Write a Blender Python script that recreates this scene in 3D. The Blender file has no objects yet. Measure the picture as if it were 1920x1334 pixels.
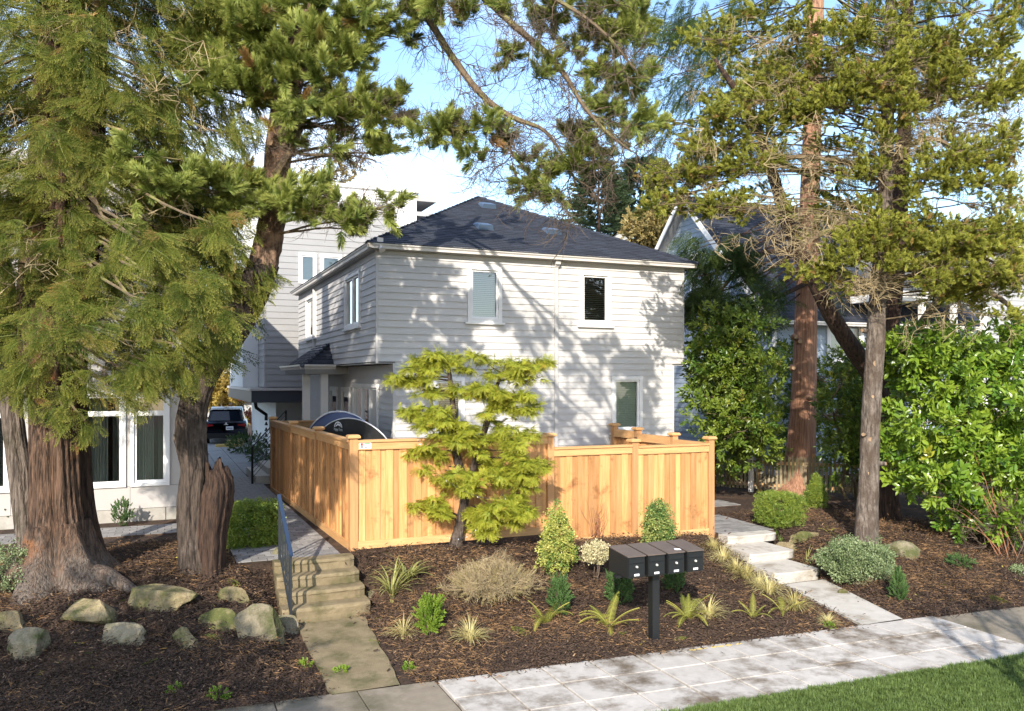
import bpy, math, random
import numpy as np
from mathutils import Vector, Matrix

SC = bpy.context.scene
COL = SC.collection
R = math.radians
# ---------------------------------------------------------------- camera, sky, sun, exposure
F, HY, HC, A = 1550.0, 710.0, 2.85, R(23.2)          # focal length (px of 1920), horizon row, eye height, heading
CA, SA = math.cos(A), math.sin(A)
cam_d = bpy.data.cameras.new('camera'); cam = bpy.data.objects.new('camera', cam_d); COL.objects.link(cam)
cam.location = (0, 0, HC); cam.rotation_euler = (math.pi / 2, 0, -A)
cam_d.sensor_width = 36.0; cam_d.lens = 36.0 * F / 1920.0; cam_d.shift_y = (HY - 667.0) / 1920.0
cam_d.clip_start = 0.1; cam_d.clip_end = 1500.0
SC.camera = cam
SUN_EL, SUN_SIDE, SUN_STRENGTH, SKY_STRENGTH, EXPOSURE = R(28.0), 0.18, 3.3, 0.15, 1.28
hx, hy = SA + SUN_SIDE * CA, CA - SUN_SIDE * SA
hl = math.hypot(hx, hy); hx /= hl; hy /= hl
sun_dir = Vector((hx * math.cos(SUN_EL), hy * math.cos(SUN_EL), -math.sin(SUN_EL)))
sun_d = bpy.data.lights.new('sun', 'SUN'); sun_d.energy = SUN_STRENGTH; sun_d.angle = R(0.55); sun_d.color = (1.0, 0.93, 0.82)
sun = bpy.data.objects.new('sun', sun_d); COL.objects.link(sun)
sun.rotation_euler = sun_dir.to_track_quat('-Z', 'Y').to_euler(); sun.location = (-4, -14, 14)
wld = bpy.data.worlds.new('World'); SC.world = wld; wld.use_nodes = True
wn, wl = wld.node_tree.nodes, wld.node_tree.links
wn.clear()
sky = wn.new('ShaderNodeTexSky'); sky.sky_type = 'NISHITA'; sky.sun_disc = False
sky.sun_elevation = SUN_EL; sky.sun_rotation = math.atan2(-hx, -hy); sky.air_density = 1.0; sky.dust_density = 0.6; sky.ozone_density = 2.6
tcw = wn.new('ShaderNodeTexCoord'); nzw = wn.new('ShaderNodeTexNoise')
mpw = wn.new('ShaderNodeMapping'); mpw.inputs['Scale'].default_value = (1.0, 1.0, 2.2); mpw.inputs['Location'].default_value = (0.35, 0.0, 0.0)
nzw.inputs['Scale'].default_value = 1.7; nzw.inputs['Detail'].default_value = 5.0; nzw.inputs['Roughness'].default_value = 0.5
rmw = wn.new('ShaderNodeValToRGB'); rmw.color_ramp.elements[0].position = 0.46; rmw.color_ramp.elements[1].position = 0.76
mxw = wn.new('ShaderNodeMix'); mxw.data_type = 'RGBA'
sc_ = wn.new('ShaderNodeMath'); sc_.operation = 'MULTIPLY'; sc_.inputs[1].default_value = 0.75
mxw.inputs[7].default_value = (7.2, 7.5, 8.0, 1)       # thin bright cloud veil, same units as the sky
bg = wn.new('ShaderNodeBackground'); bg.inputs[1].default_value = SKY_STRENGTH
ow = wn.new('ShaderNodeOutputWorld')
wl.new(tcw.outputs['Generated'], mpw.inputs[0]); wl.new(mpw.outputs[0], nzw.inputs['Vector']); wl.new(nzw.outputs['Fac'], rmw.inputs[0])
wl.new(rmw.outputs[0], sc_.inputs[0]); wl.new(sc_.outputs[0], mxw.inputs[0])
wl.new(sky.outputs[0], mxw.inputs[6]); wl.new(mxw.outputs[2], bg.inputs[0]); wl.new(bg.outputs[0], ow.inputs[0])
vs = SC.view_settings; vs.view_transform = 'Standard'; vs.look = 'None'; vs.exposure = EXPOSURE; vs.gamma = 1.0; vs.use_curve_mapping = False
SC.cycles.max_bounces = 6; SC.cycles.diffuse_bounces = 3; SC.cycles.glossy_bounces = 3; SC.cycles.transparent_max_bounces = 12
SC.cycles.transmission_bounces = 4; SC.cycles.caustics_reflective = False; SC.cycles.caustics_refractive = False
SC.cycles.use_denoising = True

# ---------------------------------------------------------------- place finding: a point seen in the photograph at a known distance or plane
def W(px, py, d):
    r = (px - 960) / F * d
    return np.array([r * CA + d * SA, -r * SA + d * CA, HC + (HY - py) / F * d])
def G(px, py, z): return W(px, py, (HC - z) * F / (py - HY))
def onY(px, py, Y): return W(px, py, Y / W(px, py, 1.0)[1])
def onX(px, py, X): return W(px, py, X / W(px, py, 1.0)[0])
def lerp(a, b, t): return a + (b - a) * t
def sst(a, b, x):
    t = np.clip((x - a) / (b - a), 0, 1); return t * t * (3 - 2 * t)

# ---------------------------------------------------------------- mesh helpers
class MB:
    def __init__(s, tf=None): s.v = []; s.f = []; s.m = []; s.n = 0; s.tf = tf; s.tip = []
    def add(s, verts, faces, m=0, tip=None):
        verts = [tuple(map(float, p)) for p in verts]
        if s.tf: verts = [s.tf(*p) for p in verts]
        s.v += verts; n = s.n
        s.f += [tuple(i + n for i in f) for f in faces]; s.m += [m] * len(faces); s.n += len(verts)
        s.tip += list(tip) if tip is not None else [0.0] * len(verts)
    def box(s, x0, x1, y0, y1, z0, z1, m=0):
        s.add([(x0, y0, z0), (x1, y0, z0), (x1, y1, z0), (x0, y1, z0), (x0, y0, z1), (x1, y0, z1), (x1, y1, z1), (x0, y1, z1)],
              [(0, 3, 2, 1), (4, 5, 6, 7), (0, 1, 5, 4), (1, 2, 6, 5), (2, 3, 7, 6), (3, 0, 4, 7)], m)
    def prism(s, poly, dv, m=0):
        n = len(poly); dv = np.array(dv)
        s.add([np.array(p) for p in poly] + [np.array(p) + dv for p in poly],
              [tuple(range(n - 1, -1, -1)), tuple(range(n, 2 * n))] + [(i, (i + 1) % n, n + (i + 1) % n, n + i) for i in range(n)], m)
    def tube(s, pts, rads, k=6, m=0, cap=True, wob=0.0, rng=None, tips=None):
        pts = [np.array(p, float) for p in pts]; n = len(pts)
        if np.isscalar(rads): rads = [rads] * n
        vs_, tp = [], []
        ref = np.array([0.31, 0.93, 0.17])
        for i in range(n):
            t = pts[min(i + 1, n - 1)] - pts[max(i - 1, 0)]; t = t / (np.linalg.norm(t) + 1e-9)
            if abs(t @ ref) > 0.9: ref = np.array([0.95, 0.1, 0.3])
            u = np.cross(t, ref); u /= np.linalg.norm(u) + 1e-9; w = np.cross(t, u)
            for j in range(k):
                a = 2 * math.pi * j / k
                rr = rads[i] * (1 + (wob * (rng.random() - 0.5) * 2 if rng else 0))
                vs_.append(pts[i] + (u * math.cos(a) + w * math.sin(a)) * rr); tp.append(tips[i] if tips else 0.0)
        fs = [(i * k + j, i * k + (j + 1) % k, (i + 1) * k + (j + 1) % k, (i + 1) * k + j) for i in range(n - 1) for j in range(k)]
        if cap: fs += [tuple(range(k - 1, -1, -1)), tuple((n - 1) * k + j for j in range(k))]
        s.add(vs_, fs, m, tp)
    def mesh(s, name, mats, smooth=False, tip=False):
        me = bpy.data.meshes.new(name); me.from_pydata(s.v, [], s.f)
        for x in (mats if isinstance(mats, (list, tuple)) else [mats]): me.materials.append(x)
        if max(s.m or [0]) > 0: me.polygons.foreach_set('material_index', s.m)
        if smooth: me.polygons.foreach_set('use_smooth', [True] * len(s.f))
        if tip:
            at = me.attributes.new('tip', 'FLOAT', 'POINT'); at.data.foreach_set('value', s.tip)
        me.update(); return me
    def build(s, name, mats, parent=None, smooth=False, tip=False):
        return link(bpy.data.objects.new(name, s.mesh(name, mats, smooth, tip)), parent)

def link(o, parent=None):
    COL.objects.link(o)
    if parent is not None:
        o.parent = parent; l = parent
        off = Vector((0, 0, 0))
        while l is not None:
            off += Vector(l.get('_org', (0, 0, 0))) if l.type == 'EMPTY' else Vector((0, 0, 0)); l = l.parent
        o.matrix_parent_inverse = Matrix.Translation(-off) if parent.type == 'EMPTY' else Matrix.Identity(4)
    return o
def thing(name, label, cat, loc, group=None):
    o = bpy.data.objects.new(name, None); COL.objects.link(o); o.location = loc; o['_org'] = [float(c) for c in loc]
    o.empty_display_size = 0.2; return tag(o, label, cat, group)
def tag(o, label=None, cat=None, group=None, kind=None):
    for k, v in (('label', label), ('category', cat), ('group', group), ('kind', kind)):
        if v: o[k] = v
    return o
def copy_at(o, loc, rz=0.0, s=1.0, label=None):           # a copy of a thing and of its parts, turned about its own base
    c = o.copy(); COL.objects.link(c); c.location = loc; c.rotation_euler = (0, 0, rz); c.scale = (s, s, s)
    if label: c['label'] = label
    for ch in o.children:
        d = ch.copy(); COL.objects.link(d); d.parent = c; d.matrix_parent_inverse = ch.matrix_parent_inverse.copy()
    return c
_ub = {}
def unit_box(mat):
    if mat.name not in _ub:
        b = MB(); b.box(-.5, .5, -.5, .5, -.5, .5); _ub[mat.name] = b.mesh('unit_block', mat)
    return _ub[mat.name]
def piece(name, mat, x0, x1, y0, y1, z0, z1, parent):      # one block that shares its mesh with its like
    o = bpy.data.objects.new(name, unit_box(mat)); link(o, parent)
    o.location = ((x0 + x1) / 2, (y0 + y1) / 2, (z0 + z1) / 2); o.scale = (x1 - x0, y1 - y0, z1 - z0); return o

# ---------------------------------------------------------------- materials
def _mat(name):
    m = bpy.data.materials.new(name); m.use_nodes = True; n, l = m.node_tree.nodes, m.node_tree.links
    n.clear(); return m, n, l
def mk(n, l, kind, **kw):
    x = n.new('ShaderNode' + kind)
    for k, v in kw.items():
        k = k.replace('__', ' ')
        if hasattr(v, 'is_linked') or isinstance(v, bpy.types.NodeSocket): l.new(v, x.inputs[k])
        elif k in x.inputs: x.inputs[k].default_value = v
        else: setattr(x, k, v)
    return x
def ramp(n, l, fac, a, b, lo=0.3, hi=0.7):
    m = mk(n, l, 'MapRange'); m.inputs[1].default_value = lo; m.inputs[2].default_value = hi; l.new(fac, m.inputs[0])
    x = n.new('ShaderNodeMix'); x.data_type = 'RGBA'; l.new(m.outputs[0], x.inputs[0])
    for i, c in ((6, a), (7, b)):
        if isinstance(c, bpy.types.NodeSocket): l.new(c, x.inputs[i])
        else: x.inputs[i].default_value = (*c, 1)
    return x.outputs[2]
def M(name, c, c2=None, rough=0.7, scale=3.0, stretch=(1, 1, 1), var=0.0, bump=0.0, bscale=40.0, bstretch=None, spec=0.3, metal=0.0,
      c3=None, scale3=0.8, lo3=0.5, hi3=0.68, lo=0.3, hi=0.7, detail=6.0, attr=None, coat=0.0, bdist=0.02, zc=None):
    m, n, l = _mat(name)
    tc = mk(n, l, 'TexCoord'); oi = mk(n, l, 'ObjectInfo')
    sh = n.new('ShaderNodeVectorMath'); sh.operation = 'MULTIPLY_ADD'
    mul = n.new('ShaderNodeMath'); mul.operation = 'MULTIPLY'; l.new(oi.outputs['Random'], mul.inputs[0]); mul.inputs[1].default_value = 37.0
    geo = mk(n, l, 'NewGeometry')
    add = n.new('ShaderNodeVectorMath'); add.operation = 'ADD'; l.new(geo.outputs['Position'], add.inputs[0]); l.new(mul.outputs[0], add.inputs[1])
    vec = add.outputs[0] if var > 0 else geo.outputs['Position']
    mp = mk(n, l, 'Mapping'); mp.inputs['Scale'].default_value = stretch; l.new(vec, mp.inputs[0])
    col = None
    if c2 is not None:
        nz = mk(n, l, 'TexNoise', Scale=scale, Detail=detail, Roughness=0.6); l.new(mp.outputs[0], nz.inputs['Vector'])
        col = ramp(n, l, nz.outputs['Fac'], c, c2, lo, hi)
    if c3 is not None:
        nz3 = mk(n, l, 'TexNoise', Scale=scale3, Detail=7.0, Roughness=0.65); l.new(geo.outputs['Position'], nz3.inputs['Vector'])
        col = ramp(n, l, nz3.outputs['Fac'], col if col else c, c3, lo3, hi3)
    if zc is not None:                                    # another bark colour towards the root, with a ragged border
        sx = mk(n, l, 'SeparateXYZ'); l.new(geo.outputs['Position'], sx.inputs[0]); nq = mk(n, l, 'TexNoise', Scale=3.0, Detail=5.0); mq = mk(n, l, 'Mapping'); mq.inputs['Scale'].default_value = (2.5, 2.5, .35); l.new(geo.outputs['Position'], mq.inputs[0]); l.new(mq.outputs[0], nq.inputs['Vector'])
        aq = n.new('ShaderNodeMath'); aq.operation = 'MULTIPLY_ADD'; aq.inputs[1].default_value = 1.6; l.new(nq.outputs['Fac'], aq.inputs[0]); l.new(sx.outputs['Z'], aq.inputs[2])
        nz5 = mk(n, l, 'TexNoise', Scale=5.0, Detail=6.0); mp5 = mk(n, l, 'Mapping'); mp5.inputs['Scale'].default_value = (8, 8, .8); l.new(geo.outputs['Position'], mp5.inputs[0]); l.new(mp5.outputs[0], nz5.inputs['Vector'])
        col = ramp(n, l, aq.outputs[0], ramp(n, l, nz5.outputs['Fac'], tuple(x * .3 for x in zc[0]), zc[0], .35, .6), col, zc[1] + .8, zc[2] + .8)
    p = n.new('ShaderNodeBsdfPrincipled'); p.inputs['Roughness'].default_value = rough; p.inputs['Specular IOR Level'].default_value = spec
    p.inputs['Metallic'].default_value = metal; p.inputs['Coat Weight'].default_value = coat
    rnd = oi.outputs['Random']
    if attr:
        at = mk(n, l, 'Attribute', attribute_name=attr); rnd = at.outputs['Fac']
    if var > 0 or attr:
        mr = mk(n, l, 'MapRange'); l.new(rnd, mr.inputs[0]); v = var or 0.5
        mr.inputs[3].default_value = 1 - v / 2; mr.inputs[4].default_value = 1 + v / 2
        hs = mk(n, l, 'HueSaturation'); l.new(mr.outputs[0], hs.inputs['Value'])
        if col: l.new(col, hs.inputs['Color'])
        else: hs.inputs['Color'].default_value = (*c, 1)
        col = hs.outputs[0]
    if col: l.new(col, p.inputs['Base Color'])
    else: p.inputs['Base Color'].default_value = (*c, 1)
    if bump > 0:
        bm_ = mk(n, l, 'Mapping'); bm_.inputs['Scale'].default_value = bstretch or stretch; l.new(vec, bm_.inputs[0])
        bn = mk(n, l, 'TexNoise', Scale=bscale, Detail=5.0, Roughness=0.6); l.new(bm_.outputs[0], bn.inputs['Vector'])
        bp = mk(n, l, 'Bump', Strength=min(bump, 1.0), Distance=bdist); l.new(bn.outputs['Fac'], bp.inputs['Height']); l.new(bp.outputs[0], p.inputs['Normal'])
    o = n.new('ShaderNodeOutputMaterial'); l.new(p.outputs[0], o.inputs[0]); return m
def LM(name, c1, c2, tipc=None, trans=0.25, rough=0.55, spec=0.25, odd=None, odd_at=0.93):
    """leaf material: two greens mixed leaf cluster by leaf cluster, an own colour for shoot tips, light passing through"""
    m, n, l = _mat(name)
    oi = mk(n, l, 'ObjectInfo'); geo = mk(n, l, 'NewGeometry')
    nz = mk(n, l, 'TexNoise', Scale=1.3, Detail=2.0); l.new(geo.outputs['Position'], nz.inputs['Vector'])
    av = n.new('ShaderNodeMath'); av.operation = 'ADD'; l.new(oi.outputs['Random'], av.inputs[0]); l.new(nz.outputs['Fac'], av.inputs[1])
    col = ramp(n, l, av.outputs[0], c1, c2, 0.45, 1.5)
    if tipc:
        at = mk(n, l, 'Attribute', attribute_name='tip'); col = ramp(n, l, at.outputs['Fac'], col, tipc, 0.25, 1.0)
    if odd:
        fr = n.new('ShaderNodeMath'); fr.operation = 'FRACT'; m7 = n.new('ShaderNodeMath'); m7.operation = 'MULTIPLY'; m7.inputs[1].default_value = 7.31
        l.new(oi.outputs['Random'], m7.inputs[0]); l.new(m7.outputs[0], fr.inputs[0])
        col = ramp(n, l, fr.outputs[0], col, odd, odd_at, min(odd_at + 0.04, 1.0))
    p = n.new('ShaderNodeBsdfPrincipled'); p.inputs['Roughness'].default_value = rough; p.inputs['Specular IOR Level'].default_value = spec
    l.new(col, p.inputs['Base Color'])
    t = n.new('ShaderNodeBsdfTranslucent'); l.new(col, t.inputs[0])
    mx = n.new('ShaderNodeMixShader'); mx.inputs[0].default_value = trans; l.new(p.outputs[0], mx.inputs[1]); l.new(t.outputs[0], mx.inputs[2])
    o = n.new('ShaderNodeOutputMaterial'); l.new(mx.outputs[0], o.inputs[0]); return m
def GLASS(name, tint=(0.9, 0.95, 0.95), boost=0.16):
    m, n, l = _mat(name)
    tr = mk(n, l, 'BsdfTransparent'); tr.inputs[0].default_value = (*tint, 1)
    gl = mk(n, l, 'BsdfGlossy', Roughness=0.015); fr = mk(n, l, 'Fresnel', IOR=1.5)
    ad = n.new('ShaderNodeMath'); ad.operation = 'ADD'; ad.inputs[1].default_value = boost; l.new(fr.outputs[0], ad.inputs[0])
    mx = n.new('ShaderNodeMixShader'); l.new(ad.outputs[0], mx.inputs[0]); l.new(tr.outputs[0], mx.inputs[1]); l.new(gl.outputs[0], mx.inputs[2])
    o = n.new('ShaderNodeOutputMaterial'); l.new(mx.outputs[0], o.inputs[0]); return m

mt = {}
mt['siding'] = M('siding', (.525, .508, .488), (.485, .468, .45), rough=.75, scale=1.5, bump=.12, bscale=30, bstretch=(1, 1, 14), var=.035)
mt['trim'] = M('trim', (.78, .76, .73), (.72, .70, .67), rough=.6, scale=2.0)
mt['gutter'] = M('gutter', (.70, .66, .61), (.62, .58, .54), rough=.45, scale=1.5)
mt['shadow_grey'] = M('interior', (.05, .05, .05), rough=.9)
mt['blind'] = M('blind', (.62, .64, .58), rough=.6)
mt['curtain'] = M('curtain', (.62, .64, .62), (.36, .38, .37), rough=.9, scale=14, stretch=(1, 1, .06))
mt['glass'] = GLASS('glass', (.72, .78, .75), .14)
mt['shingle'] = M('shingle', (.018, .021, .031), (.040, .044, .058), rough=.88, scale=24, var=.5, bump=.5, bscale=120, attr='tip')
mt['shingle_old'] = M('shingle_old', (.10, .10, .10), (.16, .155, .14), rough=.9, scale=10, stretch=(1, 1, 1), var=.4, attr='tip')
mt['metal_vent'] = M('vent_metal', (.09, .13, .19), rough=.35, metal=.4)
mt['door'] = M('door_paint', (.55, .55, .54), rough=.4)
mt['soffit'] = M('soffit', (.36, .355, .35), rough=.8)
mt['bracket'] = M('hardware', (.03, .03, .03), rough=.4, metal=.5)
mt['grey_siding'] = M('grey_siding', (.32, .312, .305), (.285, .28, .275), rough=.75, scale=1.3, bump=.1, bscale=30, bstretch=(1, 1, 14), var=.05)
mt['pale_panel'] = M('pale_panel', (.72, .72, .71), (.66, .66, .65), rough=.7, scale=.9)
mt['canopy'] = M('canopy_metal', (.045, .05, .065), rough=.5)
mt['canopy_top'] = M('canopy_top', (.5, .47, .45), rough=.6)
mt['beige_panel'] = M('beige_panel', (.45, .42, .395), (.39, .365, .34), rough=.8, scale=.8, bump=.06, bscale=60)
mt['found'] = M('foundation', (.42, .39, .35), (.30, .28, .24), rough=.9, scale=5, bump=.3, bscale=20)
mt['vinyl'] = M('vinyl', (.74, .73, .72), rough=.4)
mt['blue_siding'] = M('blue_siding', (.30, .35, .41), (.26, .31, .37), rough=.75, scale=1.5, var=.05)
mt['white_siding'] = M('white_siding', (.36, .36, .355), (.32, .32, .32), rough=.7, scale=1.5, var=.04)
mt['board'] = M('cedar_board', (.45, .205, .068), (.62, .335, .14), rough=.68, scale=2.4, stretch=(9, 9, .55), var=.62, bump=.35, bscale=9, bstretch=(20, 20, .8), c3=(.27, .11, .04), scale3=3.1, lo3=.55, hi3=.70)
mt['post'] = M('cedar_post', (.40, .20, .085), (.52, .28, .12), rough=.7, scale=2.0, stretch=(10, 10, .6), var=.22, bump=.25, bscale=9, bstretch=(20, 20, .8))
mt['rail'] = M('cedar_rail', (.50, .26, .105), (.62, .36, .155), rough=.65, scale=2.0, stretch=(1.2, 1.2, 12), var=.2, bump=.2, bscale=9, bstretch=(1.5, 1.5, 20))
mt['picket'] = M('old_picket', (.20, .165, .10), (.30, .25, .165), rough=.85, scale=4, stretch=(6, 6, .8), var=.4, c3=(.10, .12, .035), scale3=2.0, bump=.3)
mt['mulch'] = M('mulch', (.028, .018, .0125), (.084, .051, .033), rough=.95, scale=12, detail=9, bump=1.0, bscale=30, bdist=.04, c3=(.115, .066, .038), scale3=1.2, lo3=.50, hi3=.68, lo=.35, hi=.68)
mt['chip_d'] = M('chip_dark', (.028, .0185, .0125), (.092, .056, .037), rough=.9, scale=8, var=.9)
mt['chip_l'] = M('chip_light', (.16, .095, .052), (.27, .18, .11), rough=.9, scale=5, var=.7)
mt['needle_dry'] = M('dry_needles', (.17, .085, .036), (.27, .165, .078), rough=.85, scale=5, var=.6)
mt['leaf_dry'] = M('fallen_leaf', (.36, .30, .06), (.42, .17, .05), rough=.8, scale=1.0, var=.5, lo=.45, hi=.55)
mt['new_conc'] = M('new_concrete', (.50, .46, .415), (.40, .365, .325), rough=.9, scale=6, bump=.25, bscale=130, var=.16, c3=(.145, .112, .08), scale3=1.9, lo3=.48, hi3=.66)
mt['old_conc'] = M('old_concrete', (.19, .155, .115), (.26, .22, .165), rough=.9, scale=6, bump=.35, bscale=90, var=.14, c3=(.10, .09, .055), scale3=1.1, lo3=.5, hi3=.7)
mt['mossy_conc'] = M('mossy_concrete', (.175, .134, .076), (.26, .205, .122), rough=.92, scale=4, bump=.5, bscale=70, c3=(.090, .083, .034), scale3=2.6, lo3=.46, hi3=.66)
mt['step_conc'] = M('step_concrete', (.42, .385, .335), (.50, .465, .41), rough=.88, scale=5, bump=.22, bscale=110, c3=(.25, .215, .165), scale3=1.8, lo3=.52, hi3=.70)
mt['paver'] = M('paver', (.19, .18, .172), (.27, .255, .242), rough=.88, scale=6, bump=.25, bscale=90, var=.5)
mt['drive'] = M('drive_paver', (.17, .175, .18), (.23, .235, .24), rough=.85, scale=6, var=.3)
mt['lawn'] = M('lawn_soil', (.030, .045, .014), (.045, .062, .020), rough=.95, scale=14, bump=.6, bscale=80)
mt['rock'] = M('rock', (.18, .138, .074), (.29, .23, .135), rough=.94, scale=4.5, var=.3, bump=1.0, bscale=10, bdist=.06, c3=(.075, .080, .024), scale3=2.3, lo3=.44, hi3=.60)
mt['rock_grey'] = M('rock_grey', (.165, .138, .090), (.26, .22, .15), rough=.94, scale=5, var=.3, bump=1.0, bscale=10, bdist=.06, c3=(.072, .078, .026), scale3=2.3, lo3=.45, hi3=.62)
mt['mail'] = M('mailbox_paint', (.010, .011, .012), rough=.42, spec=.5, bump=.05, bscale=200)
mt['mail_top_sheen'] = M('mailbox_top_sheen', (.13, .10, .084), (.10, .078, .066), rough=.5, scale=7)  # brown of the lids is reflected light put into their colour
mt['chrome'] = M('chrome', (.72, .71, .67), rough=.3, metal=.4)
mt['label'] = M('label_white', (.78, .78, .80), rough=.6)
mt['ink'] = M('ink', (.03, .03, .05), rough=.7)
mt['rail_blue'] = M('rail_blue', (.012, .027, .062), rough=.35, spec=.5)
mt['rail_dark'] = M('rail_dark', (.022, .026, .030), rough=.5)
mt['tent_black'] = M('tent_black', (.022, .022, .024), (.035, .036, .036), rough=.55, scale=3, bump=.3, bscale=5)
mt['tent_blue'] = M('tent_blue', (.020, .035, .11), rough=.5)
mt['tent_edge'] = M('tent_edge', (.66, .66, .68), rough=.6)
mt['car'] = M('car_paint', (.004, .006, .014), rough=.25, spec=.2)
mt['car_glass'] = M('car_glass', (.008, .012, .02), rough=.06, spec=.5)
mt['tyre'] = M('tyre', (.012, .012, .012), rough=.9)
mt['tail'] = M('tail_light', (.25, .012, .014), rough=.2, coat=1.0)
mt['plastic'] = M('bumper_plastic', (.018, .018, .019), rough=.6)
mt['yellow'] = M('yellow_paint', (.62, .46, .16), rough=.85)
mt['bark_cedar'] = M('bark_cedar', (.036, .022, .015), (.20, .118, .075), rough=.94, scale=2.6, stretch=(13, 13, .4), lo=.40, hi=.62, bump=1.0, bscale=3.2, bdist=.09, bstretch=(16, 16, .4), c3=(.34, .125, .035), scale3=1.3, lo3=.55, hi3=.66, zc=((.25, .20, .162), -.15, .75))
mt['bark_base'] = M('bark_base', (.045, .033, .025), (.21, .165, .13), rough=.94, scale=3, stretch=(10, 10, .8), lo=.36, hi=.58, bump=1.0, bscale=4, bdist=.08, bstretch=(11, 11, .9), c3=(.065, .055, .032), scale3=2.0, lo3=.5, hi3=.66)
mt['bark_red'] = M('bark_red', (.20, .096, .058), (.47, .255, .16), rough=.92, scale=2.6, stretch=(11, 11, .4), lo=.34, hi=.60, bump=1.0, bscale=4, bdist=.05, bstretch=(14, 14, .5), c3=(.15, .07, .042), scale3=1.2, lo3=.55, hi3=.72)
mt['bark_pine'] = M('bark_pine', (.065, .036, .024), (.23, .145, .095), rough=.95, scale=7, stretch=(1.6, 1.6, .7), lo=.36, hi=.58, bump=1.0, bscale=9, bdist=.07, bstretch=(1.6, 1.6, .7), c3=(.30, .165, .09), scale3=2.2, lo3=.56, hi3=.70)
mt['bark_grey'] = M('bark_grey', (.055, .044, .036), (.215, .175, .143), rough=.95, scale=5, stretch=(3.6, 3.6, .8), lo=.36, hi=.62, bump=1.0, bscale=8, bdist=.07, bstretch=(3, 3, .8), c3=(.085, .060, .044), scale3=2.2, lo3=.43, hi3=.62)
mt['bark_root'] = M('bark_root', (.085, .064, .050), (.31, .25, .205), rough=.94, scale=3, stretch=(9, 9, .9), lo=.34, hi=.60, bump=1.0, bscale=4, bdist=.07, bstretch=(9, 9, 1), c3=(.12, .11, .055), scale3=1.8, lo3=.50, hi3=.66)
mt['bark_old'] = M('bark_old', (.026, .020, .016), (.115, .085, .066), rough=.95, scale=4, stretch=(6, 6, .7), lo=.36, hi=.62, bump=1.0, bscale=6, bdist=.08, bstretch=(6, 6, .8), c3=(.19, .15, .125), scale3=1.6, lo3=.55, hi3=.70)
mt['bark_dark'] = M('bark_dark', (.022, .014, .011), (.085, .050, .034), rough=.95, scale=5, stretch=(5, 5, .7), lo=.35, hi=.6, bump=1.0, bscale=8, bdist=.06)
mt['limb'] = M('limb', (.10, .07, .045), (.17, .125, .075), rough=.95, scale=8, bump=.6, bscale=30, c3=(.20, .19, .06), scale3=3.0, lo3=.52, hi3=.66)
mt['cut'] = M('cut_wood', (.26, .165, .095), (.36, .25, .155), rough=.85, scale=9, var=.3)
mt['twig'] = M('twig', (.070, .048, .036), (.12, .09, .065), rough=.95, scale=8)
mt['twig_pale'] = M('twig_pale', (.25, .19, .105), (.37, .29, .165), rough=.95, scale=8, var=.3)
mt['twig_red'] = M('twig_red', (.27, .115, .06), (.36, .18, .10), rough=.9, scale=4)
L_CEDAR = LM('cedar_leaf', (.070, .118, .018), (.215, .235, .042), tipc=(.40, .355, .085), trans=.28, odd=(.36, .23, .075), odd_at=.945)
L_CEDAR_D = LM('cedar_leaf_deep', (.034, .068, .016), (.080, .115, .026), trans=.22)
L_PINE = LM('pine_needle', (.095, .145, .028), (.26, .30, .066), tipc=(.42, .43, .11), trans=.25, odd=(.30, .16, .06), odd_at=.965)
L_PINE_O = LM('shore_pine_needle', (.11, .142, .022), (.34, .35, .056), tipc=(.48, .46, .085), trans=.26, odd=(.33, .22, .07), odd_at=.94)
L_LAUREL = LM('laurel_leaf', (.075, .165, .016), (.235, .320, .034), trans=.28, rough=.30, spec=.5, odd=(.36, .36, .04), odd_at=.975)
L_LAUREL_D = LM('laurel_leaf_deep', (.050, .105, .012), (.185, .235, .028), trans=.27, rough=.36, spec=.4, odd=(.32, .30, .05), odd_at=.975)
L_GOLD = LM('gold_cypress_leaf', (.13, .20, .022), (.32, .355, .036), tipc=(.60, .57, .075), trans=.34, odd=(.42, .32, .05), odd_at=.96)
L_BOX = LM('box_leaf', (.10, .175, .024), (.27, .32, .046), trans=.25, rough=.4, spec=.4)
L_EUON = LM('gold_edged_leaf', (.30, .34, .06), (.56, .53, .16), trans=.25, rough=.42, odd=(.13, .22, .045), odd_at=.75)
L_EUON_G = LM('green_edged_leaf', (.15, .23, .055), (.40, .42, .13), trans=.25, rough=.42, odd=(.09, .18, .05), odd_at=.6)
L_CREAM = LM('cream_leaf', (.42, .38, .20), (.62, .55, .34), trans=.25, rough=.5)
L_GREYGREEN = LM('grey_green_leaf', (.10, .15, .055), (.26, .31, .15), trans=.2, rough=.42, spec=.4)
L_BRIGHT = LM('bright_shrub_leaf', (.10, .185, .02), (.24, .33, .045), trans=.28, rough=.4)
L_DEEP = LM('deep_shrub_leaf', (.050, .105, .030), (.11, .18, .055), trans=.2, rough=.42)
L_SEDGE = LM('sedge_blade', (.40, .34, .12), (.62, .54, .25), trans=.25)
L_FERN = LM('fern_leaf', (.22, .24, .04), (.40, .37, .07), trans=.25)
L_YUCCA = LM('yucca_blade', (.19, .225, .055), (.36, .34, .12), trans=.22, odd=(.45, .33, .20), odd_at=.8)
L_GRASS = LM('lawn_blade', (.075, .120, .028), (.135, .190, .048), trans=.25)
L_DRY = LM('dry_foliage', (.30, .24, .10), (.44, .37, .17), trans=.2)
L_FIR = LM('fir_needle', (.028, .055, .026), (.075, .105, .045), trans=.15)
L_TAN = LM('tan_foliage', (.17, .14, .045), (.31, .235, .09), trans=.2)
L_AUT = LM('autumn_foliage', (.30, .22, .04), (.42, .30, .08), trans=.3)
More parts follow.
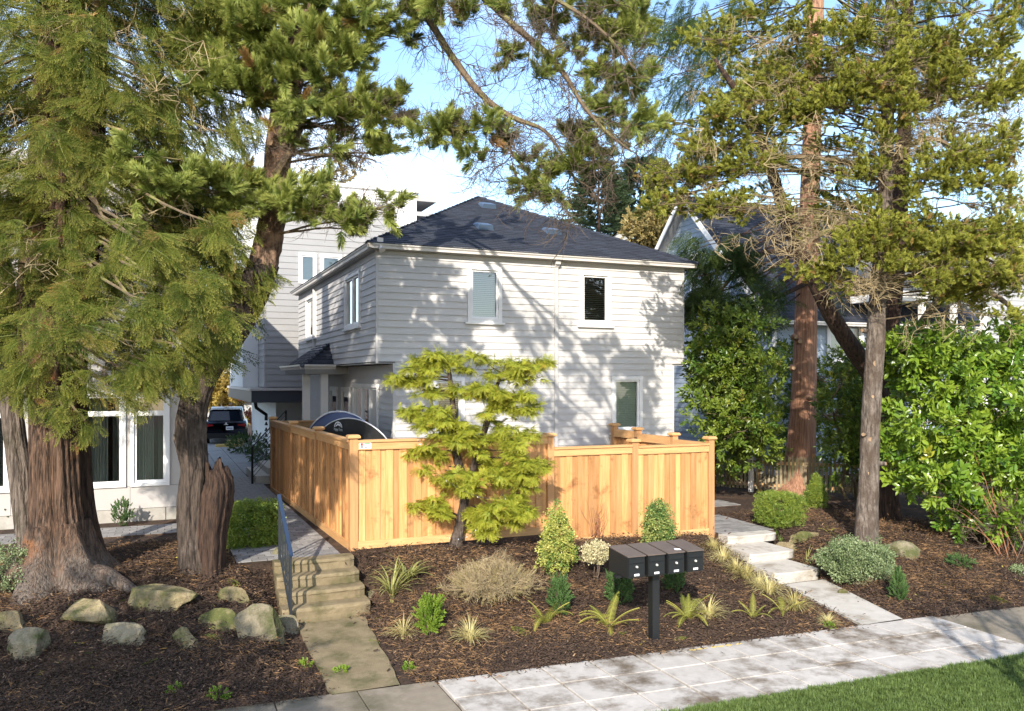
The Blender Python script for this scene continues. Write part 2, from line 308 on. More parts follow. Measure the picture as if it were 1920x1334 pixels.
# ---------------------------------------------------------------- foliage: small leaf clusters, set point by point through a crown
def unit(v): v = np.asarray(v, float); return v / (np.linalg.norm(v, axis=-1, keepdims=True) + 1e-9)
def eulers(g, nrm):
    """euler angles that turn local +X to g and local +Z towards nrm"""
    x = unit(g); z = unit(nrm - np.sum(nrm * x, 1, keepdims=True) * x); y = np.cross(z, x)
    ry = np.arcsin(np.clip(-x[:, 2], -1, 1)); rx = np.arctan2(y[:, 2], z[:, 2]); rz = np.arctan2(x[:, 1], x[:, 0])
    return np.stack([rx, ry, rz], 1)
_gn = {}
def gn_for(protos):
    key = tuple(p.name for p in protos)
    if key in _gn: return _gn[key]
    ng = bpy.data.node_groups.new('leaf_clusters', 'GeometryNodeTree')
    ng.interface.new_socket('Geometry', in_out='INPUT', socket_type='NodeSocketGeometry')
    ng.interface.new_socket('Geometry', in_out='OUTPUT', socket_type='NodeSocketGeometry')
    n, l = ng.nodes, ng.links
    gi, go = n.new('NodeGroupInput'), n.new('NodeGroupOutput'); jn = n.new('GeometryNodeJoinGeometry')
    for p in protos:
        oi = n.new('GeometryNodeObjectInfo'); oi.inputs['Object'].default_value = p; oi.inputs['As Instance'].default_value = False
        gt = n.new('GeometryNodeGeometryToInstance'); l.new(oi.outputs['Geometry'], gt.inputs[0]); l.new(gt.outputs[0], jn.inputs[0])
    ip = n.new('GeometryNodeInstanceOnPoints'); ip.inputs['Pick Instance'].default_value = True
    def na(nm, ty):
        a = n.new('GeometryNodeInputNamedAttribute'); a.data_type = ty; a.inputs['Name'].default_value = nm
        return [o for o in a.outputs if o.enabled and o.name == 'Attribute'][0]
    l.new(gi.outputs[0], ip.inputs['Points']); l.new(jn.outputs[0], ip.inputs['Instance'])
    l.new(na('kind_index', 'INT'), ip.inputs['Instance Index']); l.new(na('turn', 'FLOAT_VECTOR'), ip.inputs['Rotation']); l.new(na('size', 'FLOAT'), ip.inputs['Scale'])
    l.new(ip.outputs[0], go.inputs[0]); _gn[key] = ng; return ng
def scatter(name, pts, g, nrm, size, protos, parent=None, rng=None):
    pts = np.asarray(pts, float); N = len(pts); rng = rng or np.random.default_rng(1)
    me = bpy.data.meshes.new(name); me.vertices.add(N); me.vertices.foreach_set('co', pts.astype(np.float32).ravel())
    for nm, ty, val in (('turn', 'FLOAT_VECTOR', eulers(np.asarray(g, float), np.asarray(nrm, float)).astype(np.float32).ravel()),
                        ('size', 'FLOAT', (np.ones(N) * size).astype(np.float32)), ('kind_index', 'INT', rng.integers(0, len(protos), N).astype(np.int32))):
        a = me.attributes.new(nm, ty, 'POINT'); a.data.foreach_set('vector' if ty == 'FLOAT_VECTOR' else 'value', val)
    me.update(); o = link(bpy.data.objects.new(name, me), parent)
    o.modifiers.new('leaf_clusters', 'NODES').node_group = gn_for(protos); o['kind'] = 'stuff'; return o
def proto(name, mb, mat, tip=True):
    return bpy.data.objects.new(name, mb.mesh(name, mat, False, tip))          # kept out of the scene, only repeated by scatter()

def p_cedar(seed, mat, L=.46):
    r = random.Random(seed); b = MB()
    def blade(p, d, ln, w, t0, t1, zb, dz):
        q = (-d[1], d[0]); mid = (p[0] + d[0] * ln * .45, p[1] + d[1] * ln * .45); e = (p[0] + d[0] * ln, p[1] + d[1] * ln)
        b.add([(p[0], p[1], zb), (mid[0] + q[0] * w, mid[1] + q[1] * w, zb + .003), (e[0], e[1], zb - dz * ln), (mid[0] - q[0] * w, mid[1] - q[1] * w, zb + .003)],
              [(0, 1, 2), (0, 2, 3)], 0, [t0, t0 * .6 + t1 * .4, t1, t0 * .6 + t1 * .4])
    n = 8
    for i in range(n):
        t = (i + .5) / n; x = L * t; z = -.22 * L * t * t
        b.add([(x - L / n, -.004, z), (x, -.004, z), (x, .004, z), (x - L / n, .004, z)], [(0, 1, 2, 3)])
        for s in (-1, 1):
            ln = L * (.56 * (1 - t) ** .7 + .09) * r.uniform(.65, 1.2); a = R(r.uniform(32, 50)); k = max(3, int(ln / .029)); dz = r.uniform(.2, .55); px, py, pz = x, 0.0, z
            for j in range(k):
                u = (j + 1) / k; d = (math.cos(a), s * math.sin(a)); px += d[0] * ln / k; py += d[1] * ln / k; pz -= dz * ln / k * u; a -= R(4)
                l2 = (.036 * (1 - u) + .014) * r.uniform(.8, 1.25)
                for s2 in (-1, 1):
                    a2 = s * a + s2 * R(34); blade((px, py), (math.cos(a2), math.sin(a2)), l2, .0050, .1 + .3 * u, .25 + .65 * u * (.4 + .6 * t), pz, .35)
            blade((px, py), d, .035, .006, .5, .9, pz, .4)
    blade((L, 0), (1, 0), .06, .007, .5, 1, -.22 * L, .4)
    return proto('cedar_frond', b, mat)
def p_pine(seed, mat, twl=.17, nl=.085, n=95, w=.0042, spread=(22, 58)):
    r = random.Random(seed); b = MB()
    b.tube([(-.05, 0, 0), (twl * .9, 0, 0)], [.006, .004], 3, 0, False, tips=[0, 0])
    for i in range(n):
        t = (i + r.random()) / n; x = twl * t; ph = r.uniform(0, 6.283); a = R(lerp(spread[1], spread[0], t) + r.uniform(-8, 8))
        ln = nl * r.uniform(.8, 1.12); d = np.array([math.cos(a), math.sin(a) * math.cos(ph), math.sin(a) * math.sin(ph)])
        q = unit(np.cross(d, [.3, math.sin(ph), -math.cos(ph)])) * w; p = np.array([x, 0, 0]); e = p + d * ln - np.array([0, 0, .012])
        b.add([p - q * .7, p + q * .7, p + d * ln * .6 + q, e, p + d * ln * .6 - q], [(0, 1, 2, 3, 4)], 0, [.0, .0, .35 + .2 * t, .5 + .4 * t, .35 + .2 * t])
    return proto('pine_shoot', b, mat)
def leaf(b, p, d, up, ln, w, t0=0.3, t1=.8, fold=.18, curl=.12):
    d = unit(d); s = unit(np.cross(d, up)); u = np.cross(s, d)
    m1 = p + d * ln * .35; m2 = p + d * ln * .72 - u * curl * ln * .4; e = p + d * ln - u * curl * ln
    b.add([p, m1 + s * w * .5 + u * fold * w, m2 + s * w * .42 + u * fold * w, e, m2 - s * w * .42 + u * fold * w, m1 - s * w * .5 + u * fold * w, m1, m2],
          [(0, 6, 1), (6, 7, 2, 1), (7, 3, 2), (0, 5, 6), (6, 5, 4, 7), (7, 4, 3)], 0, [t0, t0, t0, t1, t0, t0, t0, t0])
def p_laurel(seed, mat, ln=.135, w=.055, n=10, stem=.20):
    r = random.Random(seed); b = MB(); b.tube([(-.04, 0, 0), (stem, 0, 0)], [.005, .003], 3, 0, False)
    for i in range(n):
        t = (i + .5) / n; ph = i * 2.4 + r.uniform(-.3, .3); a = R(lerp(68, 24, t) + r.uniform(-10, 10))
        d = np.array([math.cos(a), math.sin(a) * math.cos(ph), math.sin(a) * math.sin(ph)])
        leaf(b, np.array([stem * t, 0, 0]), d, np.array([.4, r.uniform(-.3, .3), 1.0]), ln * r.uniform(.75, 1.15), w * r.uniform(.85, 1.1), .2 + .4 * t, .4 + .5 * t)
    return proto('laurel_shoot', b, mat)
def p_small(seed, mat, ln=.034, w=.02, n=22, stem=.13):
    r = random.Random(seed); b = MB(); b.tube([(-.03, 0, 0), (stem, 0, 0)], [.003, .0015], 3, 0, False)
    for i in range(n):
        t = (i + .5) / n; ph = i * 2.4 + r.uniform(-.4, .4); a = R(lerp(75, 25, t) + r.uniform(-15, 15))
        d = np.array([math.cos(a), math.sin(a) * math.cos(ph), math.sin(a) * math.sin(ph)])
        leaf(b, np.array([stem * t, 0, 0]), d, np.array([.5, r.uniform(-.4, .4), 1.0]), ln * r.uniform(.75, 1.2), w, .2 + .4 * t, .4 + .5 * t)
    return proto('leafy_twig', b, mat)
def p_cluster(seed, mat, ln=.028, w=.017, n=20, rad=.055):
    """a loose ball of small leaves looking every way"""
    r = np.random.default_rng(seed); b = MB()
    for i in range(n):
        v = unit(r.normal(size=3)); d = unit(v * .8 + r.normal(size=3) * .6)
        leaf(b, v * rad * r.uniform(.2, 1.0), d, unit(np.array([0, 0, 1.0]) + r.normal(size=3) * .6), ln * r.uniform(.7, 1.25), w * r.uniform(.8, 1.15), .3, .7)
    return proto('leaf_cluster', b, mat)
def p_gold(seed, mat):
    r = random.Random(seed); b = MB()
    for k in range(7):
        az = R(r.uniform(-55, 55)); L = r.uniform(.12, .2); tilt = r.uniform(-.3, .25)
        d = np.array([math.cos(az), math.sin(az), tilt])
        for i in range(7):
            t = (i + .5) / 7; p = d * L * t + np.array([0, 0, -.30 * L * t * t]); l2 = .05 * (1 - .5 * t) * r.uniform(.8, 1.2)
            for s in (-1, 1):
                a2 = az + s * R(r.uniform(25, 45)); e = p + np.array([math.cos(a2), math.sin(a2), tilt - .55]) * l2
                q = np.array([-math.sin(a2), math.cos(a2), .2]) * .0045; m = (p + e) / 2
                b.add([p, m + q, e, m - q], [(0, 1, 2), (0, 2, 3)], 0, [.1 + .3 * t, .3 + .4 * t, .55 + .45 * t, .3 + .4 * t])
    return proto('cypress_spray', b, mat)
def p_twigs(seed, mat, L=.38, n=5, rad=.0045):
    r = random.Random(seed); b = MB()
    def tw(p, d, ln, ra, dep):
        pts = [p]; dd = d.copy(); bend = np.array([r.gauss(0, .32), r.gauss(0, .32), r.gauss(0.1, .32)])
        for i in range(5): dd = unit(dd + bend * .55 + np.array([r.gauss(0, .12), r.gauss(0, .12), r.gauss(0, .12)])); pts.append(pts[-1] + dd * ln / 5)
        b.tube(pts, [ra * (1 - .13 * i) for i in range(6)], 3, 0, False)
        if dep:
            for i in (2, 3, 4):
                if r.random() < .8: tw(pts[i], unit(dd + np.array([r.gauss(0, .8), r.gauss(0, .8), r.gauss(0, .8)])), ln * .55, ra * .7, dep - 1)
    for i in range(n): tw(np.zeros(3), unit(np.array([1, r.gauss(0, .55), r.gauss(0, .55)])), L * r.uniform(.7, 1.2), rad, 1)
    return proto('bare_twigs', b, mat, False)
def p_blades(seed, mat, n=40, L=.35, w=.006, spread=.9, droop=.6, seg=4):
    r = random.Random(seed); b = MB()
    for i in range(n):
        az = r.uniform(0, 6.283); out = r.uniform(.1, spread); ln = L * r.uniform(.65, 1.15); d = np.array([out, 0, 1.0]); d /= np.linalg.norm(d)
        p = np.array([r.uniform(0, .04), 0, 0]); L_, R_ = [], []
        for k in range(seg + 1):
            t = k / seg; ww = w * (1 - t ** 2) + .0006
            q = np.array([0, ww, 0]); L_.append(p - q); R_.append(p + q)
            p = p + d * ln / seg; d = unit(d + np.array([.25 * out, 0, -droop * (t + .35) * .75]))
        c, s = math.cos(az), math.sin(az); rot = lambda v: (v[0] * c - v[1] * s, v[0] * s + v[1] * c, v[2])
        b.add([rot(v) for v in L_] + [rot(v) for v in R_], [(k, k + 1, seg + 2 + k, seg + 1 + k) for k in range(seg)], 0, [k / seg for k in range(seg + 1)] * 2)
    return b

P_CEDAR = [p_cedar(i, L_CEDAR, (.34, .40, .46, .42, .50)[i]) for i in range(5)]
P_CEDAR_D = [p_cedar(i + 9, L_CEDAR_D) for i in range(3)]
P_PINE = [p_pine(i, L_PINE, .20, .125, 150, .0038) for i in range(4)]
P_PINE_O = [p_pine(i + 20, L_PINE_O, .15, .062, 90, .0044, (25, 66)) for i in range(4)]
P_LAUREL = [p_laurel(i, L_LAUREL) for i in range(4)]
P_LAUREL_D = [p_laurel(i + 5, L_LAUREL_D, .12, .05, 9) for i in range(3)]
P_GOLD = [p_gold(i, L_GOLD) for i in range(4)]
P_BOX = [p_cluster(i, L_BOX, .026, .016, 22, .055) for i in range(3)]
P_TWIG = [p_twigs(i, mt['twig'], .42, 4, .0050) for i in range(4)]
P_TWIGP = [p_twigs(i + 7, mt['twig_pale'], .40, 4, .0058) for i in range(3)]
P_FIR = [p_pine(i + 40, L_FIR, .55, .12, 60, .02, (35, 60)) for i in range(3)]

def blob_points(c, rad, n, rng, shell=.55):
    """n points through an ellipsoid, fuller towards its outside; returns points and outward directions"""
    v = unit(rng.normal(size=(n, 3))); rr = shell + (1 - shell) * rng.random((n, 1)) ** .7
    return np.array(c) + v * rr * np.array(rad), v
# ================================================================ the setting: ground, pavement, paths, steps
def edge(x): return 9.66 - .052 * x                      # garden edge of the pavement
SW = 1.83                                               # pavement width
ZS = -.78                                               # pavement level
def top_z(x): return -.28 * np.clip((x - 3.0) / 7.3, 0, 1) - .02 * np.clip((x - 10.3) / 4, 0, 1)
def pathL_z(y): return np.where(y < 12.30, ZS + (y - 9.6) / 2.7 * .10, -.68 + np.clip((y - 12.55) / .95, 0, 1) * .68 - .12)
def pathR_x(y): return 9.92 + np.clip((y - 9.1) / 2.4, 0, 2.2) * .58
def pathR_z(y): return np.where(y < 11.5, ZS + (y - 9.1) / 2.4 * .05, -.73 + np.clip((y - 12.2) / 2.0, 0, 1) * .45 - .10)
def ground_z(x, y):
    x = np.asarray(x, float); y = np.asarray(y, float)
    e = y - edge(x); tz = top_z(x)
    t = np.clip(e / 3.75, 0, 1); z = ZS + (tz - ZS) * t ** 1.35
    n = .035 * np.sin(x * 3.1 + 1.7 * np.sin(y * 2.3)) * np.sin(y * 2.7 + 1.1 * np.sin(x * 1.9)) + .018 * np.sin(x * 8.3 + y * 3.1) * np.sin(y * 7.7 - x * 2.2)
    z = z + n * np.clip(e / .6, 0, 1) * np.clip((15.5 - y) / 1.5, 0, 1)
    wl_ = sst(.66, 1.25, np.abs(x - 2.30)); z = np.where(e > 0, lerp(np.minimum(z, pathL_z(y) - .03), z, np.where(y > 13.4, 1, wl_)), z)
    wr_ = sst(.58, 1.25, np.abs(x - pathR_x(y))); z = np.where(e > 0, lerp(np.minimum(z, pathR_z(y) - .03), z, np.where(y > 13.9, 1, wr_)), z)
    z = np.where((y > 13.45), np.where(x < 2.9, np.minimum(z, -.035), np.minimum(z, tz - .02)), z)
    return np.where(e <= 0, ZS - .05, z)
def gz(x, y): return float(ground_z(x, y))
def GP(px, py, z0=-.4):                                  # where a spot seen on the ground lies on the sloping bed
    z = z0
    for _ in range(12):
        p = G(px, py, z); z = .5 * z + .5 * gz(p[0], p[1])
    return np.array([p[0], p[1], gz(p[0], p[1])])

def grid_mesh(name, xs, ys, zf, mat):
    X, Y = np.meshgrid(xs, ys); Z = zf(X, Y); nx, ny = len(xs), len(ys)
    me = bpy.data.meshes.new(name); idx = np.arange(nx * ny).reshape(ny, nx)
    q = np.stack([idx[:-1, :-1], idx[:-1, 1:], idx[1:, 1:], idx[1:, :-1]], -1).reshape(-1, 4)
    me.from_pydata(np.stack([X, Y, Z], -1).reshape(-1, 3).tolist(), [], q.tolist()); me.materials.append(mat)
    me.polygons.foreach_set('use_smooth', [True] * len(q)); me.update(); return me
xs = np.concatenate([[-400, -150, -60, -25, -14], np.arange(-9, 20, .11), [21, 23, 26, 32, 50, 120, 400]])
ys = np.concatenate([[-60, -20, -5, 2, 5, 6.5], np.arange(7.4, 16, .11), np.arange(16, 28, .5), [30, 34, 40, 60, 120, 300, 900]])
tag(link(bpy.data.objects.new('ground', grid_mesh('ground', xs, ys, ground_z, mt['mulch']))), 'dark brown bark mulch bed sloping up to the fence', kind='structure')

# pavement: newer scored slabs, older stained slabs on both sides
def slab(parent, mat, x0, x1, v0, v1, z=ZS, t=.10, name='slab', gap=.004):
    """a slab between x0..x1 and v0..v1 (distance from the garden edge towards the street)"""
    b = MB(); g = gap
    q = [(x0 + g, edge(x0) - v1 + g), (x1 - g, edge(x1) - v1 + g), (x1 - g, edge(x1) - v0 - g), (x0 + g, edge(x0) - v0 - g)]
    c = .006
    qi = [(q[0][0] + c, q[0][1] + c), (q[1][0] - c, q[1][1] + c), (q[2][0] - c, q[2][1] - c), (q[3][0] + c, q[3][1] - c)]
    b.add([(x, y, z - t) for x, y in q] + [(x, y, z - c) for x, y in q] + [(x, y, z) for x, y in qi],
          [(0, 1, 5, 4), (1, 2, 6, 5), (2, 3, 7, 6), (3, 0, 4, 7), (4, 5, 9, 8), (5, 6, 10, 9), (6, 7, 11, 10), (7, 4, 8, 11), (8, 9, 10, 11)])
    return b.build(name, mat, parent)
swk = thing('sidewalk', 'pale scored concrete sidewalk with dark stained slabs at both ends', None, (6, 8.4, ZS)); swk['kind'] = 'structure'
rr = random.Random(4)
for j, X0 in enumerate((3.08, 5.76, 8.44)):
    X1 = X0 + 2.68 if j < 2 else 10.9
    nc = 4
    for c in range(nc):
        for r_ in range(3):
            a, b_ = X0 + (X1 - X0) * c / nc, X0 + (X1 - X0) * (c + 1) / nc
            slab(swk, mt['new_conc'], a + (.010 if c == 0 else 0), b_ - (.010 if c == nc - 1 else 0), SW * r_ / 3, SW * (r_ + 1) / 3, ZS + rr.uniform(-.003, .003), gap=.011)
xx = 3.07
for k in range(9):
    w_ = rr.uniform(.78, .95); slab(swk, mt['old_conc'], xx - w_, xx, -.02, SW, ZS - .012 + rr.uniform(-.008, .008), gap=.006); xx -= w_
xx = 10.91
for k in range(7):
    slab(swk, mt['old_conc'], xx, xx + 1.2, .05, SW, ZS - .015 + rr.uniform(-.006, .006), gap=.006); xx += 1.2
yb = MB()
for k in range(7):
    cx = 6.55 + k * .12 + rr.uniform(-.03, .03); yb.prism([(cx + .05 * math.cos(a) * rr.uniform(.6, 1.5), edge(cx) - .12 + .028 * math.sin(a) * rr.uniform(.4, 1.4), ZS + .005) for a in np.arange(0, 6.2, .8)], (0, 0, .0015))
yb.build('paint_mark', mt['yellow'], swk)
# lawn strip and street side
lawn = tag(link(bpy.data.objects.new('lawn', grid_mesh('lawn', np.concatenate([[-60, -20, -5], np.arange(0, 14, .25), [16, 20, 40, 90]]), np.concatenate([[-30, -10, 0, 3, 5], np.arange(5.5, 8.1, .25)]),
      lambda X, Y: np.where(Y < edge(X) - SW - .02, ZS + .012 + .012 * np.sin(X * 3.3) * np.sin(Y * 4.1), ZS - .07), mt['lawn']))), 'green lawn strip in front of the pale sidewalk', kind='structure')
# left garden path and steps
b = MB(); n = 14
ysl = np.linspace(edge(2.2) - .01, 12.36, n); wob = [rr.uniform(-.02, .02) for _ in range(2 * n)]
xl = [1.83 + wob[i] * .6 for i in range(n)]; xr = [lerp(2.66, 2.83, i / (n - 1)) + wob[n + i] for i in range(n)]
zz = [float(pathL_z(y)) + .004 for y in ysl]
b.add([(xl[i], ysl[i], zz[i]) for i in range(n)] + [(xr[i], ysl[i], zz[i]) for i in range(n)] + [(xl[i], ysl[i], zz[i] - .2) for i in range(n)] + [(xr[i], ysl[i], zz[i] - .2) for i in range(n)],
      [(i, n + i, n + i + 1, i + 1) for i in range(n - 1)] + [(i, i + 1, 2 * n + i + 1, 2 * n + i) for i in range(n - 1)] + [(n + i, 3 * n + i, 3 * n + i + 1, n + i + 1) for i in range(n - 1)])
tag(b.build('garden_path', mt['mossy_conc']), 'brown mossy concrete path leading to the four steps', kind='structure')
stp = thing('concrete_steps', 'four worn mossy concrete steps beside the blue handrail', 'steps', (2.3, 12.3, -.7))
def step_mesh(x0, x1, y0, y1, z0, z1, rnd=.045, jit=.004, seed=1):
    """a step with rounded worn nosing and corners"""
    r = random.Random(seed); b = MB(); prof = [(y1, z0), (y0 + .02, z0), (y0 + .012, z0 + .6 * (z1 - z0)), (y0, z1 - rnd)] + \
        [(y0 + rnd * (1 - math.cos(a)), z1 - rnd * (1 - math.sin(a))) for a in (R(30), R(60), R(90))] + [(y1, z1)]
    k = 16; rows = []
    for i in range(k + 1):
        x = lerp(x0, x1, i / k); e = min(i, k - i); ins = .05 if e == 0 else .012 if e == 1 else 0
        rows.append([(x, y + (ins if y < y1 - .01 else 0) + r.uniform(-jit, jit), z + (r.uniform(-jit, jit) if z > z0 else 0)) for y, z in prof])
    m = len(prof)
    b.add([p for q in rows for p in q], [(i * m + j, (i + 1) * m + j, (i + 1) * m + j + 1, i * m + j + 1) for i in range(k) for j in range(m - 1)] +
          [tuple(range(m)), tuple(k * m + j for j in range(m - 1, -1, -1))])
    return b
for i in range(4):
    y0 = 12.30 + .285 * i; z1 = -.68 + .17 * (i + 1)
    step_mesh(1.66 - .0 * i, 2.90 + .02 * (3 - i), y0, y0 + (.62 if i < 3 else .30), z1 - .172 if i else z1 - .3, z1 - (.002 if i < 3 else .0), seed=i).build('step', mt['mossy_conc'], stp, smooth=False)
# right path and three deep steps
b = MB(); ysl = np.linspace(edge(10) - .0, 11.62, 10); n = 10
xc = [float(pathR_x(y)) for y in ysl]; zz = [float(pathR_z(y)) + .005 for y in ysl]; hw = [lerp(.40, .46, i / 9) for i in range(n)]
b.add([(xc[i] - hw[i], ysl[i], zz[i]) for i in range(n)] + [(xc[i] + hw[i], ysl[i], zz[i]) for i in range(n)] + [(xc[i] - hw[i], ysl[i], zz[i] - .2) for i in range(n)] + [(xc[i] + hw[i], ysl[i], zz[i] - .2) for i in range(n)],
      [(i, n + i, n + i + 1, i + 1) for i in range(n - 1)] + [(i, i + 1, 2 * n + i + 1, 2 * n + i) for i in range(n - 1)] + [(n + i, 3 * n + i, 3 * n + i + 1, n + i + 1) for i in range(n - 1)])
tag(b.build('garden_path', mt['step_conc']), 'pale concrete path leading to the three deep steps', kind='structure')
stp2 = thing('concrete_steps', 'three deep pale concrete steps near the end of the cedar fence', 'steps', (10.5, 11.5, -.75))
for i, (yf, xa, xb) in enumerate(((11.5, 9.98, 10.98), (12.38, 10.16, 11.2), (13.28, 10.36, 11.55))):
    z1 = -.73 + .15 * (i + 1); step_mesh(xa, xb, yf, yf + (1.0 if i < 2 else .36), z1 - (.152 if i else .35), z1, .02, .003, seed=10 + i).build('step', mt['step_conc'], stp2)
# block paving
def paving(name, label, x0, x1, y0, y1, zf, lx=.235, ly=.155, maxp=300, shear=None, seed=3, mat='paver', fill=None):
    r = random.Random(seed); root = thing(name, label, None, ((x0 + x1) / 2, y0, 0)); root['kind'] = 'structure'
    base = MB(); base.box(x0, x1, y0, y1, -.2, 0); base.v = [(p[0] + (shear(p[1]) if shear else 0), p[1], (zf(p[0], p[1]) - .012 if p[2] == 0 else zf(p[0], p[1]) - .2)) for p in base.v]
    base.build('bedding', mt['chip_d'], root)
    rest = MB(); k = 0; row = 0; y = y0
    while y < y1 - .02:
        x = x0 - (lx / 2 if row % 2 else 0)
        while x < x1 - .02:
            xa, xb = max(x, x0), min(x + lx, x1)
            if xb - xa > .05:
                s = shear(y) if shear else 0; z = zf(xa, y) + r.uniform(-.003, .003); g = .006
                if k < maxp: piece('paver', mt[mat], xa + g + s, xb - g + s, y + g, min(y + ly, y1) - g, z - .06, z, root)
                else: rest.box(xa + g + s, xb - g + s, y + g, min(y + ly, y1) - g, z - .06, z)
                k += 1
            x += lx
        y += ly; row += 1
    if rest.n: tag(rest.build('pavers', mt[mat], root), kind='stuff')
    return root
paving('paver_walk', 'grey block paved walk beside the left side of the cedar fence', 1.12, 2.74, 13.44, 25.0, lambda x, y: 0.002, shear=lambda y: -(y - 13.4) * .012)
paving('paver_walk', 'strip of block paving along the beige building wall', -4.2, .62, 16.55, 17.55, lambda x, y: 0.002, lx=.24, ly=.16, seed=5)
paving('paver_walk', 'block paving at the top of the three pale steps', 10.45, 11.75, 13.62, 15.6, lambda x, y: -.278, seed=6, shear=lambda y: (y - 13.6) * .06)
paving('paver_walk', 'block paving strip crossing behind the end of the cedar fence', 10.6, 13.3, 16.6, 17.5, lambda x, y: -.275, seed=8)
dr = MB(); r_ = random.Random(8)
for i in range(5):
    for j in range(14):
        dr.box(.55 + i * .62, .55 + i * .62 + .60, 25.05 + j * 1.2 + (.6 if i % 2 else 0), 25.05 + j * 1.2 + (.6 if i % 2 else 0) + 1.18, -.2, -.01 + r_.uniform(-.004, .004))
tag(dr.build('driveway', mt['drive']), 'grey paved driveway running back to the parked car', kind='structure')
# ================================================================ buildings
YF, XL, XR, XLL, XLR = 17.21, 4.265, 12.0, 4.63, 11.70      # main house: front plane, upper side walls, lower side walls
ZO, ZE, YB = 3.18, 5.58, 27.7                              # overhang underside, wall top, back
def tF(Y): return lambda u, o, z: (u, Y - o, z)            # wall facing the street: along X, out towards the street
def tL(X): return lambda u, o, z: (X - o, u, z)            # wall facing left: along Y, out to the left
_wd = {}
def wedge(mat, ex, side):
    k = (mat.name, round(ex, 4), side)
    if k not in _wd:
        b = MB((lambda u, o, z: (u, -o, z)) if side == 'F' else (lambda u, o, z: (-o, u, z)))
        prof = [(.025, 0), (.006, ex + .004), (-.015, ex + .004), (-.015, 0)]
        b.prism([(0, o, z) for o, z in prof], (1, 0, 0)); _wd[k] = b.mesh('siding_board', mat)
    return _wd[k]
def siding(parent, mat, side, plane, u0, u1, z0, z1, ex, holes=(), clip=None):
    """lap boards, one by one, cut at openings; clip(z) gives the ends under a sloping roof"""
    z = z0
    while z < z1 - .03:
        h = min(ex, z1 - z); a, b_ = (u0, u1) if clip is None else clip(z + h / 2)
        cuts = sorted((max(h0, a), min(h1, b_)) for h0, h1, hz0, hz1 in holes if hz0 < z + h - .01 and hz1 > z + .01 and h1 > a and h0 < b_)
        segs, p = [], a
        for c0, c1 in cuts:
            if c0 - p > .03: segs.append((p, c0))
            p = max(p, c1)
        if b_ - p > .03: segs.append((p, b_))
        short = [(max(h0, a), min(h1, b_), zl, zh) for h0, h1, hz0, hz1 in holes if h1 > a and h0 < b_ for zl, zh in ((z, min(hz0, z + h)), (max(hz1, z), z + h)) if hz0 < z + h - .01 and hz1 > z + .01 and zh - zl > .008]
        for s0, s1, zl, zh in short:
            o = bpy.data.objects.new('siding_board', wedge(mat, ex, side)); link(o, parent); o.location = (s0, plane, zl) if side == 'F' else (plane, s0, zl)
            o.scale = (s1 - s0, 1, (zh - zl) / ex) if side == 'F' else (1, s1 - s0, (zh - zl) / ex)
        for s0, s1 in segs:
            o = bpy.data.objects.new('siding_board', wedge(mat, ex, side)); link(o, parent)
            o.location = (s0, plane, z) if side == 'F' else (plane, s0, z)
            o.scale = (s1 - s0, 1, h / ex) if side == 'F' else (1, s1 - s0, h / ex)
        z += ex
def window(parent, tf, u0, u1, z0, z1, trim=.085, sash=.045, blind=True, sill=True, mullions=(), frame='trim', open_blind=False, deep=.09, transom=None, flip=1):
    b = MB(tf); o1 = .055
    b.box(u0, u1, -.04, o1, z1 - trim, z1); b.box(u0, u1, -.04, o1, z0, z0 + trim); b.box(u0, u0 + trim, -.04, o1 - .002, z0 + trim, z1 - trim); b.box(u1 - trim, u1, -.04, o1 - .002, z0 + trim, z1 - trim)
    f = b.build('window', mt[frame], parent)
    a0, a1, c0, c1 = u0 + trim, u1 - trim, z0 + trim, z1 - trim
    s = MB(tf)
    bars = [a0] + [lerp(a0, a1, m) for m in mullions] + [a1]
    for i in range(len(bars) - 1):
        p, q = bars[i] + (.02 if i else 0), bars[i + 1] - (.02 if i < len(bars) - 2 else 0)
        s.box(p, q, -.05, .018, c1 - sash, c1); s.box(p, q, -.05, .018, c0, c0 + sash); s.box(p, p + sash, -.05, .016, c0 + sash, c1 - sash); s.box(q - sash, q, -.05, .016, c0 + sash, c1 - sash)
        if i: s.box(p - .041, p - .001, -.05, .03, c0, c1)
    if transom: s.box(a0 + sash, a1 - sash, -.05, .017, transom - .05, transom + .05)
    s.build('sash', mt['vinyl'], f)
    g = MB(tf); g.add([(a0 + .01, -.02, c0 + .01), (a1 - .01, -.02, c0 + .01), (a1 - .01, -.02, c1 - .01), (a0 + .01, -.02, c1 - .01)], [(0, 1, 2, 3)]); g.build('pane', mt['glass'], f)
    if blind:
        s = MB(tf); z = c0 + .02; st = .045 if open_blind else .043
        while z < c1:
            if open_blind: s.add([(a0, -.075, z), (a1, -.075, z), (a1, -.115, z + .012), (a0, -.115, z + .012)], [(0, 1, 2, 3)])
            else: s.add([(a0, -.085, z), (a1, -.085, z), (a1, -.105, z + .040), (a0, -.105, z + .040)], [(0, 1, 2, 3)])
            z += st
        s.build('blind', mt['blind'], f)
    if sill:
        s = MB(tf); s.box(u0 - .06, u1 + .06, -.03, .085, z0 - .045, z0 - .002); s.build('sill', mt['trim'], f)
    return f

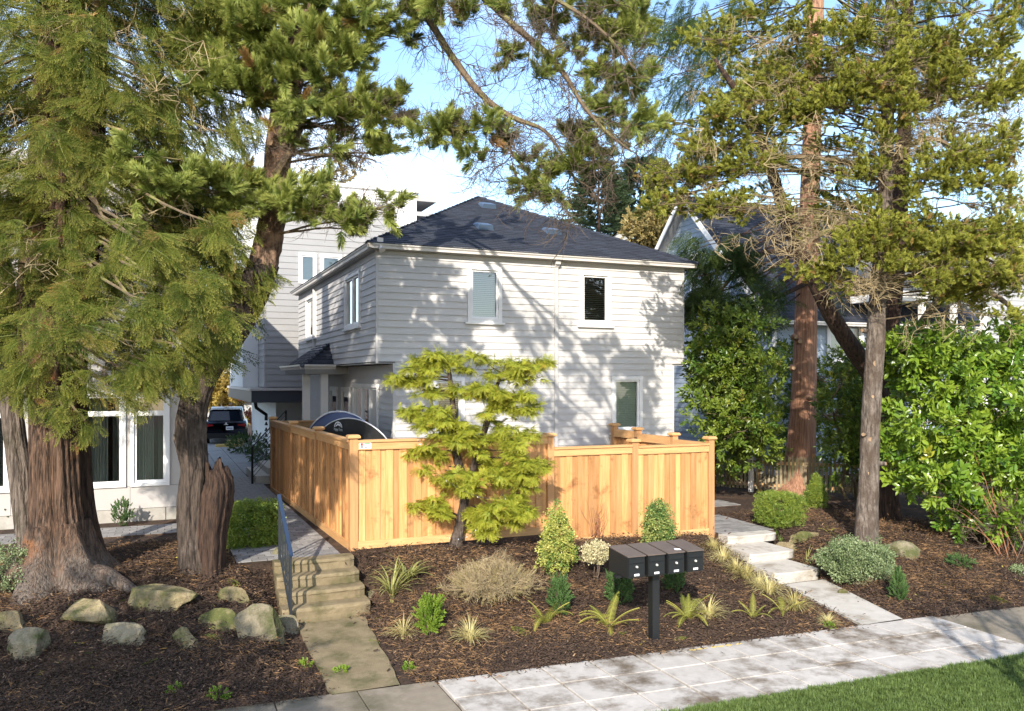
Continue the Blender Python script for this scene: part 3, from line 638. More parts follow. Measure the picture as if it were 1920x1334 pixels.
house = thing('two_storey_house', 'light grey lap sided house with dark hip roof behind the cedar fence', 'house', (8.1, YF, 0))
b = MB(); b.box(XLL + .35, XLR - .35, YF + .32, YB - .3, -.3, ZO); b.box(XL + .35, XR - .35, YF + .32, YB - .2, ZO + .05, ZE - .05)
b.box(XL + .03, XR - .03, YF + .03, YB, ZO + .012, ZO + .04); b.build('core_wall', mt['shadow_grey'], house)
b = MB(); b.box(XL - .005, XLL + .04, YF + .01, YB - .01, ZO - .012, ZO + .011); b.box(XLR - .04, XR + .005, YF + .01, YB, ZO - .012, ZO + .011)
b.box(XL - .12, XR + .14, YF - .12, YB, ZE - .02, ZE + .0)
b.box(XR - .34, XR - .01, YF + .02, YB, ZO + .02, ZE - .03); b.box(XLR - .34, XLR - .01, YF + .02, YB, -.3, ZO - .02); b.build('soffit', mt['soffit'], house)
EX = .1475
def rect(px0, py0, px1, py1, Y): a = onY(px0, py0, Y); c = onY(px1, py1, Y); return a[0], c[0], c[2], a[2]
wins = []
for px0, py0, px1, py1, op in ((876, 498, 940, 606, False), (1086, 509, 1144, 612, True), (1146, 706, 1203, 810, False), (811, 708, 870, 830, True)):
    u0, u1, z0, z1 = rect(px0, py0, px1, py1, YF); wins.append((u0, u1, z0, z1)); window(house, tF(YF), u0, u1, z0, z1, open_blind=op)
siding(house, mt['siding'], 'F', YF, XL + .03, XR - .02, ZO + .03, ZE - .10, EX, wins)
siding(house, mt['siding'], 'F', YF, XLL + .03, XLR - .02, ZO + .03 - 23 * EX, ZO + .028, EX, wins)
b = MB(); b.box(XL - .02, XR + .02, YF - .026, YF + .02, ZE - .10, ZE - .02)                      # frieze
for x in (XL - .022, XR - .03): b.box(x, x + .05, YF - .024, YF + .03, ZO - .01, ZE - .101)
for x in (XLL - .022, XLR - .03): b.box(x, x + .05, YF - .024, YF + .03, -.25, ZO - .013)
b.build('corner_board', mt['siding'], house)
b = MB(); X = 8.43; b.box(X, X + .085, YF - .065, YF - .026, -.1, ZE - .16); b.box(X - .01, X + .11, YF - .14, YF - .075, ZE - .10, ZE - .01); b.prism([(X, YF - .075, ZE - .16), (X, YF - .018, ZE - .16), (X, YF - .09, ZE - .05), (X, YF - .135, ZE - .06)], (.10, 0, 0))
b.build('downspout', mt['siding'], house)
def gutter(pa, pb, out, parent):
    """ogee gutter from pa to pb, opening away from out"""
    pa, pb, out = map(np.array, (pa, pb, out)); prof = [(0, 0), (.085, 0), (.095, .045), (.125, .075), (.125, .12), (.11, .12), (.11, .08), (.08, .05), (.07, .012), (0, .012)]
    b = MB(); b.prism([pa + out * o + np.array([0, 0, z]) for o, z in prof], pb - pa); return b.build('gutter', mt['gutter'], parent)
gutter((XL - .25, YF - .12, ZE), (XR + .26, YF - .12, ZE), (0, -1, 0), house)
gutter((XL - .12, YF - .24, ZE), (XL - .12, YB + .1, ZE), (-1, 0, 0), house)
# left wall
def hl(px0, py0, px1, py1, X): a = onX(px0, py0, X); c = onX(px1, py1, X); return c[1], a[1], c[2], a[2]
lw = []
for px0, py0, px1, py1, mu in ((649, 511, 677, 611, (.5,)), (576, 548, 594, 630, ())):
    u0, u1, z0, z1 = hl(px0, py0, px1, py1, XL); z0, z1 = 4.05, 5.32; lw.append((u0, u1, z0, z1)); window(house, tL(XL), u0, u1, z0, z1, trim=.07, mullions=mu, open_blind=False)
siding(house, mt['siding'], 'L', XL, YF + .03, YB, ZO + .03, ZE - .02, EX, lw)
u0, u1, z0, z1 = hl(664, 708, 711, 800, XLL); z0, z1 = .98, 2.72
lw2 = [(u0, u1, z0, z1)]; window(house, tL(XLL), u0, u1, z0, z1, trim=.08, mullions=(.33, .66), blind=True)
dY = onX(628, 720, XLL)[1]; d2 = onX(650, 720, XLL)[1]
for yy in (dY, d2):
    b = MB(tL(XLL)); b.box(yy - .52, yy + .52, -.03, .05, .32, .40); b.box(yy - .52, yy - .42, -.03, .05, .4, 2.5); b.box(yy + .42, yy + .52, -.03, .05, .4, 2.5); b.box(yy - .52, yy + .52, -.03, .052, 2.5, 2.62)
    f = b.build('door', mt['trim'], house)
    b = MB(tL(XLL)); b.box(yy - .41, yy + .41, -.05, .012, .4, 2.49); b.box(yy - .30, yy + .30, .012, .022, .6, 1.2); b.build('door_leaf', mt['door'], f)
    b = MB(tL(XLL)); b.box(yy - .26, yy + .26, .0125, .018, 1.35, 2.35); b.build('pane', mt['car_glass'], f)
    b = MB(tL(XLL)); b.tube([(yy + .34, .012, 1.28), (yy + .34, .07, 1.28), (yy + .24, .075, 1.28)], .016, 6); b.build('door_handle', mt['bracket'], f)
    lw2.append((yy - .5, yy + .5, .3, 2.6))
siding(house, mt['siding'], 'L', XLL, YF + .03, YB, -.2, ZO - .03, EX, lw2)
ys_ = onX(592, 560, XL)[1]
b = MB(); b.box(XL - .09, XL - .02, ys_ - .05, ys_ + .05, 3.4, ZE - .1); b.build('downspout', mt['siding'], house)
# porch: small hip roof on two columns, deck, entry step
pY0 = onX(570, 690, XL - .80)[1]; pY1 = onX(532, 690, XL - .80)[1]; pX0, pZ = XL - .80, 3.16
apx = [(XL - .01, pY0 + .75, pZ + .62), (XL - .01, pY1 - .75, pZ + .62)]
b = MB(); P0, P1, P2, P3 = (pX0, pY0, pZ), (pX0, pY1, pZ), (XL - .01, pY0, pZ), (XL - .01, pY1, pZ)
b.add([P0, P1, apx[1], apx[0], P2, P3], [(0, 1, 2, 3), (0, 3, 4), (1, 5, 2), (0, 4, 5, 1)]); pr = b.build('porch_roof', mt['soffit'], house)
def shingles(name, mat, o, ux, up, width, height, parent, row=.14, tab=(.2, .36), left=None, right=None, seed=1, lift=.012):
    """courses of shingle tabs on a plane: o = corner, ux along the eave, up the slope; left/right(h) clip the ends"""
    r = random.Random(seed); o, ux, up = np.array(o, float), unit(ux), unit(up); nn = np.cross(ux, up); nn = nn if nn[2] > 0 else -nn
    b = MB(); h = 0.0
    while h < height - .02:
        a = left(h) if left else 0.0; e = right(h) if right else width; u = a - r.uniform(0, .2)
        while u < e:
            w_ = r.uniform(*tab); p, q = max(u, a), min(u + w_, e); t = r.random()
            if q - p > .02:
                l_ = lift + r.uniform(-.003, .004); hh = min(row + .02, height - h + .02)
                b.add([o + ux * p + up * h + nn * l_, o + ux * q + up * h + nn * l_, o + ux * q + up * (h + hh) + nn * .002, o + ux * p + up * (h + hh) + nn * .002, o + ux * p + up * h, o + ux * q + up * h],
                      [(0, 1, 2, 3), (4, 5, 1, 0)], 0, [t] * 6)
            u += w_
        h += row
    ob = b.build(name, mat, parent, tip=True); return tag(ob, kind='stuff')
sl = math.hypot(.62, XL - pX0); L_ = pY1 - pY0
shingles('shingles', mt['shingle'], P0, (0, 1, 0), (XL - pX0, 0, .62), L_, sl, pr, left=lambda h: h / sl * .75, right=lambda h: L_ - h / sl * .75, seed=5)
s2 = math.hypot(.62, .75)
shingles('shingles', mt['shingle'], P0, (1, 0, 0), (0, .75, .62), XL - pX0, s2, pr, left=lambda h: h / s2 * (XL - pX0), seed=6)
b = MB(); b.box(pX0 + .03, XLL, pY0 + .05, pY1 - .05, pZ - .20, pZ - .005); b.build('porch_beam', mt['soffit'], house)
gutter((pX0 - .0, pY0 + .0, pZ - .07), (XL, pY0 + .0, pZ - .07), (0, -1, 0), pr); gutter((pX0, pY0, pZ - .07), (pX0, pY1, pZ - .07), (-1, 0, 0), pr)
for xx_, yy in ((pX0 + .46, pY0 + .12), (pX0 + .06, pY0 + .5)):
    b = MB(); b.box(xx_, xx_ + .18, yy, yy + .18, .25, pZ - .2); b.box(xx_ - .03, xx_ + .21, yy - .03, yy + .21, .25, .5); b.build('porch_column', mt['trim'], house)
b = MB(); b.box(pX0 - .1, XLL - .02, pY0 - .4, pY1, -.1, .26); b.build('porch_deck', mt['found'], house)
# hip roof
RX0, RX1, RY0, RY1, RZ = XL - .26, XR + .28, YF - .26, YB + .26, ZE + .10
rc = (RX0 + RX1) / 2; RA = (rc, 21.35, 7.86); RB = (rc, RY1 - 4.2, 7.86)
b = MB(); b.add([(RX0, RY0, RZ), (RX1, RY0, RZ), (RX1, RY1, RZ), (RX0, RY1, RZ), RA, RB], [(0, 1, 4), (1, 2, 5, 4), (2, 3, 5), (3, 0, 4, 5), (3, 2, 1, 0)]); roof = b.build('roof', mt['canopy'], house)
Wf = RX1 - RX0; run = RA[1] - RY0; rise = RA[2] - RZ; sf = math.hypot(run, rise)
shingles('shingles', mt['shingle'], (RX0, RY0, RZ), (1, 0, 0), (0, run, rise), Wf, sf, roof, row=.135, left=lambda h: h / sf * Wf / 2, right=lambda h: Wf - h / sf * Wf / 2)
Ls = RY1 - RY0; ss = math.hypot(Wf / 2, rise)
shingles('shingles', mt['shingle'], (RX0, RY0, RZ), (0, 1, 0), (Wf / 2, 0, rise), Ls, ss, roof, row=.135, left=lambda h: h / ss * run, right=lambda h: Ls - h / ss * 4.2, seed=3)
b = MB(); r_ = random.Random(2)
for e0, e1 in (((RX0, RY0, RZ), RA), ((RX1, RY0, RZ), RA)):
    e0, e1 = np.array(e0), np.array(e1); n = 24; dv = (e1 - e0) / n; sd = unit(np.cross(dv, [0, 0, 1]))
    for i in range(n):
        p = e0 + dv * i; q = p + dv * 1.15; t = r_.random()
        b.add([p + sd * .12 - [0, 0, .025], p + [0, 0, .045], p - sd * .12 - [0, 0, .025], q + sd * .12 - [0, 0, .03], q + [0, 0, .022], q - sd * .12 - [0, 0, .03]], [(0, 1, 4, 3), (1, 2, 5, 4)], 0, [t] * 6)
tag(b.build('ridge_caps', mt['shingle'], roof, tip=True), kind='stuff')
nrm = unit(np.array([0, -rise, run]))
for px, py in ((913, 388), (906, 427), (1034, 436)):
    d = W(px, py, 1.0) - np.array([0, 0, HC]); o = np.array([RX0, RY0, RZ]); t = ((o - np.array([0, 0, HC])) @ nrm) / (d @ nrm); p = np.array([0, 0, HC]) + d * t
    ux, up = np.array([1, 0, 0]), unit(np.array([0, run, rise])); b = MB()
    def q(u, v, h): return p + ux * u + up * v + nrm * h
    b.add([q(-.2, -.2, .005), q(.2, -.2, .005), q(.2, .2, .005), q(-.2, .2, .005), q(-.17, -.17, .12), q(.17, -.17, .12), q(.16, .16, .07), q(-.16, .16, .07)], [(4, 5, 6, 7), (0, 1, 5, 4), (1, 2, 6, 5), (3, 0, 4, 7)])
    b.add([q(-.20, -.20, .003), q(.20, -.20, .003), q(.20, .22, .003), q(-.20, .22, .003)], [(0, 1, 2, 3)]); b.build('roof_vent', mt['metal_vent'], roof)
b = MB(); c = onY(713, 455, YF - .2); b.tube([c + [0, 0, .0], c + [0, -.03, -.10], c + [.02, -.09, -.17]], [.02, .03, .075], 8); b.box(c[0] - .06, c[0] + .06, c[1] - .02, c[1] + .05, c[2] + .0, c[2] + .10)
b.build('floodlight', mt['gutter'], house)
for i in range(2):                                                  # ridge vents at the back
    b = MB(); p = lerp(np.array([RX0, RY1, RZ]), np.array(RB), .72 - .12 * i); b.box(rc - .6 + .3 * i, rc - .2 + .3 * i, 22.3 - i * .9, 22.6 - i * .9, 7.62 + .1 * i, 7.82 + .12 * i)

# ---------------- grey modern building behind
YG, XG = 29.3, onY(497, 700, 29.3)[0]
gb = thing('grey_modern_building', 'tall grey lap sided modern building with flat roof behind the house', 'building', (6, YG, 0))
zc = onY(520, 727, YG)[2]; zt = onY(640, 392, YG)[2]; xr = onY(744, 430, YG)[0]
b = MB(); b.box(XG + .3, xr - .05, YG + .3, 38.5, zc, zt - .1); b.box(XG + .62, xr, YG + .9, 38.0, -.4, zc); b.build('core_wall', mt['grey_siding'], gb)
gw = []
for px0, px1 in ((560, 594), (600, 641), (645, 690)):
    u0, u1, z0, z1 = rect(px0, 474 + (px0 - 560) * .03, px1, 533, YG); z0, z1 = onY(560, 532, YG)[2], onY(560, 474, YG)[2]; gw.append((u0, u1, z0, z1)); window(gb, tF(YG), u0, u1, z0, z1, trim=.09, blind=True, sill=False)
siding(gb, mt['grey_siding'], 'F', YG, XG + .02, xr, zc + .02, zt, .215, gw)
gl_ = []
for px, pw, y0, y1 in ((464, 12, 632, 722), (481, 5, 625, 680)):
    u1 = onX(px - pw / 2, 700, XG)[1]; u0 = onX(px + pw / 2, 700, XG)[1]; z1 = onX(px, y0, XG)[2]; z0 = onX(px, y1, XG)[2]; gl_.append((u0, u1, z0, z1))
    window(gb, tL(XG), u0, u1, z0, z1, trim=.09, mullions=(.5,) if pw > 6 else (), blind=True, sill=False, transom=lerp(z0, z1, .8) if pw > 6 else None)
siding(gb, mt['grey_siding'], 'L', XG, YG + .02, 38.4, zc + .02, zt, .215, gl_)
b = MB(); b.box(XG - .03, XG + .03, YG - .028, YG + .03, zc, zt); b.build('corner_board', mt['grey_siding'], gb)
b = MB(); b.box(XG - .05, xr + .05, YG - .06, 38.5, zt, zt + .16); b.build('parapet', mt['canopy_top'], gb)
for px in (456, 477):
    yy = onX(px, 700, XG)[1]; b = MB(); b.tube([(XG - .07, yy, zc + .1), (XG - .07, yy, zt - .3)], .055, 8); b.build('downpipe', mt['bracket'], gb)
b = MB(); b.box(XG - .55, xr, YG - .55, 38.6, zc - .10, zc - .01); b.build('canopy_slab', mt['canopy_top'], gb)
b = MB(); b.box(XG - .50, xr, YG - .5, 38.5, zc - .50, zc - .102); b.build('canopy_fascia', mt['canopy'], gb)
b = MB(); b.box(XG + .45, xr, YG + .7, 38.2, -.5, zc - .5); lo_ = b.build('lower_wall', mt['pale_panel'], gb)
b = MB(); yy = YG + 1.6; b.box(XG + .39, XG + .449, yy, yy + .5, .75, 1.5); b.build('meter_box', mt['label'], gb)
b = MB(); b.box(XG + .37, XG + .389, yy + .12, yy + .38, .85, 1.4); b.build('meter_face', mt['bracket'], gb)
b = MB(); p = (XG + .1, YG + .55); b.tube([(XG - .3, YG + .3, zc - .45), (XG - .25, YG + .35, zc - .7), (p[0], p[1], zc - .95), (p[0], p[1], zc - 1.15)], .06, 8)
for i in range(10): b.tube([(p[0], p[1], zc - 1.2 - i * .2), (p[0], p[1], zc - 1.32 - i * .2)], [.02, .065], 6)
b.build('rain_chain', mt['bracket'], gb)
b = MB(); b.box(XG + .50, XG + .57, YG + 3.2, YG + 3.5, .3, 2.2); b.build('side_window', mt['car_glass'], gb)
# stair penthouse with projecting eyebrow roofs
zp0, zp1 = zt + .16, onY(700, 356, YG + 2)[2]; xa, xb = onY(455, 380, YG + 2)[0], onY(781, 380, YG + 2)[0]
b = MB(); b.box(xa, xb, YG + 2, 37, zc, zp1); b.build('penthouse_wall', mt['pale_panel'], gb)
b = MB(); b.box(xa - .1, xb + .12, YG + 1.9, 37.1, zp1, zp1 + .12); b.build('penthouse_roof', mt['pale_panel'], gb)
for (y0p, y1p, px1) in ((366, 377, 818), (397, 405, 811)):
    z1 = onY(781, y0p, YG + 2)[2]; z0 = onY(781, y1p, YG + 2)[2]; xe = onY(px1, y0p, YG + 2)[0]
    b = MB(); b.prism([(xb, YG + 1.98, z0), (xe, YG + 1.98, z0), (xe, YG + 4.4, z0), (xb, YG + 4.4, z0)], (0, 0, z1 - z0)); b.build('eyebrow_roof', mt['soffit'], gb)
for px0, px1, y0, y1 in ((640, 676, 376, 393), (705, 731, 380, 396)):
    u0, u1, z0, z1 = rect(px0, y0, px1, y1, YG + 1.99); b = MB(); b.box(u0, u1, YG + 1.97, YG + 2.05, z0, z1); b.build('roof_screen', mt['soffit'], gb)

# ---------------- beige building on the left
YBW = 18.35
bb = thing('beige_building', 'beige panelled building with white framed windows behind the big cedar', 'building', (-1.5, YBW, 0))
bx1 = .80
b = MB(); b.box(-9, bx1 - .3, YBW + .5, 30, -.2, 7.0); b.build('core_wall', mt['shadow_grey'], bb)
bw = []
for px0, px1 in ((150, 236), (244, 318), (-70, 20)):
    u0, u1 = onY(px0, 800, YBW)[0], onY(px1, 800, YBW)[0]; z0, z1 = onY(280, 911, YBW)[2], onY(280, 735, YBW)[2]; bw.append((u0, u1))
    window(bb, tF(YBW), u0, u1, z0, z1, trim=.07, sash=.05, blind=False, sill=False, frame='vinyl', transom=onY(280, 775, YBW)[2])
    c = MB(tF(YBW)); m = 26
    for side in (0, 1):
        a, e = (u0 + .06, lerp(u0, u1, .60)) if side == 0 else (lerp(u0, u1, .70), u1 - .1)
        c.add([(lerp(a, e, i / m), -.16 - .03 * math.sin(i * 1.9), zz) for zz in (z0 + .05, z1 - .05) for i in range(m + 1)], [(i, i + 1, m + 2 + i, m + 1 + i) for i in range(m)])
    c.build('curtain', mt['curtain'], bb)
zs0, zs1 = z0, z1
us = sorted([-9.0] + [v for w_ in bw for v in w_] + [bx1])
def panel(x0, x1, za, zb): 
    if x1 - x0 > .02: b = MB(); b.box(x0 + .003, x1 - .003, YBW - .012, YBW + .02, za + .003, zb - .003); b.build('wall_panel', mt['beige_panel'], bb)
for i in range(0, len(us), 2): panel(us[i], us[i + 1], zs0, zs1)
seams = [-9, -6.4, -4.0, us[1], us[2], us[3], us[5] - .0, bx1]
seams = sorted(set(seams))
for i in range(len(seams) - 1): panel(seams[i], seams[i + 1], .22, zs0); panel(seams[i], seams[i + 1], zs1, 4.2); panel(seams[i], seams[i + 1], 4.2, 7.0)
b = MB(); b.box(bx1 - .03, bx1 + .0, YBW, 30, .1, 7); b.build('end_wall', mt['beige_panel'], bb)
b = MB(); b.box(-9.2, bx1 + .2, YBW - .3, 30, 7.0, 7.2); b.build('roof_slab', mt['canopy_top'], bb)
for i in range(9): piece('foundation_block', mt['found'], -5.2 + i * .67, -5.2 + i * .67 + .655, YBW - .03, YBW + .05, -.15, .215, bb)

# ---------------- blue-grey gabled house on the right
XH, YH = 17.85, 20.7
bh = thing('blue_gabled_house', 'pale blue gabled house with dark shingle roof behind the right hand trees', 'house', (20, YH, 0))
ZHE, YP, ZP, YHB = 5.05, 25.1, 9.45, 29.3; XH1 = 27.0
b = MB(); b.box(XH + .15, XH1, YH + .15, YHB - .1, -.4, ZHE); b.add([(XH + .15, YH + .2, ZHE), (XH + .15, YHB - .2, ZHE), (XH + .15, YP, ZP - .3), (XH1, YH + .2, ZHE), (XH1, YHB - .2, ZHE), (XH1, YP, ZP - .3)], [(0, 2, 1), (3, 4, 5), (0, 3, 5, 2), (1, 2, 5, 4)]); b.build('core_wall', mt['blue_siding'], bh)
a_ = onX(1300, 505, XH); gwin = (onX(1327, 490, XH)[1], onX(1296, 490, XH)[1], 6.0, 7.35)
window(bh, tL(XH), *gwin, trim=.11, blind=True)
siding(bh, mt['blue_siding'], 'L', XH, YH, YHB, -.2, ZHE, .18)
siding(bh, mt['blue_siding'], 'L', XH, YH, YHB, ZHE, ZP - .15, .18, [gwin], clip=lambda z: (YH + (z - ZHE) * (YP - YH) / (ZP - ZHE) + .05, YHB - (z - ZHE) * (YHB - YP) / (ZP - ZHE) - .05))
fw = []
u0, u1 = onY(1549, 620, YH)[0], onY(1618, 620, YH)[0]; z1, z0 = onY(1580, 603, YH)[2], onY(1580, 665, YH)[2] - .3
for p0, p1 in ((1549, 1618), (1745, 1800), (1804, 1850)):
    u0, u1 = onY(p0, 620, YH)[0], onY(p1, 620, YH)[0]; fw.append((u0, u1, z0, z1)); window(bh, tF(YH), u0, u1, z0, z1, trim=.14, blind=True, mullions=())
siding(bh, mt['blue_siding'], 'F', YH, XH, XH1, -.2, ZHE - .02, .18, fw)
b = MB(); b.box(XH - .03, XH + .1, YH - .03, YH + .03, -.2, ZHE - .2); b.build('corner_board', mt['trim'], bh)
ov = .45
b = MB(); up = np.array([0, YP - YH, ZP - ZHE]); upn = unit(up); up2 = np.array([0, YP - YHB, ZP - ZHE]); dn = unit(up2)
e0 = np.array([XH - ov, YH, ZHE]) - upn * .55; e1 = np.array([XH1, YH, ZHE]) - upn * .55; p0, p1 = np.array([XH - ov, YP, ZP]), np.array([XH1, YP, ZP]); f0 = np.array([XH - ov, YHB, ZHE]) - dn * .4; f1 = np.array([XH1, YHB, ZHE]) - dn * .4
b.add([e0, e1, p1, p0, f0, f1], [(0, 1, 2, 3), (3, 2, 5, 4)]); b.add([v + np.array([0, 0, -.12]) for v in (e0, e1, p1, p0, f0, f1)], [(3, 2, 1, 0), (4, 5, 2, 3)]); hr = b.build('roof', mt['soffit'], bh)
shingles('shingles', mt['shingle'], e0 + np.array([0, 0, .01]), (1, 0, 0), up, XH1 - XH + ov, np.linalg.norm(p0 - e0), hr, row=.15, seed=11)
for (s0, s1) in ((e0, p0), (f0, p0)):
    b = MB(); b.prism([s0 + [-.04, 0, -.20], s0 + [-.04, 0, .05], s1 + [-.04, 0, .05], s1 + [-.04, 0, -.20]], (.04, 0, 0)); b.build('rake_board', mt['trim'], bh)
gutter(e0 + [0, 0, -.12], e1 + [0, 0, -.12], (0, -1, 0), bh)
# lower porch wing of that house
wx0, wx1, wy = onY(1672, 560, YH - 1.6)[0], onY(1862, 560, YH - 1.6)[0], YH - 1.6
wz = onY(1770, 552, wy)[2]
b = MB(); b.add([(wx0 - .2, wy, wz), (wx1 + .2, wy, wz), (wx1 - .4, YH + 1.5, wz + 1.55), (wx0 - .2, YH + 1.5, wz + 1.55)], [(0, 1, 2, 3)]); b.box(wx0, wx1, wy + .15, YH + .1, wz - .25, wz - .02); wr = b.build('porch_roof', mt['trim'], bh)
up3 = np.array([-.0, YH + 1.5 - wy, 1.55]); shingles('shingles', mt['shingle_old'], (wx0 - .2, wy, wz + .02), (1, 0, 0), up3, wx1 - wx0 + .4, np.linalg.norm(up3), wr, row=.17, seed=12, right=lambda h: wx1 - wx0 + .4 - h * .28)
gutter((wx0 - .2, wy, wz - .1), (wx1 + .2, wy, wz - .1), (0, -1, 0), bh)
for x in np.linspace(wx0 + .1, wx1 - .15, 4): piece('porch_column', mt['trim'], x, x + .16, wy + .2, wy + .36, -.2, wz - .25, bh)
# ---------------- white house beyond, at the right edge
wh = thing('white_sided_house', 'white lap sided house at the right edge beyond the laurel hedge', 'house', (31, 23, 0))
Yw = 23.5; x0w = onY(1838, 600, Yw)[0]
b = MB(); b.box(x0w + .1, x0w + 9, Yw + .05, 31, -.4, 8.2); b.build('core_wall', mt['white_siding'], wh)
siding(wh, mt['white_siding'], 'F', Yw, x0w, x0w + 9, 1.5, 8.2, .2)
b = MB(); b.box(x0w - .05, x0w + .08, Yw - .03, Yw + .04, -.4, 8.2); b.build('corner_board', mt['trim'], wh)
b = MB(); b.prism([(x0w - .5, Yw - .5, 8.2), (x0w + 9.5, Yw - .5, 8.2), (x0w + 9.5, 31.5, 8.2), (x0w - .5, 31.5, 8.2)], (0, 0, .15)); b.build('eave_board', mt['trim'], wh)
b = MB(); b.add([(x0w - .5, Yw - .5, 8.36), (x0w + 9.5, Yw - .5, 8.36), (x0w + 9.5, 31.5, 8.36), (x0w - .5, 31.5, 8.36), (x0w + 3, 27.5, 10), (x0w + 6, 27.5, 10)], [(0, 1, 5, 4), (1, 2, 5), (2, 3, 4, 5), (3, 0, 4)]); b.build('roof', mt['shingle_old'], wh)
# ---------------- distant gable peeping over the roof, and a low house at the end of the drive
fg = thing('distant_white_gable', 'small white gable end peeping over the hip roof below the fir', 'house', tuple(W(1165, 460, 48)[:2]) + (0,))
c = W(1163, 432, 48); b = MB(); uxx = np.array([CA, -SA, 0]); vyy = np.array([SA, CA, 0])
pk = c; l0 = c - uxx * 1.6 + np.array([0, 0, -1.5]); r0 = c + uxx * 1.3 + np.array([0, 0, -1.5])
b.prism([l0, r0, pk], vyy * 6)
b.prism([l0 * [1, 1, 0] + [0, 0, -.5], r0 * [1, 1, 0] + [0, 0, -.5], r0, l0], vyy * 6); b.build('wall', mt['white_siding'], fg)
b = MB(); b.add([l0 + [0, 0, .1] - uxx * .5 - vyy * .3 + [0, 0, -.5], pk + [0, 0, .12] - vyy * .3, pk + [0, 0, .12] + vyy * 6, l0 + [0, 0, -.4] - uxx * .5 + vyy * 6], [(0, 1, 2, 3)]); b.add([r0 + [0, 0, -.35] + uxx * .4 - vyy * .3, pk + [0, 0, .12] - vyy * .3, pk + [0, 0, .12] + vyy * 6, r0 + [0, 0, -.35] + uxx * .4 + vyy * 6], [(0, 1, 2, 3)]); b.build('roof', mt['shingle_old'], fg)
b = MB(); b.prism([pk + [0, 0, -.75] - uxx * .35 - vyy * .03, pk + [0, 0, -.75] + uxx * .35 - vyy * .03, pk + [0, 0, -1.35] + uxx * .35 - vyy * .03, pk + [0, 0, -1.35] - uxx * .35 - vyy * .03], vyy * .02); b.build('window', mt['car_glass'], fg)
lh = thing('low_red_roofed_house', 'low pale house with red edged roof at the end of the driveway', 'house', tuple(W(410, 770, 62)[:2]) + (0,))
p0 = W(330, 752, 62); b = MB()
for i in range(5):
    q0 = p0 + uxx * (i * 1.7); b.prism([q0 * [1, 1, 0] + [0, 0, -.5], q0 * [1, 1, 0] + uxx * .8 + [0, 0, -.5], (q0 + uxx * .8), q0], vyy * 5)
b.build('wall', mt['white_siding'], lh); b = MB(); b.prism([p0 * [1, 1, 0] + [0, 0, -.4] + vyy * .3, p0 * [1, 1, 0] + uxx * 8 + [0, 0, -.4] + vyy * .3, p0 + uxx * 8 + vyy * .3, p0 + vyy * .3], vyy * 4); b.build('window', mt['car_glass'], lh)
b = MB(); b.prism([p0 - uxx * 1 + [0, 0, .0] - vyy * .6, p0 + uxx * 9 - vyy * .6, p0 + uxx * 9 + [0, 0, .35] - vyy * .6, p0 - uxx + [0, 0, .35] - vyy * .6], vyy * 6); b.build('eave_board', M('red_trim', (.28, .07, .05), rough=.7), lh)
b = MB(); b.add([p0 - uxx * 1 + [0, 0, .36] - vyy * .7, p0 + uxx * 9 + [0, 0, .36] - vyy * .7, p0 + uxx * 8 + [0, 0, 1.7] + vyy * 3, p0 + [0, 0, 1.7] + vyy * 3], [(0, 1, 2, 3)]); b.build('roof', mt['canopy_top'], lh)
# ================================================================ cedar board fence
fence = thing('cedar_fence', 'new orange cedar board fence with capped posts round the front yard', 'fence', (6.5, 13.75, 0))
bb_ = MB(); bb_.box(-.5, .5, -.009, .009, 0, 1); BOARD = bb_.mesh('fence_board', mt['board'])
rf = random.Random(12)
def obj_at(name, me, loc, ang, scale, parent):
    o = bpy.data.objects.new(name, me); link(o, parent); o.location = loc; o.rotation_euler = (0, 0, ang); o.scale = scale; return o
pb_ = MB(); pb_.box(-.065, .065, -.065, .065, 0, 1); POST = pb_.mesh('fence_post', mt['post'])
cb = MB()
cb.add([(sx * w_, sy * w_, z) for z, w_ in ((0, .07), (.012, .105), (.04, .105), (.065, .085)) for sx, sy in ((-1, -1), (1, -1), (1, 1), (-1, 1))],
       [(0, 1, 2, 3)[::-1]] + [(4 * k + i, 4 * k + (i + 1) % 4, 4 * k + 4 + (i + 1) % 4, 4 * k + 4 + i) for k in range(3) for i in range(4)] + [(12, 13, 14, 15)])
CAP = cb.mesh('post_cap', mt['rail'])
rb_ = MB(); rb_.box(-.5, .5, -.5, .5, -.5, .5); RAILM = rb_.mesh('fence_rail', mt['rail'])
def post(x, y, z0, z1, parent=fence, s=1.0):
    obj_at('post', POST, (x, y, z0), 0, (s, s, z1 - z0), parent); obj_at('post_cap', CAP, (x, y, z1), 0, (s, s, 1), parent)
def bay(p, q, z0, z1, out, parent=fence):
    """one bay of overlapping boards between two posts; out is the outward side"""
    p, q = np.array(p, float), np.array(q, float); d = q - p; L = np.linalg.norm(d); d /= L; ang = math.atan2(d[1], d[0]); nrm_ = np.array(out, float)
    at = lambda s, o: p + d * s + nrm_ * o
    s = .065; k = 0
    while s < L - .07:
        w_ = rf.uniform(.125, .142) if k % 2 == 0 else rf.uniform(.095, .125); w_ = min(w_, L - .065 - s)
        if w_ > .03:
            c = at(s + w_ / 2, .020 if k % 2 == 0 else .004)
            obj_at('board', BOARD, (c[0], c[1], z0 + .06), ang, (w_ + (.0 if k % 2 == 0 else .05), 1, z1 - z0 - .16), parent)
        s += w_ + .001; k += 1
    def rail(o, w_, za, zb, th): c = at(L / 2, o); obj_at('rail', RAILM, (c[0], c[1], (za + zb) / 2), ang, (L - .13, th, zb - za), parent)
    rail(.044, 0, z1 - .165, z1 - .04, .03); rail(.044, 0, z0 - .03, z0 + .10, .03); rail(.012, 0, z1 - .038, z1, .15); rail(-.03, 0, z1 - .165, z1 - .04, .035)
FY = 13.73
fx = [3.0, 4.72, 6.44] + [onY(px, 900, FY)[0] for px in (1188, 1331)]
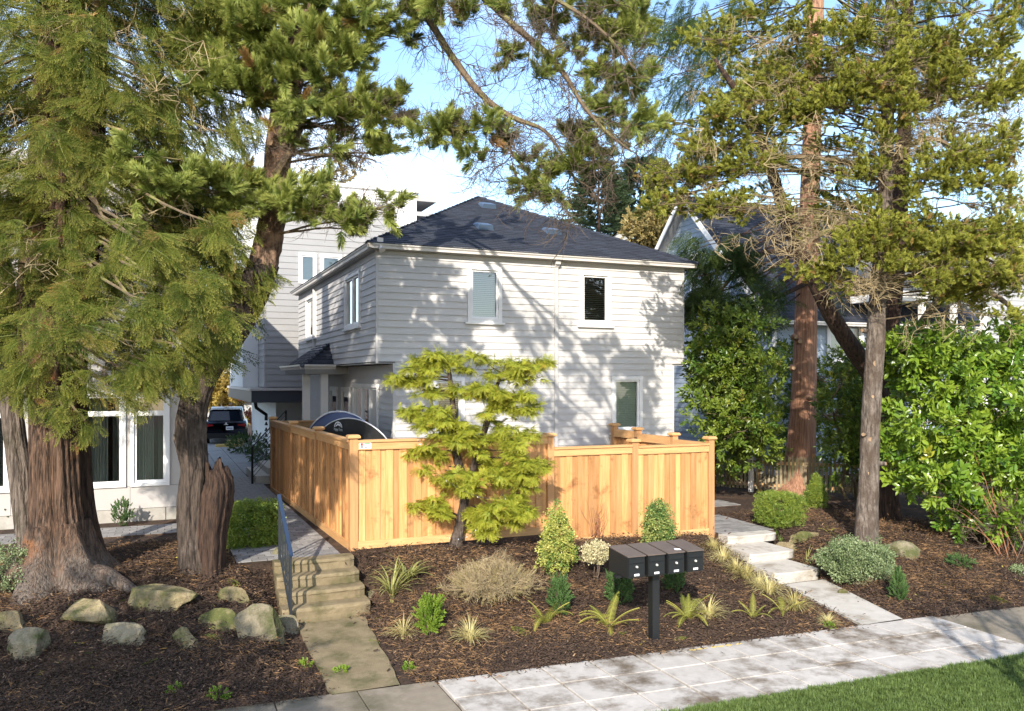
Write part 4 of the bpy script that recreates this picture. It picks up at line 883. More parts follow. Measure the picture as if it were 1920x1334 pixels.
fx[2] = onY(1030, 900, FY)[0]; fx[1] = (fx[0] + fx[2]) / 2
HF = 1.80
zs = [0, 0, -.22, -.25]
for i in range(4): bay((fx[i], FY), (fx[i + 1], FY), zs[i] + (.03 if i < 2 else 0), zs[i] + HF + (.02 if i < 2 else .0), (0, -1))
for i, x in enumerate(fx): post(x, FY, -.35, HF + (.045 if i < 2 else -.18 if i > 2 else -.02))
# left side, running back along the paved walk
lp = [(3.0, 13.73), (2.91, 16.45), (2.83, 19.25), (2.74, 22.05)]
for i in range(3): bay(lp[i + 1], lp[i], -.02 * i + .0, HF + .02 - .02 * i, (-1, -.03)); post(lp[i + 1][0], lp[i + 1][1], -.3, HF + .04 - .02 * i)
bay((2.76, 22.05), (4.55, 22.05), -.04, HF - .05, (0, -1))
# right side, running back to the house, with a gate
rp = [(fx[4], FY)] + [tuple(onX(px, 815, fx[4] - .06 * k)[:2]) for k, px in ((1, 1287), (2, 1247), (3, 1222))]
rp = [rp[0], (rp[0][0] - .10, 14.85), (rp[0][0] - .22, 16.1), (rp[0][0] - .30, 17.0)]
for i in range(3): bay(rp[i], rp[i + 1], -.25 + .03 * i, HF - .25 + .05 * i, (1, .08)); post(rp[i + 1][0], rp[i + 1][1], -.3, HF - .17 + .05 * i)
for i in range(3):
    p, q = np.array(rp[i]), np.array(rp[i + 1]); c = (p + q) / 2 - np.array([.05, 0]); d = q - p
    obj_at('rail', RAILM, (c[0], c[1], HF - .35 + .05 * i), math.atan2(d[1], d[0]), (np.linalg.norm(d) - .13, .035, .13), fence)
b = MB(); p = rp[2]; b.box(p[0] - .10, p[0] - .075, p[1] - .10, p[1] - .02, 1.28, 1.52); b.box(p[0] - .13, p[0] - .10, p[1] - .13, p[1] + .06, 1.38, 1.41); b.build('gate_latch', mt['bracket'], fence)
sg = thing('fence_sign', 'small white sign with a red and grey emblem on the fence rail', 'sign', (3.2, FY - .07, 1.7))
b = MB(); x0, zq = fx[0] + .085, HF - .125; b.box(x0, x0 + .205, FY - .068, FY - .062, zq, zq + .115); b.build('plate', mt['label'], sg)
b = MB(); b.tube([(x0 + .045, FY - .0685, zq + .075), (x0 + .045, FY - .071, zq + .075)], .021, 12); b.build('emblem_head', M('emblem_red', (.45, .06, .05), rough=.6), sg)
b = MB(); b.tube([(x0 + .045, FY - .0685, zq + .035), (x0 + .045, FY - .0705, zq + .035)], .027, 12); b.build('emblem_body', M('emblem_grey', (.25, .25, .24), rough=.6), sg)
b = MB(); b.box(x0 + .085, x0 + .185, FY - .0705, FY - .0685, zq + .072, zq + .092); b.build('lettering', M('sign_green', (.15, .30, .12), rough=.6), sg)
b = MB(); b.box(x0 + .085, x0 + .185, FY - .0705, FY - .0685, zq + .020, zq + .034); b.build('lettering', mt['ink'], sg)

# ================================================================ old picket fence
pk_ = thing('picket_fence', 'old mossy wooden picket fence behind the reddish cedar trunk', 'fence', (15.5, 19, -.2))
k = .09; b = MB(); b.prism([(-.035, 0, 0), (.035, 0, 0), (.035, 0, .86), (.042, 0, .89), (0, 0, 1.0), (-.042, 0, .89), (-.035, 0, .86)], (0, .02, 0)); PICK = b.mesh('picket', mt['picket'])
pa, pb2 = np.array([14.3, 19.6]), np.array([17.1, 16.4]); d = pb2 - pa; L = np.linalg.norm(d); d /= L; ang = math.atan2(d[1], d[0])
pts_ = [(pa - np.array([1.8, -.2]), pa), (pa, pb2), (pb2, pb2 + np.array([5.5, -2.2]))]
for a_, b2 in pts_:
    d = b2 - a_; L = np.linalg.norm(d); d /= L; ang = math.atan2(d[1], d[0]); n = int(L / .105)
    for i in range(n):
        p = a_ + d * (i + .5) * L / n; obj_at('picket', PICK, (p[0], p[1], -.22 + rf.uniform(-.01, .01)), ang + rf.uniform(-.04, .04), (1, 1, .98 + rf.uniform(-.02, .02)), pk_)
    c = (a_ + b2) / 2
    for z in (.52, -.10): obj_at('rail', RAILM, (c[0] - d[1] * .03, c[1] + d[0] * .03, z), ang, (L, .04, .09), pk_)
    for t in np.arange(.05, 1, .33): p = a_ + d * L * t; obj_at('post', POST, (p[0] - d[1] * .09, p[1] + d[0] * .09, -.3), ang, (.7, .7, 1.1), pk_)
p = pts_[1][0] + (pts_[1][1] - pts_[1][0]) * .3
b = MB(); b.box(p[0] - .05, p[0] + .05, p[1] - .2, p[1] - .1, -.3, .78); b.build('white_post', mt['trim'], pk_)

def text_mesh(name, body, size, mat, loc, rot, parent):
    cu = bpy.data.curves.new(name, 'FONT'); cu.body = body; cu.size = size; cu.align_x = 'CENTER'; tmp = bpy.data.objects.new(name, cu); COL.objects.link(tmp)
    bpy.context.view_layer.update(); me = bpy.data.meshes.new_from_object(tmp.evaluated_get(bpy.context.evaluated_depsgraph_get())); bpy.data.objects.remove(tmp); me.materials.clear(); me.materials.append(mat)
    o = link(bpy.data.objects.new(name, me), parent); o.location = loc; o.rotation_euler = rot; return o
# ================================================================ mailboxes
mp = GP(1226, 1203, -.7)
mail = thing('mailbox_cluster', 'four black mailboxes with a painted brown sheen on top, on one black post', 'mailbox', tuple(mp))
zb = mp[2] + .93
b = MB(); b.box(mp[0] - .055, mp[0] + .055, mp[1] - .055, mp[1] + .055, mp[2] - .2, zb); b.build('post', mt['mail'], mail)
b = MB(); b.box(mp[0] - .62, mp[0] + .62, mp[1] - .04, mp[1] + .04, zb - .0, zb + .035); b.build('crossbar', mt['mail'], mail)
bw_ = .262; x0 = mp[0] - .5 * (4 * bw_ + .15) + .04
for i in range(4):
    xa = x0 + i * (bw_ + .05); ya = mp[1] - .24; D = .50; z0 = zb + .037; hb, hf_ = .325, .275
    b = MB(); b.prism([(xa, ya, z0), (xa, ya + D, z0), (xa, ya + D, z0 + hb), (xa, ya, z0 + hf_)], (bw_, 0, 0)); bx = b.build('mailbox_body', mt['mail'], mail)
    b = MB(); b.prism([(xa - .008, ya - .02, z0 + hf_ + .002), (xa - .008, ya + D + .005, z0 + hb + .003), (xa - .008, ya + D + .005, z0 + hb + .015), (xa - .008, ya - .02, z0 + hf_ + .014)], (bw_ + .016, 0, 0)); b.build('lid', mt['mail_top_sheen'], bx)
    b = MB(); b.box(xa + .012, xa + bw_ - .012, ya - .010, ya - .001, z0 + .02, z0 + .185); b.build('door', mt['mail'], bx)
    b = MB(); b.box(xa + .012, xa + bw_ - .012, ya - .013, ya - .001, z0 + .195, z0 + .255); b.build('flap', mt['mail'], bx)
    b = MB(); b.tube([(xa + bw_ * .5, ya - .008, z0 + .145), (xa + bw_ * .5, ya - .028, z0 + .145)], [.018, .014], 10); b.build('lock', mt['chrome'], bx)
    b = MB(); b.box(xa + bw_ * .5 - .038, xa + bw_ * .5 + .038, ya - .0125, ya - .0105, z0 + .024, z0 + .052); b.build('number_label', mt['label'], bx)
    text_mesh('number', ('7801', '7803', '7805', '7807')[i], .030, mt['ink'], (xa + bw_ * .5, ya - .0135, z0 + .0275), (math.pi / 2, 0, 0), bx)
b = MB(); xa = x0 + 2 * (bw_ + .05); b.prism([(xa + .15, mp[1] - .19, zb + .037 + .305), (xa + .24, mp[1] - .21, zb + .037 + .303), (xa + .25, mp[1] - .15, zb + .037 + .309), (xa + .17, mp[1] - .13, zb + .037 + .311)], (0, 0, .002)); b.build('sticker', mt['label'], mail)

# ================================================================ handrail, stake
hr_ = thing('stair_handrail', 'dark metal stair handrail with blue top at the mossy steps', 'handrail', (1.74, 12.2, -.6))
hx0 = 1.76; top0, top1 = (hx0, 12.32, .28), (hx0, 13.55, 1.0 - .02)
tp = [np.array(G(549, 958, .5)), None]
topn = lambda y: lerp(.30, .93, np.clip((y - 12.20) / 1.15, 0, 1.15))
b = MB(); b.prism([(hx0 - .028, 12.14, topn(12.14) - .0), (hx0 + .028, 12.14, topn(12.14)), (hx0 + .028, 12.14, topn(12.14) + .03), (hx0 - .028, 12.14, topn(12.14) + .03)], (0, 1.32, topn(13.46) - topn(12.14))); b.build('top_rail', mt['rail_blue'], hr_)
for i, y in enumerate(np.linspace(12.20, 13.40, 8)):
    zb_ = -.70 + .0 if y < 12.3 else -.68 + .17 * (int((y - 12.30) / .285) + 1)
    b = MB(); w_ = .017 if i in (0, 7) else .009; b.box(hx0 - w_, hx0 + w_, y - w_, y + w_, zb_ - .02 if i in (0, 7) else zb_ + .10, topn(y) + .005); b.build('baluster', mt['rail_dark'], hr_)
b = MB(); b.prism([(hx0 - .012, 12.2, -.56), (hx0 + .012, 12.2, -.56), (hx0 + .012, 12.2, -.535), (hx0 - .012, 12.2, -.535)], (0, 1.2, .68)); b.build('bottom_rail', mt['rail_dark'], hr_)
p = G(466, 1035, -.15); st = MB(); st.tube([(p[0], p[1], -.4), (p[0], p[1], .27)], .014, 8); tag(st.build('metal_stake', M('galvanised', (.45, .44, .42), rough=.4, metal=.7)), 'thin grey metal stake standing before the clipped box hedge', 'stake')
# porch handrail seen left of the fence
pr_ = thing('porch_handrail', 'black cable handrail behind the far end of the cedar fence', 'handrail', tuple(W(484, 880, 24)[:2]) + (0,))
hp0, hp1 = np.array([2.35, 23.3, 0]), np.array([3.5, 25.2, .9])
b = MB(); b.tube([hp0, hp0 + [0, 0, 1.0]], .03, 6); b.tube([hp1, hp1 + [0, 0, 1.0]], .03, 6); b.build('post', mt['bracket'], pr_)
for i in range(8):
    b = MB(); b.tube([hp0 + [0, 0, 1.0 - .12 * i], hp1 + [0, 0, 1.0 - .12 * i]], .022 if i == 0 else .008, 6); b.build('top_rail' if i == 0 else 'cable', mt['rail_dark'], pr_)
for i in range(3):
    b = MB(); b.box(2.45 + i * .35, 3.9, 23.4 + i * .35, 26, -.2, .02 + .17 * (i + 1)); tag(b.build('entry_step', mt['step_conc']), f'{("lowest", "middle", "highest")[i]} concrete entry step beside the black cable rail', 'step', 'entry steps behind the fence')

# ================================================================ dome tent over the fence
td = thing('dome_tent', 'black and blue dome tent with white logo behind the fence', 'tent', tuple(W(650, 800, 16.2)[:2]) + (0,))
ctr = np.array([3.66, 16.9, 0.0]); ux_ = unit(np.array([.22, -.97, 0])); vy_ = unit(np.array([-.05, 1.0, 0]))
Hh = 2.03; Wd = 2.35
def arc(off, h, w_, n=28): return [ctr + vy_ * off + ux_ * (w_ * math.cos(t)) + np.array([0, 0, h * max(0, math.sin(t)) ** .62]) for t in np.linspace(math.pi, 0, n)]
a0, a1 = arc(0, Hh, Wd), arc(.85, Hh + .11, Wd * 1.0); a2 = arc(1.3, Hh * .98, Wd * .9)
b = MB(); n = len(a0); nf_ = np.array([-.97, -.22, 0]); bul = [ctr + nf_ * .06 + np.array([0, 0, Hh * .5])]
b.add(a0 + bul, [(i, i + 1, n) for i in range(n - 1)] + [(n - 1, 0, n)]); b.build('front_panel', mt['tent_black'], td, smooth=True)
for p_, q_ in ((a0, a1), (a1, a2)):
    b = MB(); b.add(p_ + q_, [(i, i + 1, n + i + 1, n + i) for i in range(n - 1)]); b.build('side_panel', mt['tent_blue'], td, smooth=True)
b = MB(); b.add(a2 + [ctr + vy_ * 1.4 + np.array([0, 0, Hh * .5])], [(i, i + 1, n) for i in range(n - 1)]); b.build('back_panel', mt['tent_black'], td)
for q_, r2 in ((a0, .014), (a1, .022)):
    b = MB(); b.tube(q_, r2, 6); b.build('piping', mt['tent_edge'], td)
lc = ctr + ux_ * -.55 + nf_ * .05 + np.array([0, 0, 1.82]); b = MB(); up_ = np.array([0, 0, 1.0])
lf = lambda u, v: lc + ux_ * u + unit(up_) * v
m = 20; ro, ri = .20, .165
b.add([lf(ro * math.cos(t), ro * .62 * math.sin(t)) for t in np.linspace(0, math.pi, m)] + [lf(ri * math.cos(t), ri * .60 * math.sin(t)) for t in np.linspace(0, math.pi, m)], [(i, i + 1, m + i + 1, m + i) for i in range(m - 1)])
b.add([lf(-.155, .012), lf(-.08, .055), lf(.0, .10), lf(.05, .065), lf(.09, .085), lf(.15, .012), lf(.06, .035), lf(-.03, .045), lf(-.09, .02)], [(0, 1, 8), (1, 2, 7, 8), (2, 3, 6, 7), (3, 4, 5, 6)])
b.build('logo', mt['label'], td)
text_mesh('lettering', 'Happy Tents', .085, mt['label'], lf(0, -.07), (math.pi / 2, 0, math.atan2(ux_[1], ux_[0])), td)

# ================================================================ parked car
car = thing('parked_car', 'dark blue hatchback suv parked at the end of the driveway', 'car', tuple(W(423, 835, 36)[:2]) + (-.1,))
cc = W(423, 833, 36); cx, cy, cz = cc[0], cc[1], -.05; wdt = .92
ch = -R(6); cT = lambda x, y, z: (cx + x * math.cos(ch) - y * math.sin(ch), cy + x * math.sin(ch) + y * math.cos(ch), cz + z)
def loft(secs, name, mat, parent, smooth=True):
    """body sections along the car, each a ring of points"""
    b = MB(cT); n = len(secs[0]); b.add([p for s in secs for p in s], [(i * n + j, i * n + (j + 1) % n, (i + 1) * n + (j + 1) % n, (i + 1) * n + j) for i in range(len(secs) - 1) for j in range(n)] + [tuple(range(n)), tuple((len(secs) - 1) * n + j for j in range(n - 1, -1, -1))])
    return b.build(name, mat, parent, smooth)
def ring(y, zb, zm, ztop, wb, wm, wt): return [(-wb, y, zb), (-wm, y, zm), (-wm * .985, y, (zm + ztop) / 2 + .03), (-wt, y, ztop), (wt, y, ztop), (wm * .985, y, (zm + ztop) / 2 + .03), (wm, y, zm), (wb, y, zb)]
body = loft([ring(0.0, .42, .58, .95, .78, .84, .78), ring(.10, .30, .60, 1.02, .84, .90, .82), ring(.5, .26, .62, 1.05, .86, .92, .84), ring(2.2, .26, .62, 1.03, .86, .92, .85), ring(3.6, .26, .60, 1.0, .86, .91, .82), ring(4.3, .28, .55, .88, .80, .86, .74), ring(4.5, .36, .5, .72, .66, .74, .62)], 'body', mt['car'], car)
loft([[(-.72, .22, 1.0), (-.74, .25, 1.06), (.74, .25, 1.06), (.72, .22, 1.0)], [(-.76, .45, 1.0), (-.62, .62, 1.52), (.62, .62, 1.52), (.76, .45, 1.0)], [(-.80, 1.6, 1.0), (-.66, 1.7, 1.62), (.66, 1.7, 1.62), (.80, 1.6, 1.0)], [(-.80, 2.5, 1.0), (-.64, 2.3, 1.58), (.64, 2.3, 1.58), (.80, 2.5, 1.0)], [(-.78, 3.3, 1.0), (-.72, 3.25, 1.05), (.72, 3.25, 1.05), (.78, 3.3, 1.0)]], 'cabin', mt['car'], car)
b = MB(cT); b.add([(-.66, .215, 1.06), (.66, .215, 1.06), (.55, .52, 1.46), (-.55, .52, 1.46)], [(0, 1, 2, 3)]); b.add([(-.66, .218, 1.06), (.66, .218, 1.06), (.66, .26, 1.05), (-.66, .26, 1.05)], [(0, 1, 2, 3)]); b.build('rear_window', mt['car_glass'], car)
for s in (-1, 1):
    b = MB(cT); b.add([(s * .775, .6, 1.07), (s * .80, 2.4, 1.07), (s * .675, 2.2, 1.5), (s * .66, .8, 1.48)], [(0, 1, 2, 3)]); b.build('side_window', mt['car_glass'], car)
    b = MB(cT); b.prism([(s * .84, -.012, .93), (s * .50, -.03, .90), (s * .50, -.03, .84), (s * .84, -.012, .80)], (0, .06, 0)); b.build('tail_light', mt['tail'], car)
    for y in (.85, 3.5):
        b = MB(cT); b.tube([(s * .70, y, .34), (s * .90, y, .34)], .34, 20); w_ = b.build('wheel', mt['tyre'], car)
        b = MB(cT); b.tube([(s * .88, y, .34), (s * .912, y, .34)], .22, 14); b.build('rim', mt['chrome'], w_)
b = MB(cT); b.prism([(-.82, -.035, .30), (.82, -.035, .30), (.84, -.05, .52), (-.84, -.05, .52)], (0, .2, 0)); b.build('bumper', mt['plastic'], car)
b = MB(cT); b.prism([(-.62, .50, 1.50), (.62, .50, 1.50), (.60, .50, 1.535), (-.60, .50, 1.535)], (0, .25, .03)); b.build('roof_spoiler', mt['car'], car)
b = MB(cT); b.box(.02, .32, -.045, -.03, .66, .81); pl = b.build('licence_plate', mt['label'], car)
b = MB(cT); [b.box(.055 + i * .04, .080 + i * .04, -.049, -.0455, .70, .76) for i in range(6)]; b.build('plate_lettering', mt['rail_blue'], pl)
b = MB(cT); b.box(-.06, .10, -.02, .0, .88, .91); b.tube([(.02, -.02, .95), (.02, -.01, .95)], .035, 10); b.build('badge', mt['chrome'], car)
for i, px in enumerate((412, 434)):
    p = G(px, 834, -.0); b = MB(); b.box(p[0] - .25, p[0] + .25, p[1] - 1.2, p[1] - 1.05, -.02, .10); tag(b.build('wheel_stop', mt['yellow']), ('yellow wheel stop at the drive below the car, left one', 'yellow wheel stop at the drive below the car, right one')[i], 'wheel stop', 'wheel stops')

# ================================================================ rocks
import bmesh
def rock(px, py, w, h, label, mat='rock', seed=0, dep=None, flat=.75, cuts=5, z=None):
    """an angular boulder, w by h metres as seen, its foot at the given spot"""
    r = random.Random(seed); p = GP(px, py); bm = bmesh.new(); bmesh.ops.create_icosphere(bm, subdivisions=3, radius=1.0)
    planes = [(unit(np.array([r.gauss(0, 1), r.gauss(0, 1), r.gauss(.25, .7)])), r.uniform(.36, .74)) for _ in range(cuts + 3)]
    sd = r.uniform(0, 50)
    for v in bm.verts:
        c = np.array(v.co)
        for n_, dd in planes:
            e = c @ n_ - dd
            if e > 0: c = c - n_ * e
        nz = .03 * math.sin(4 * c[0] + sd) * math.sin(5 * c[1] + sd * 2) + .035 * math.sin(9 * c[2] + 3 * c[0] + sd) + r.uniform(-.012, .012)
        c = c * (1 + nz); v.co = (c[0] * w * .72, c[1] * (dep or w * .45) * .85, c[2] * h * .64)
    me = bpy.data.meshes.new('rock'); bm.to_mesh(me); bm.free(); me.materials.append(mt[mat])
    o = bpy.data.objects.new('garden_rock', me); COL.objects.link(o); a = r.uniform(-.3, .3) - A
    o.rotation_euler = (r.uniform(-.12, .12), r.uniform(-.12, .12), a); o.location = (p[0], p[1] + .08, p[2] + h * .12); return tag(o, label, 'rock', 'rocks in the garden beds')
for i, (px, py, w, h, lab, mat) in enumerate((
    (10, 1185, .42, .40, 'dark mottled rock at the left edge by the cedar root', 'rock'), (60, 1225, .60, .40, 'pale grey split rock nearest the left corner', 'rock_grey'),
    (170, 1165, .78, .42, 'broad tan rock in front of the big cedar root', 'rock'), (225, 1205, .66, .30, 'flat mossy rock lying low between two tan rocks', 'rock_grey'),
    (312, 1135, .74, .52, 'large round tan boulder left of the leaning pine foot', 'rock'), (346, 1212, .38, .30, 'small round mossy boulder nearest the viewer', 'rock'),
    (440, 1128, .34, .32, 'small rock right of the leaning pine foot', 'rock'), (424, 1180, .58, .34, 'low mossy rock between round boulder and grey slab', 'rock'),
    (487, 1200, .56, .58, 'tall grey angular rock beside the path', 'rock_grey'), (540, 1190, .40, .36, 'grey rock touching the path at the lowest step', 'rock_grey'),
    (528, 1074, .20, .22, 'little pale rock beside the second highest mossy step', 'rock_grey'), (698, 1140, .18, .26, 'slim grey stone beside the lowest mossy step', 'rock_grey'),
    (1480, 1038, .46, .40, 'tan rock beside the upper pale step', 'rock'), (1512, 1015, .50, .30, 'flat mossy rock behind the tan rock by the steps', 'rock'),
    (1520, 1078, .85, .30, 'long low rock edging the pale steps', 'rock'), (1635, 1090, .50, .42, 'grey rock behind the small conifer on the right', 'rock_grey'),
    (1700, 1048, .52, .42, 'pointed rock in the shade under the laurel', 'rock_grey'), (1587, 1118, .16, .14, 'small round brown stone on the pale path edge', 'rock'),
    (1349, 912, .3, .2, 'small white stone behind the end of the cedar fence', 'rock_grey'))):
    rock(px, py, w, h, lab, mat, seed=i * 7 + 3)
# ================================================================ trees
CR, CF, CU = np.array([CA, -SA, 0]), np.array([SA, CA, 0]), np.array([0, 0, 1.0])
def catmull(P, n):
    P = [np.array(p, float) for p in P]; P = [2 * P[0] - P[1]] + P + [2 * P[-1] - P[-2]]; out = []
    for i in range(1, len(P) - 2):
        for k in range(n):
            t = k / n; a, b_, c, d = P[i - 1:i + 3]
            out.append(.5 * ((2 * b_) + (-a + c) * t + (2 * a - 5 * b_ + 4 * c - d) * t * t + (-a + 3 * b_ - 3 * c + d) * t ** 3))
    return out + [P[-2]]
def trunk(name, mat, spec, parent, k=18, lobes=(), rough=.05, seed=0, foot=None, sub=6, jag=0.0):
    """spec: (px, py, distance, width in px); a tapered, fluted, slightly lumpy trunk"""
    r = random.Random(seed); P = [np.append(W(px, py, d), w * d / F / 2) for px, py, d, w in spec]
    if foot is not None: P[0][2] = foot
    Q = catmull(P, sub); b = MB(); n = len(Q); vs_ = []; ph = [r.uniform(0, 6.28) for _ in range(8)]
    for i, q in enumerate(Q):
        t = Q[min(i + 1, n - 1)][:3] - Q[max(i - 1, 0)][:3]; t /= np.linalg.norm(t) + 1e-9; u = unit(np.cross(t, [0, 1, .05])); w_ = np.cross(t, u); lo_t = max(0.0, 1 - i / (n * .45))
        for j in range(k):
            a = 2 * math.pi * j / k; m = 1.0
            for (fr, am, base) in lobes: m += am * (lo_t if base else 1) * math.cos(fr * a + ph[fr % 8] + .25 * i / n * fr)
            m += r.uniform(-rough, rough); vs_.append(q[:3] + (u * math.cos(a) + w_ * math.sin(a)) * max(q[3], .01) * m)
    if jag: vs_[-k:] = [v + CU * jag * (math.sin(j * .45 + 1) * .9 + r.uniform(-.3, .3)) for j, v in enumerate(vs_[-k:])]
    b.add(vs_, [(i * k + j, i * k + (j + 1) % k, (i + 1) * k + (j + 1) % k, (i + 1) * k + j) for i in range(n - 1) for j in range(k)] + [tuple((n - 1) * k + j for j in range(k))])
    b.build(name, mat, parent, smooth=True); return [(q[:3], q[3]) for q in Q]
class Crown:
    def __init__(s, seed): s.p, s.g, s.n, s.s = [], [], [], []; s.rng = np.random.default_rng(seed); s.br = MB(); s.bare = MB(); s.tp, s.tg = [], []
    def limb(s, p0, p1, r0, r1, sag=.0, n=7, jit=.05, k=5):
        p0, p1 = np.array(p0), np.array(p1); L = np.linalg.norm(p1 - p0); pts = []
        for i in range(n + 1):
            t = i / n; q = lerp(p0, p1, t) + np.array([0, 0, -sag * L * 4 * t * (1 - t)])
            if 0 < i < n: q = q + s.rng.normal(size=3) * jit * L / n
            pts.append(q)
        s.br.tube(pts, [lerp(r0, r1, i / n) for i in range(n + 1)], k, 0, False); return pts
    def path(s, spec, k=6, sub=5):
        Q = catmull([np.append(W(px, py, d), w * d / F / 2) for px, py, d, w in spec], sub); s.br.tube([q[:3] for q in Q], [max(q[3], .004) for q in Q], k, 0, False, .08, random.Random(3)); return [q[:3] for q in Q]
    def addp(s, p, g, n, size): s.p.append(p); s.g.append(g); s.n.append(n); s.s.append(size)
    def near(s, pts, c, rise=.4):
        d = [np.linalg.norm(p - c) + rise * max(0, p[2] - c[2]) * 1.5 for p in pts]; return pts[int(np.argmin(d))]
    def pads_pine(s, pads, skel, n=60, size=1.0, per=6, up=.45, twr=.007, limb_r=.022):
        for (px, py, d, rx, ry, *o) in pads:
            c = W(px, py, d); m = d / F; rad = np.array([rx * m, max(rx * m * .8, .25), ry * m]); N = int((o[0] if o else 1.0) * n * (rx * ry) / 3600 * (d / 13) ** 2 / size ** 1.2) + 6
            a = s.near(skel, c); pl = s.limb(a, c, limb_r, .010, sag=-.04)
            v = unit(s.rng.normal(size=(max(2, N // per), 3))); rr_ = s.rng.random((len(v), 1)) ** .45
            for e in v * rr_:
                q = c + CR * e[0] * rad[0] + CF * e[1] * rad[1] + CU * e[2] * rad[2]; st = pl[-1 - s.rng.integers(0, 3)]
                s.limb(st, q, twr, .004, sag=.05, n=4, jit=.15, k=3)
                out = unit(q - st)
                for _ in range(per):
                    g = unit(out * .8 + CU * up + s.rng.normal(size=3) * .55); s.addp(q + s.rng.normal(size=3) * .09 * size, g, unit(s.rng.normal(size=3)), size * s.rng.uniform(.75, 1.2))
    def pads_cedar(s, pads, skel, axis, n=50, size=1.0, down=.75, twr=.006, limb=True):
        for (px, py, d, rx, ry, *o) in pads:
            c = W(px, py, d); m = d / F; rad = np.array([rx * m, max(rx * m * .75, .25), ry * m]); N = int((o[0] if o else 1.0) * n * (rx * ry) / 3600 * (d / 13) ** 2 / size ** 1.5) + 5
            if limb: s.limb(s.near(skel, c, -.3), c, .03, .010, sag=.04)
            v = unit(s.rng.normal(size=(N, 3))) * s.rng.random((N, 1)) ** .4
            for e in v:
                q = c + CR * e[0] * rad[0] + CF * e[1] * rad[1] + CU * e[2] * rad[2]; oh = unit((q - axis) * [1, 1, 0]); lat = unit(np.cross(oh, CU)) * s.rng.normal() * .55
                g = unit(oh * s.rng.uniform(.2, .8) + lat * 1.5 - CU * s.rng.uniform(.0, 1.0) * down * 1.25); nn = unit(oh * .6 + CU * .7 + s.rng.normal(size=3) * .55)
                s.addp(q, g, nn, size * s.rng.uniform(.65, 1.2))
    def bare_twigs(s, pts, per=2, spread=1.0, size=1.0):
        for p in pts:
            for _ in range(per): s.tp.append(p + s.rng.normal(size=3) * .03); s.tg.append(unit(s.rng.normal(size=3) * [1, 1, .7] * spread))
    def finish(s, root, protos, limb_mat, twigs=None, tsize=1.0, name='crown'):
        if s.br.n: s.br.build('branches', limb_mat, root)['kind'] = 'stuff'
        if s.p: scatter(name, s.p, s.g, s.n, np.array(s.s), protos, root, s.rng)
        if s.tp:
            n = len(s.tp); scatter('bare_twigs', s.tp, s.tg, unit(s.rng.normal(size=(n, 3))), tsize * s.rng.uniform(.6, 1.2, n), twigs or P_TWIG, root, s.rng)

# ---- great cedar on the left
ce = thing('cedar_tree', 'great red cedar with a broad flared trunk at the left', 'tree', tuple(G(115, 1120, -.4)))
tr1 = trunk('trunk', mt['bark_cedar'], [(122, 1165, 12.0, 270), (120, 1125, 12.0, 178), (114, 1060, 12.0, 110), (108, 960, 12.05, 84), (104, 850, 12.1, 80), (100, 740, 12.2, 80), (105, 600, 12.3, 125), (110, 400, 12.5, 105), (115, 150, 12.6, 85), (118, -150, 12.8, 60), (118, -420, 13, 30)], ce, k=96, lobes=((5, .24, 1), (7, .08, 0), (13, .05, 0), (2, .06, 0), (23, .035, 0), (31, .03, 0)), rough=.014, seed=3, foot=-.75, sub=9)
trunk('side_trunk', mt['bark_base'], [(85, 1110, 12.3, 44), (56, 1000, 12.35, 40), (38, 880, 12.4, 36), (22, 760, 12.45, 34), (10, 600, 12.5, 45), (-20, 400, 12.6, 40), (-40, 100, 12.8, 30)], ce, k=54, lobes=((5, .10, 0), (9, .06, 0), (17, .05, 0)), rough=.02, seed=5, foot=-.6)
trunk('side_trunk', mt['bark_dark'], [(182, 1070, 12.5, 76), (160, 980, 12.5, 38), (150, 850, 12.5, 34), (142, 700, 12.5, 34), (160, 500, 12.6, 38), (180, 250, 12.7, 30), (190, -40, 12.8, 22)], ce, k=48, lobes=((4, .10, 0), (9, .06, 0), (15, .05, 0)), rough=.02, seed=6, foot=-.5)
trunk('root_flare', mt['bark_cedar'], [(120, 1195, 12.0, 350), (120, 1145, 12.0, 262), (118, 1105, 12.0, 196), (114, 1060, 12.0, 140), (112, 1020, 12.0, 104), (110, 980, 12.0, 84)], ce, k=80, lobes=((5, .26, 0), (7, .10, 0), (13, .05, 0), (2, .05, 0)), rough=.02, seed=3, foot=-.8, sub=8)
for i, (x, y, w0, a) in enumerate(((55, 1130, 80, -1), (150, 1150, 90, .4), (200, 1085, 60, 1.2), (100, 1155, 70, -.5), (180, 1120, 70, .9))):
    b = MB(); p = W(x, y, 11.75); c0 = W(120, 1078, 11.95); e = GP(x + 62 * a, y + 34); pts = catmull([np.append(c0, .16), np.append(lerp(c0, p, .6), .17), np.append(p + [0, 0, .03], .13), np.append(e + [0, 0, -.03], .05)], 4)
    b.tube([q[:3] for q in pts], [q[3] for q in pts], 12, 0, True, .06, random.Random(i)); b.build('root', mt['bark_cedar'], ce, smooth=True)
C = Crown(11); rg = random.Random(5); skel = [p for p, r_ in tr1 if p[2] > 1.2]; ax = np.array([tr1[0][0][0], tr1[0][0][1], 0])
pads = []
ymax = lambda x: np.interp(x, [-80, 0, 60, 150, 230, 300, 350, 400, 440], [660, 690, 700, 700, 690, 690, 680, 640, 560])
for x in range(-90, 440, 58):
    y = -120
    while y < ymax(x):
        d = 11.3 + .0032 * abs(x - 110) + rg.uniform(-.55, .9); pads.append((x + rg.uniform(-22, 22), y + rg.uniform(-15, 15), d, rg.uniform(40, 62), rg.uniform(30, 48), rg.uniform(.6, 1.1))); y += rg.uniform(52, 70)
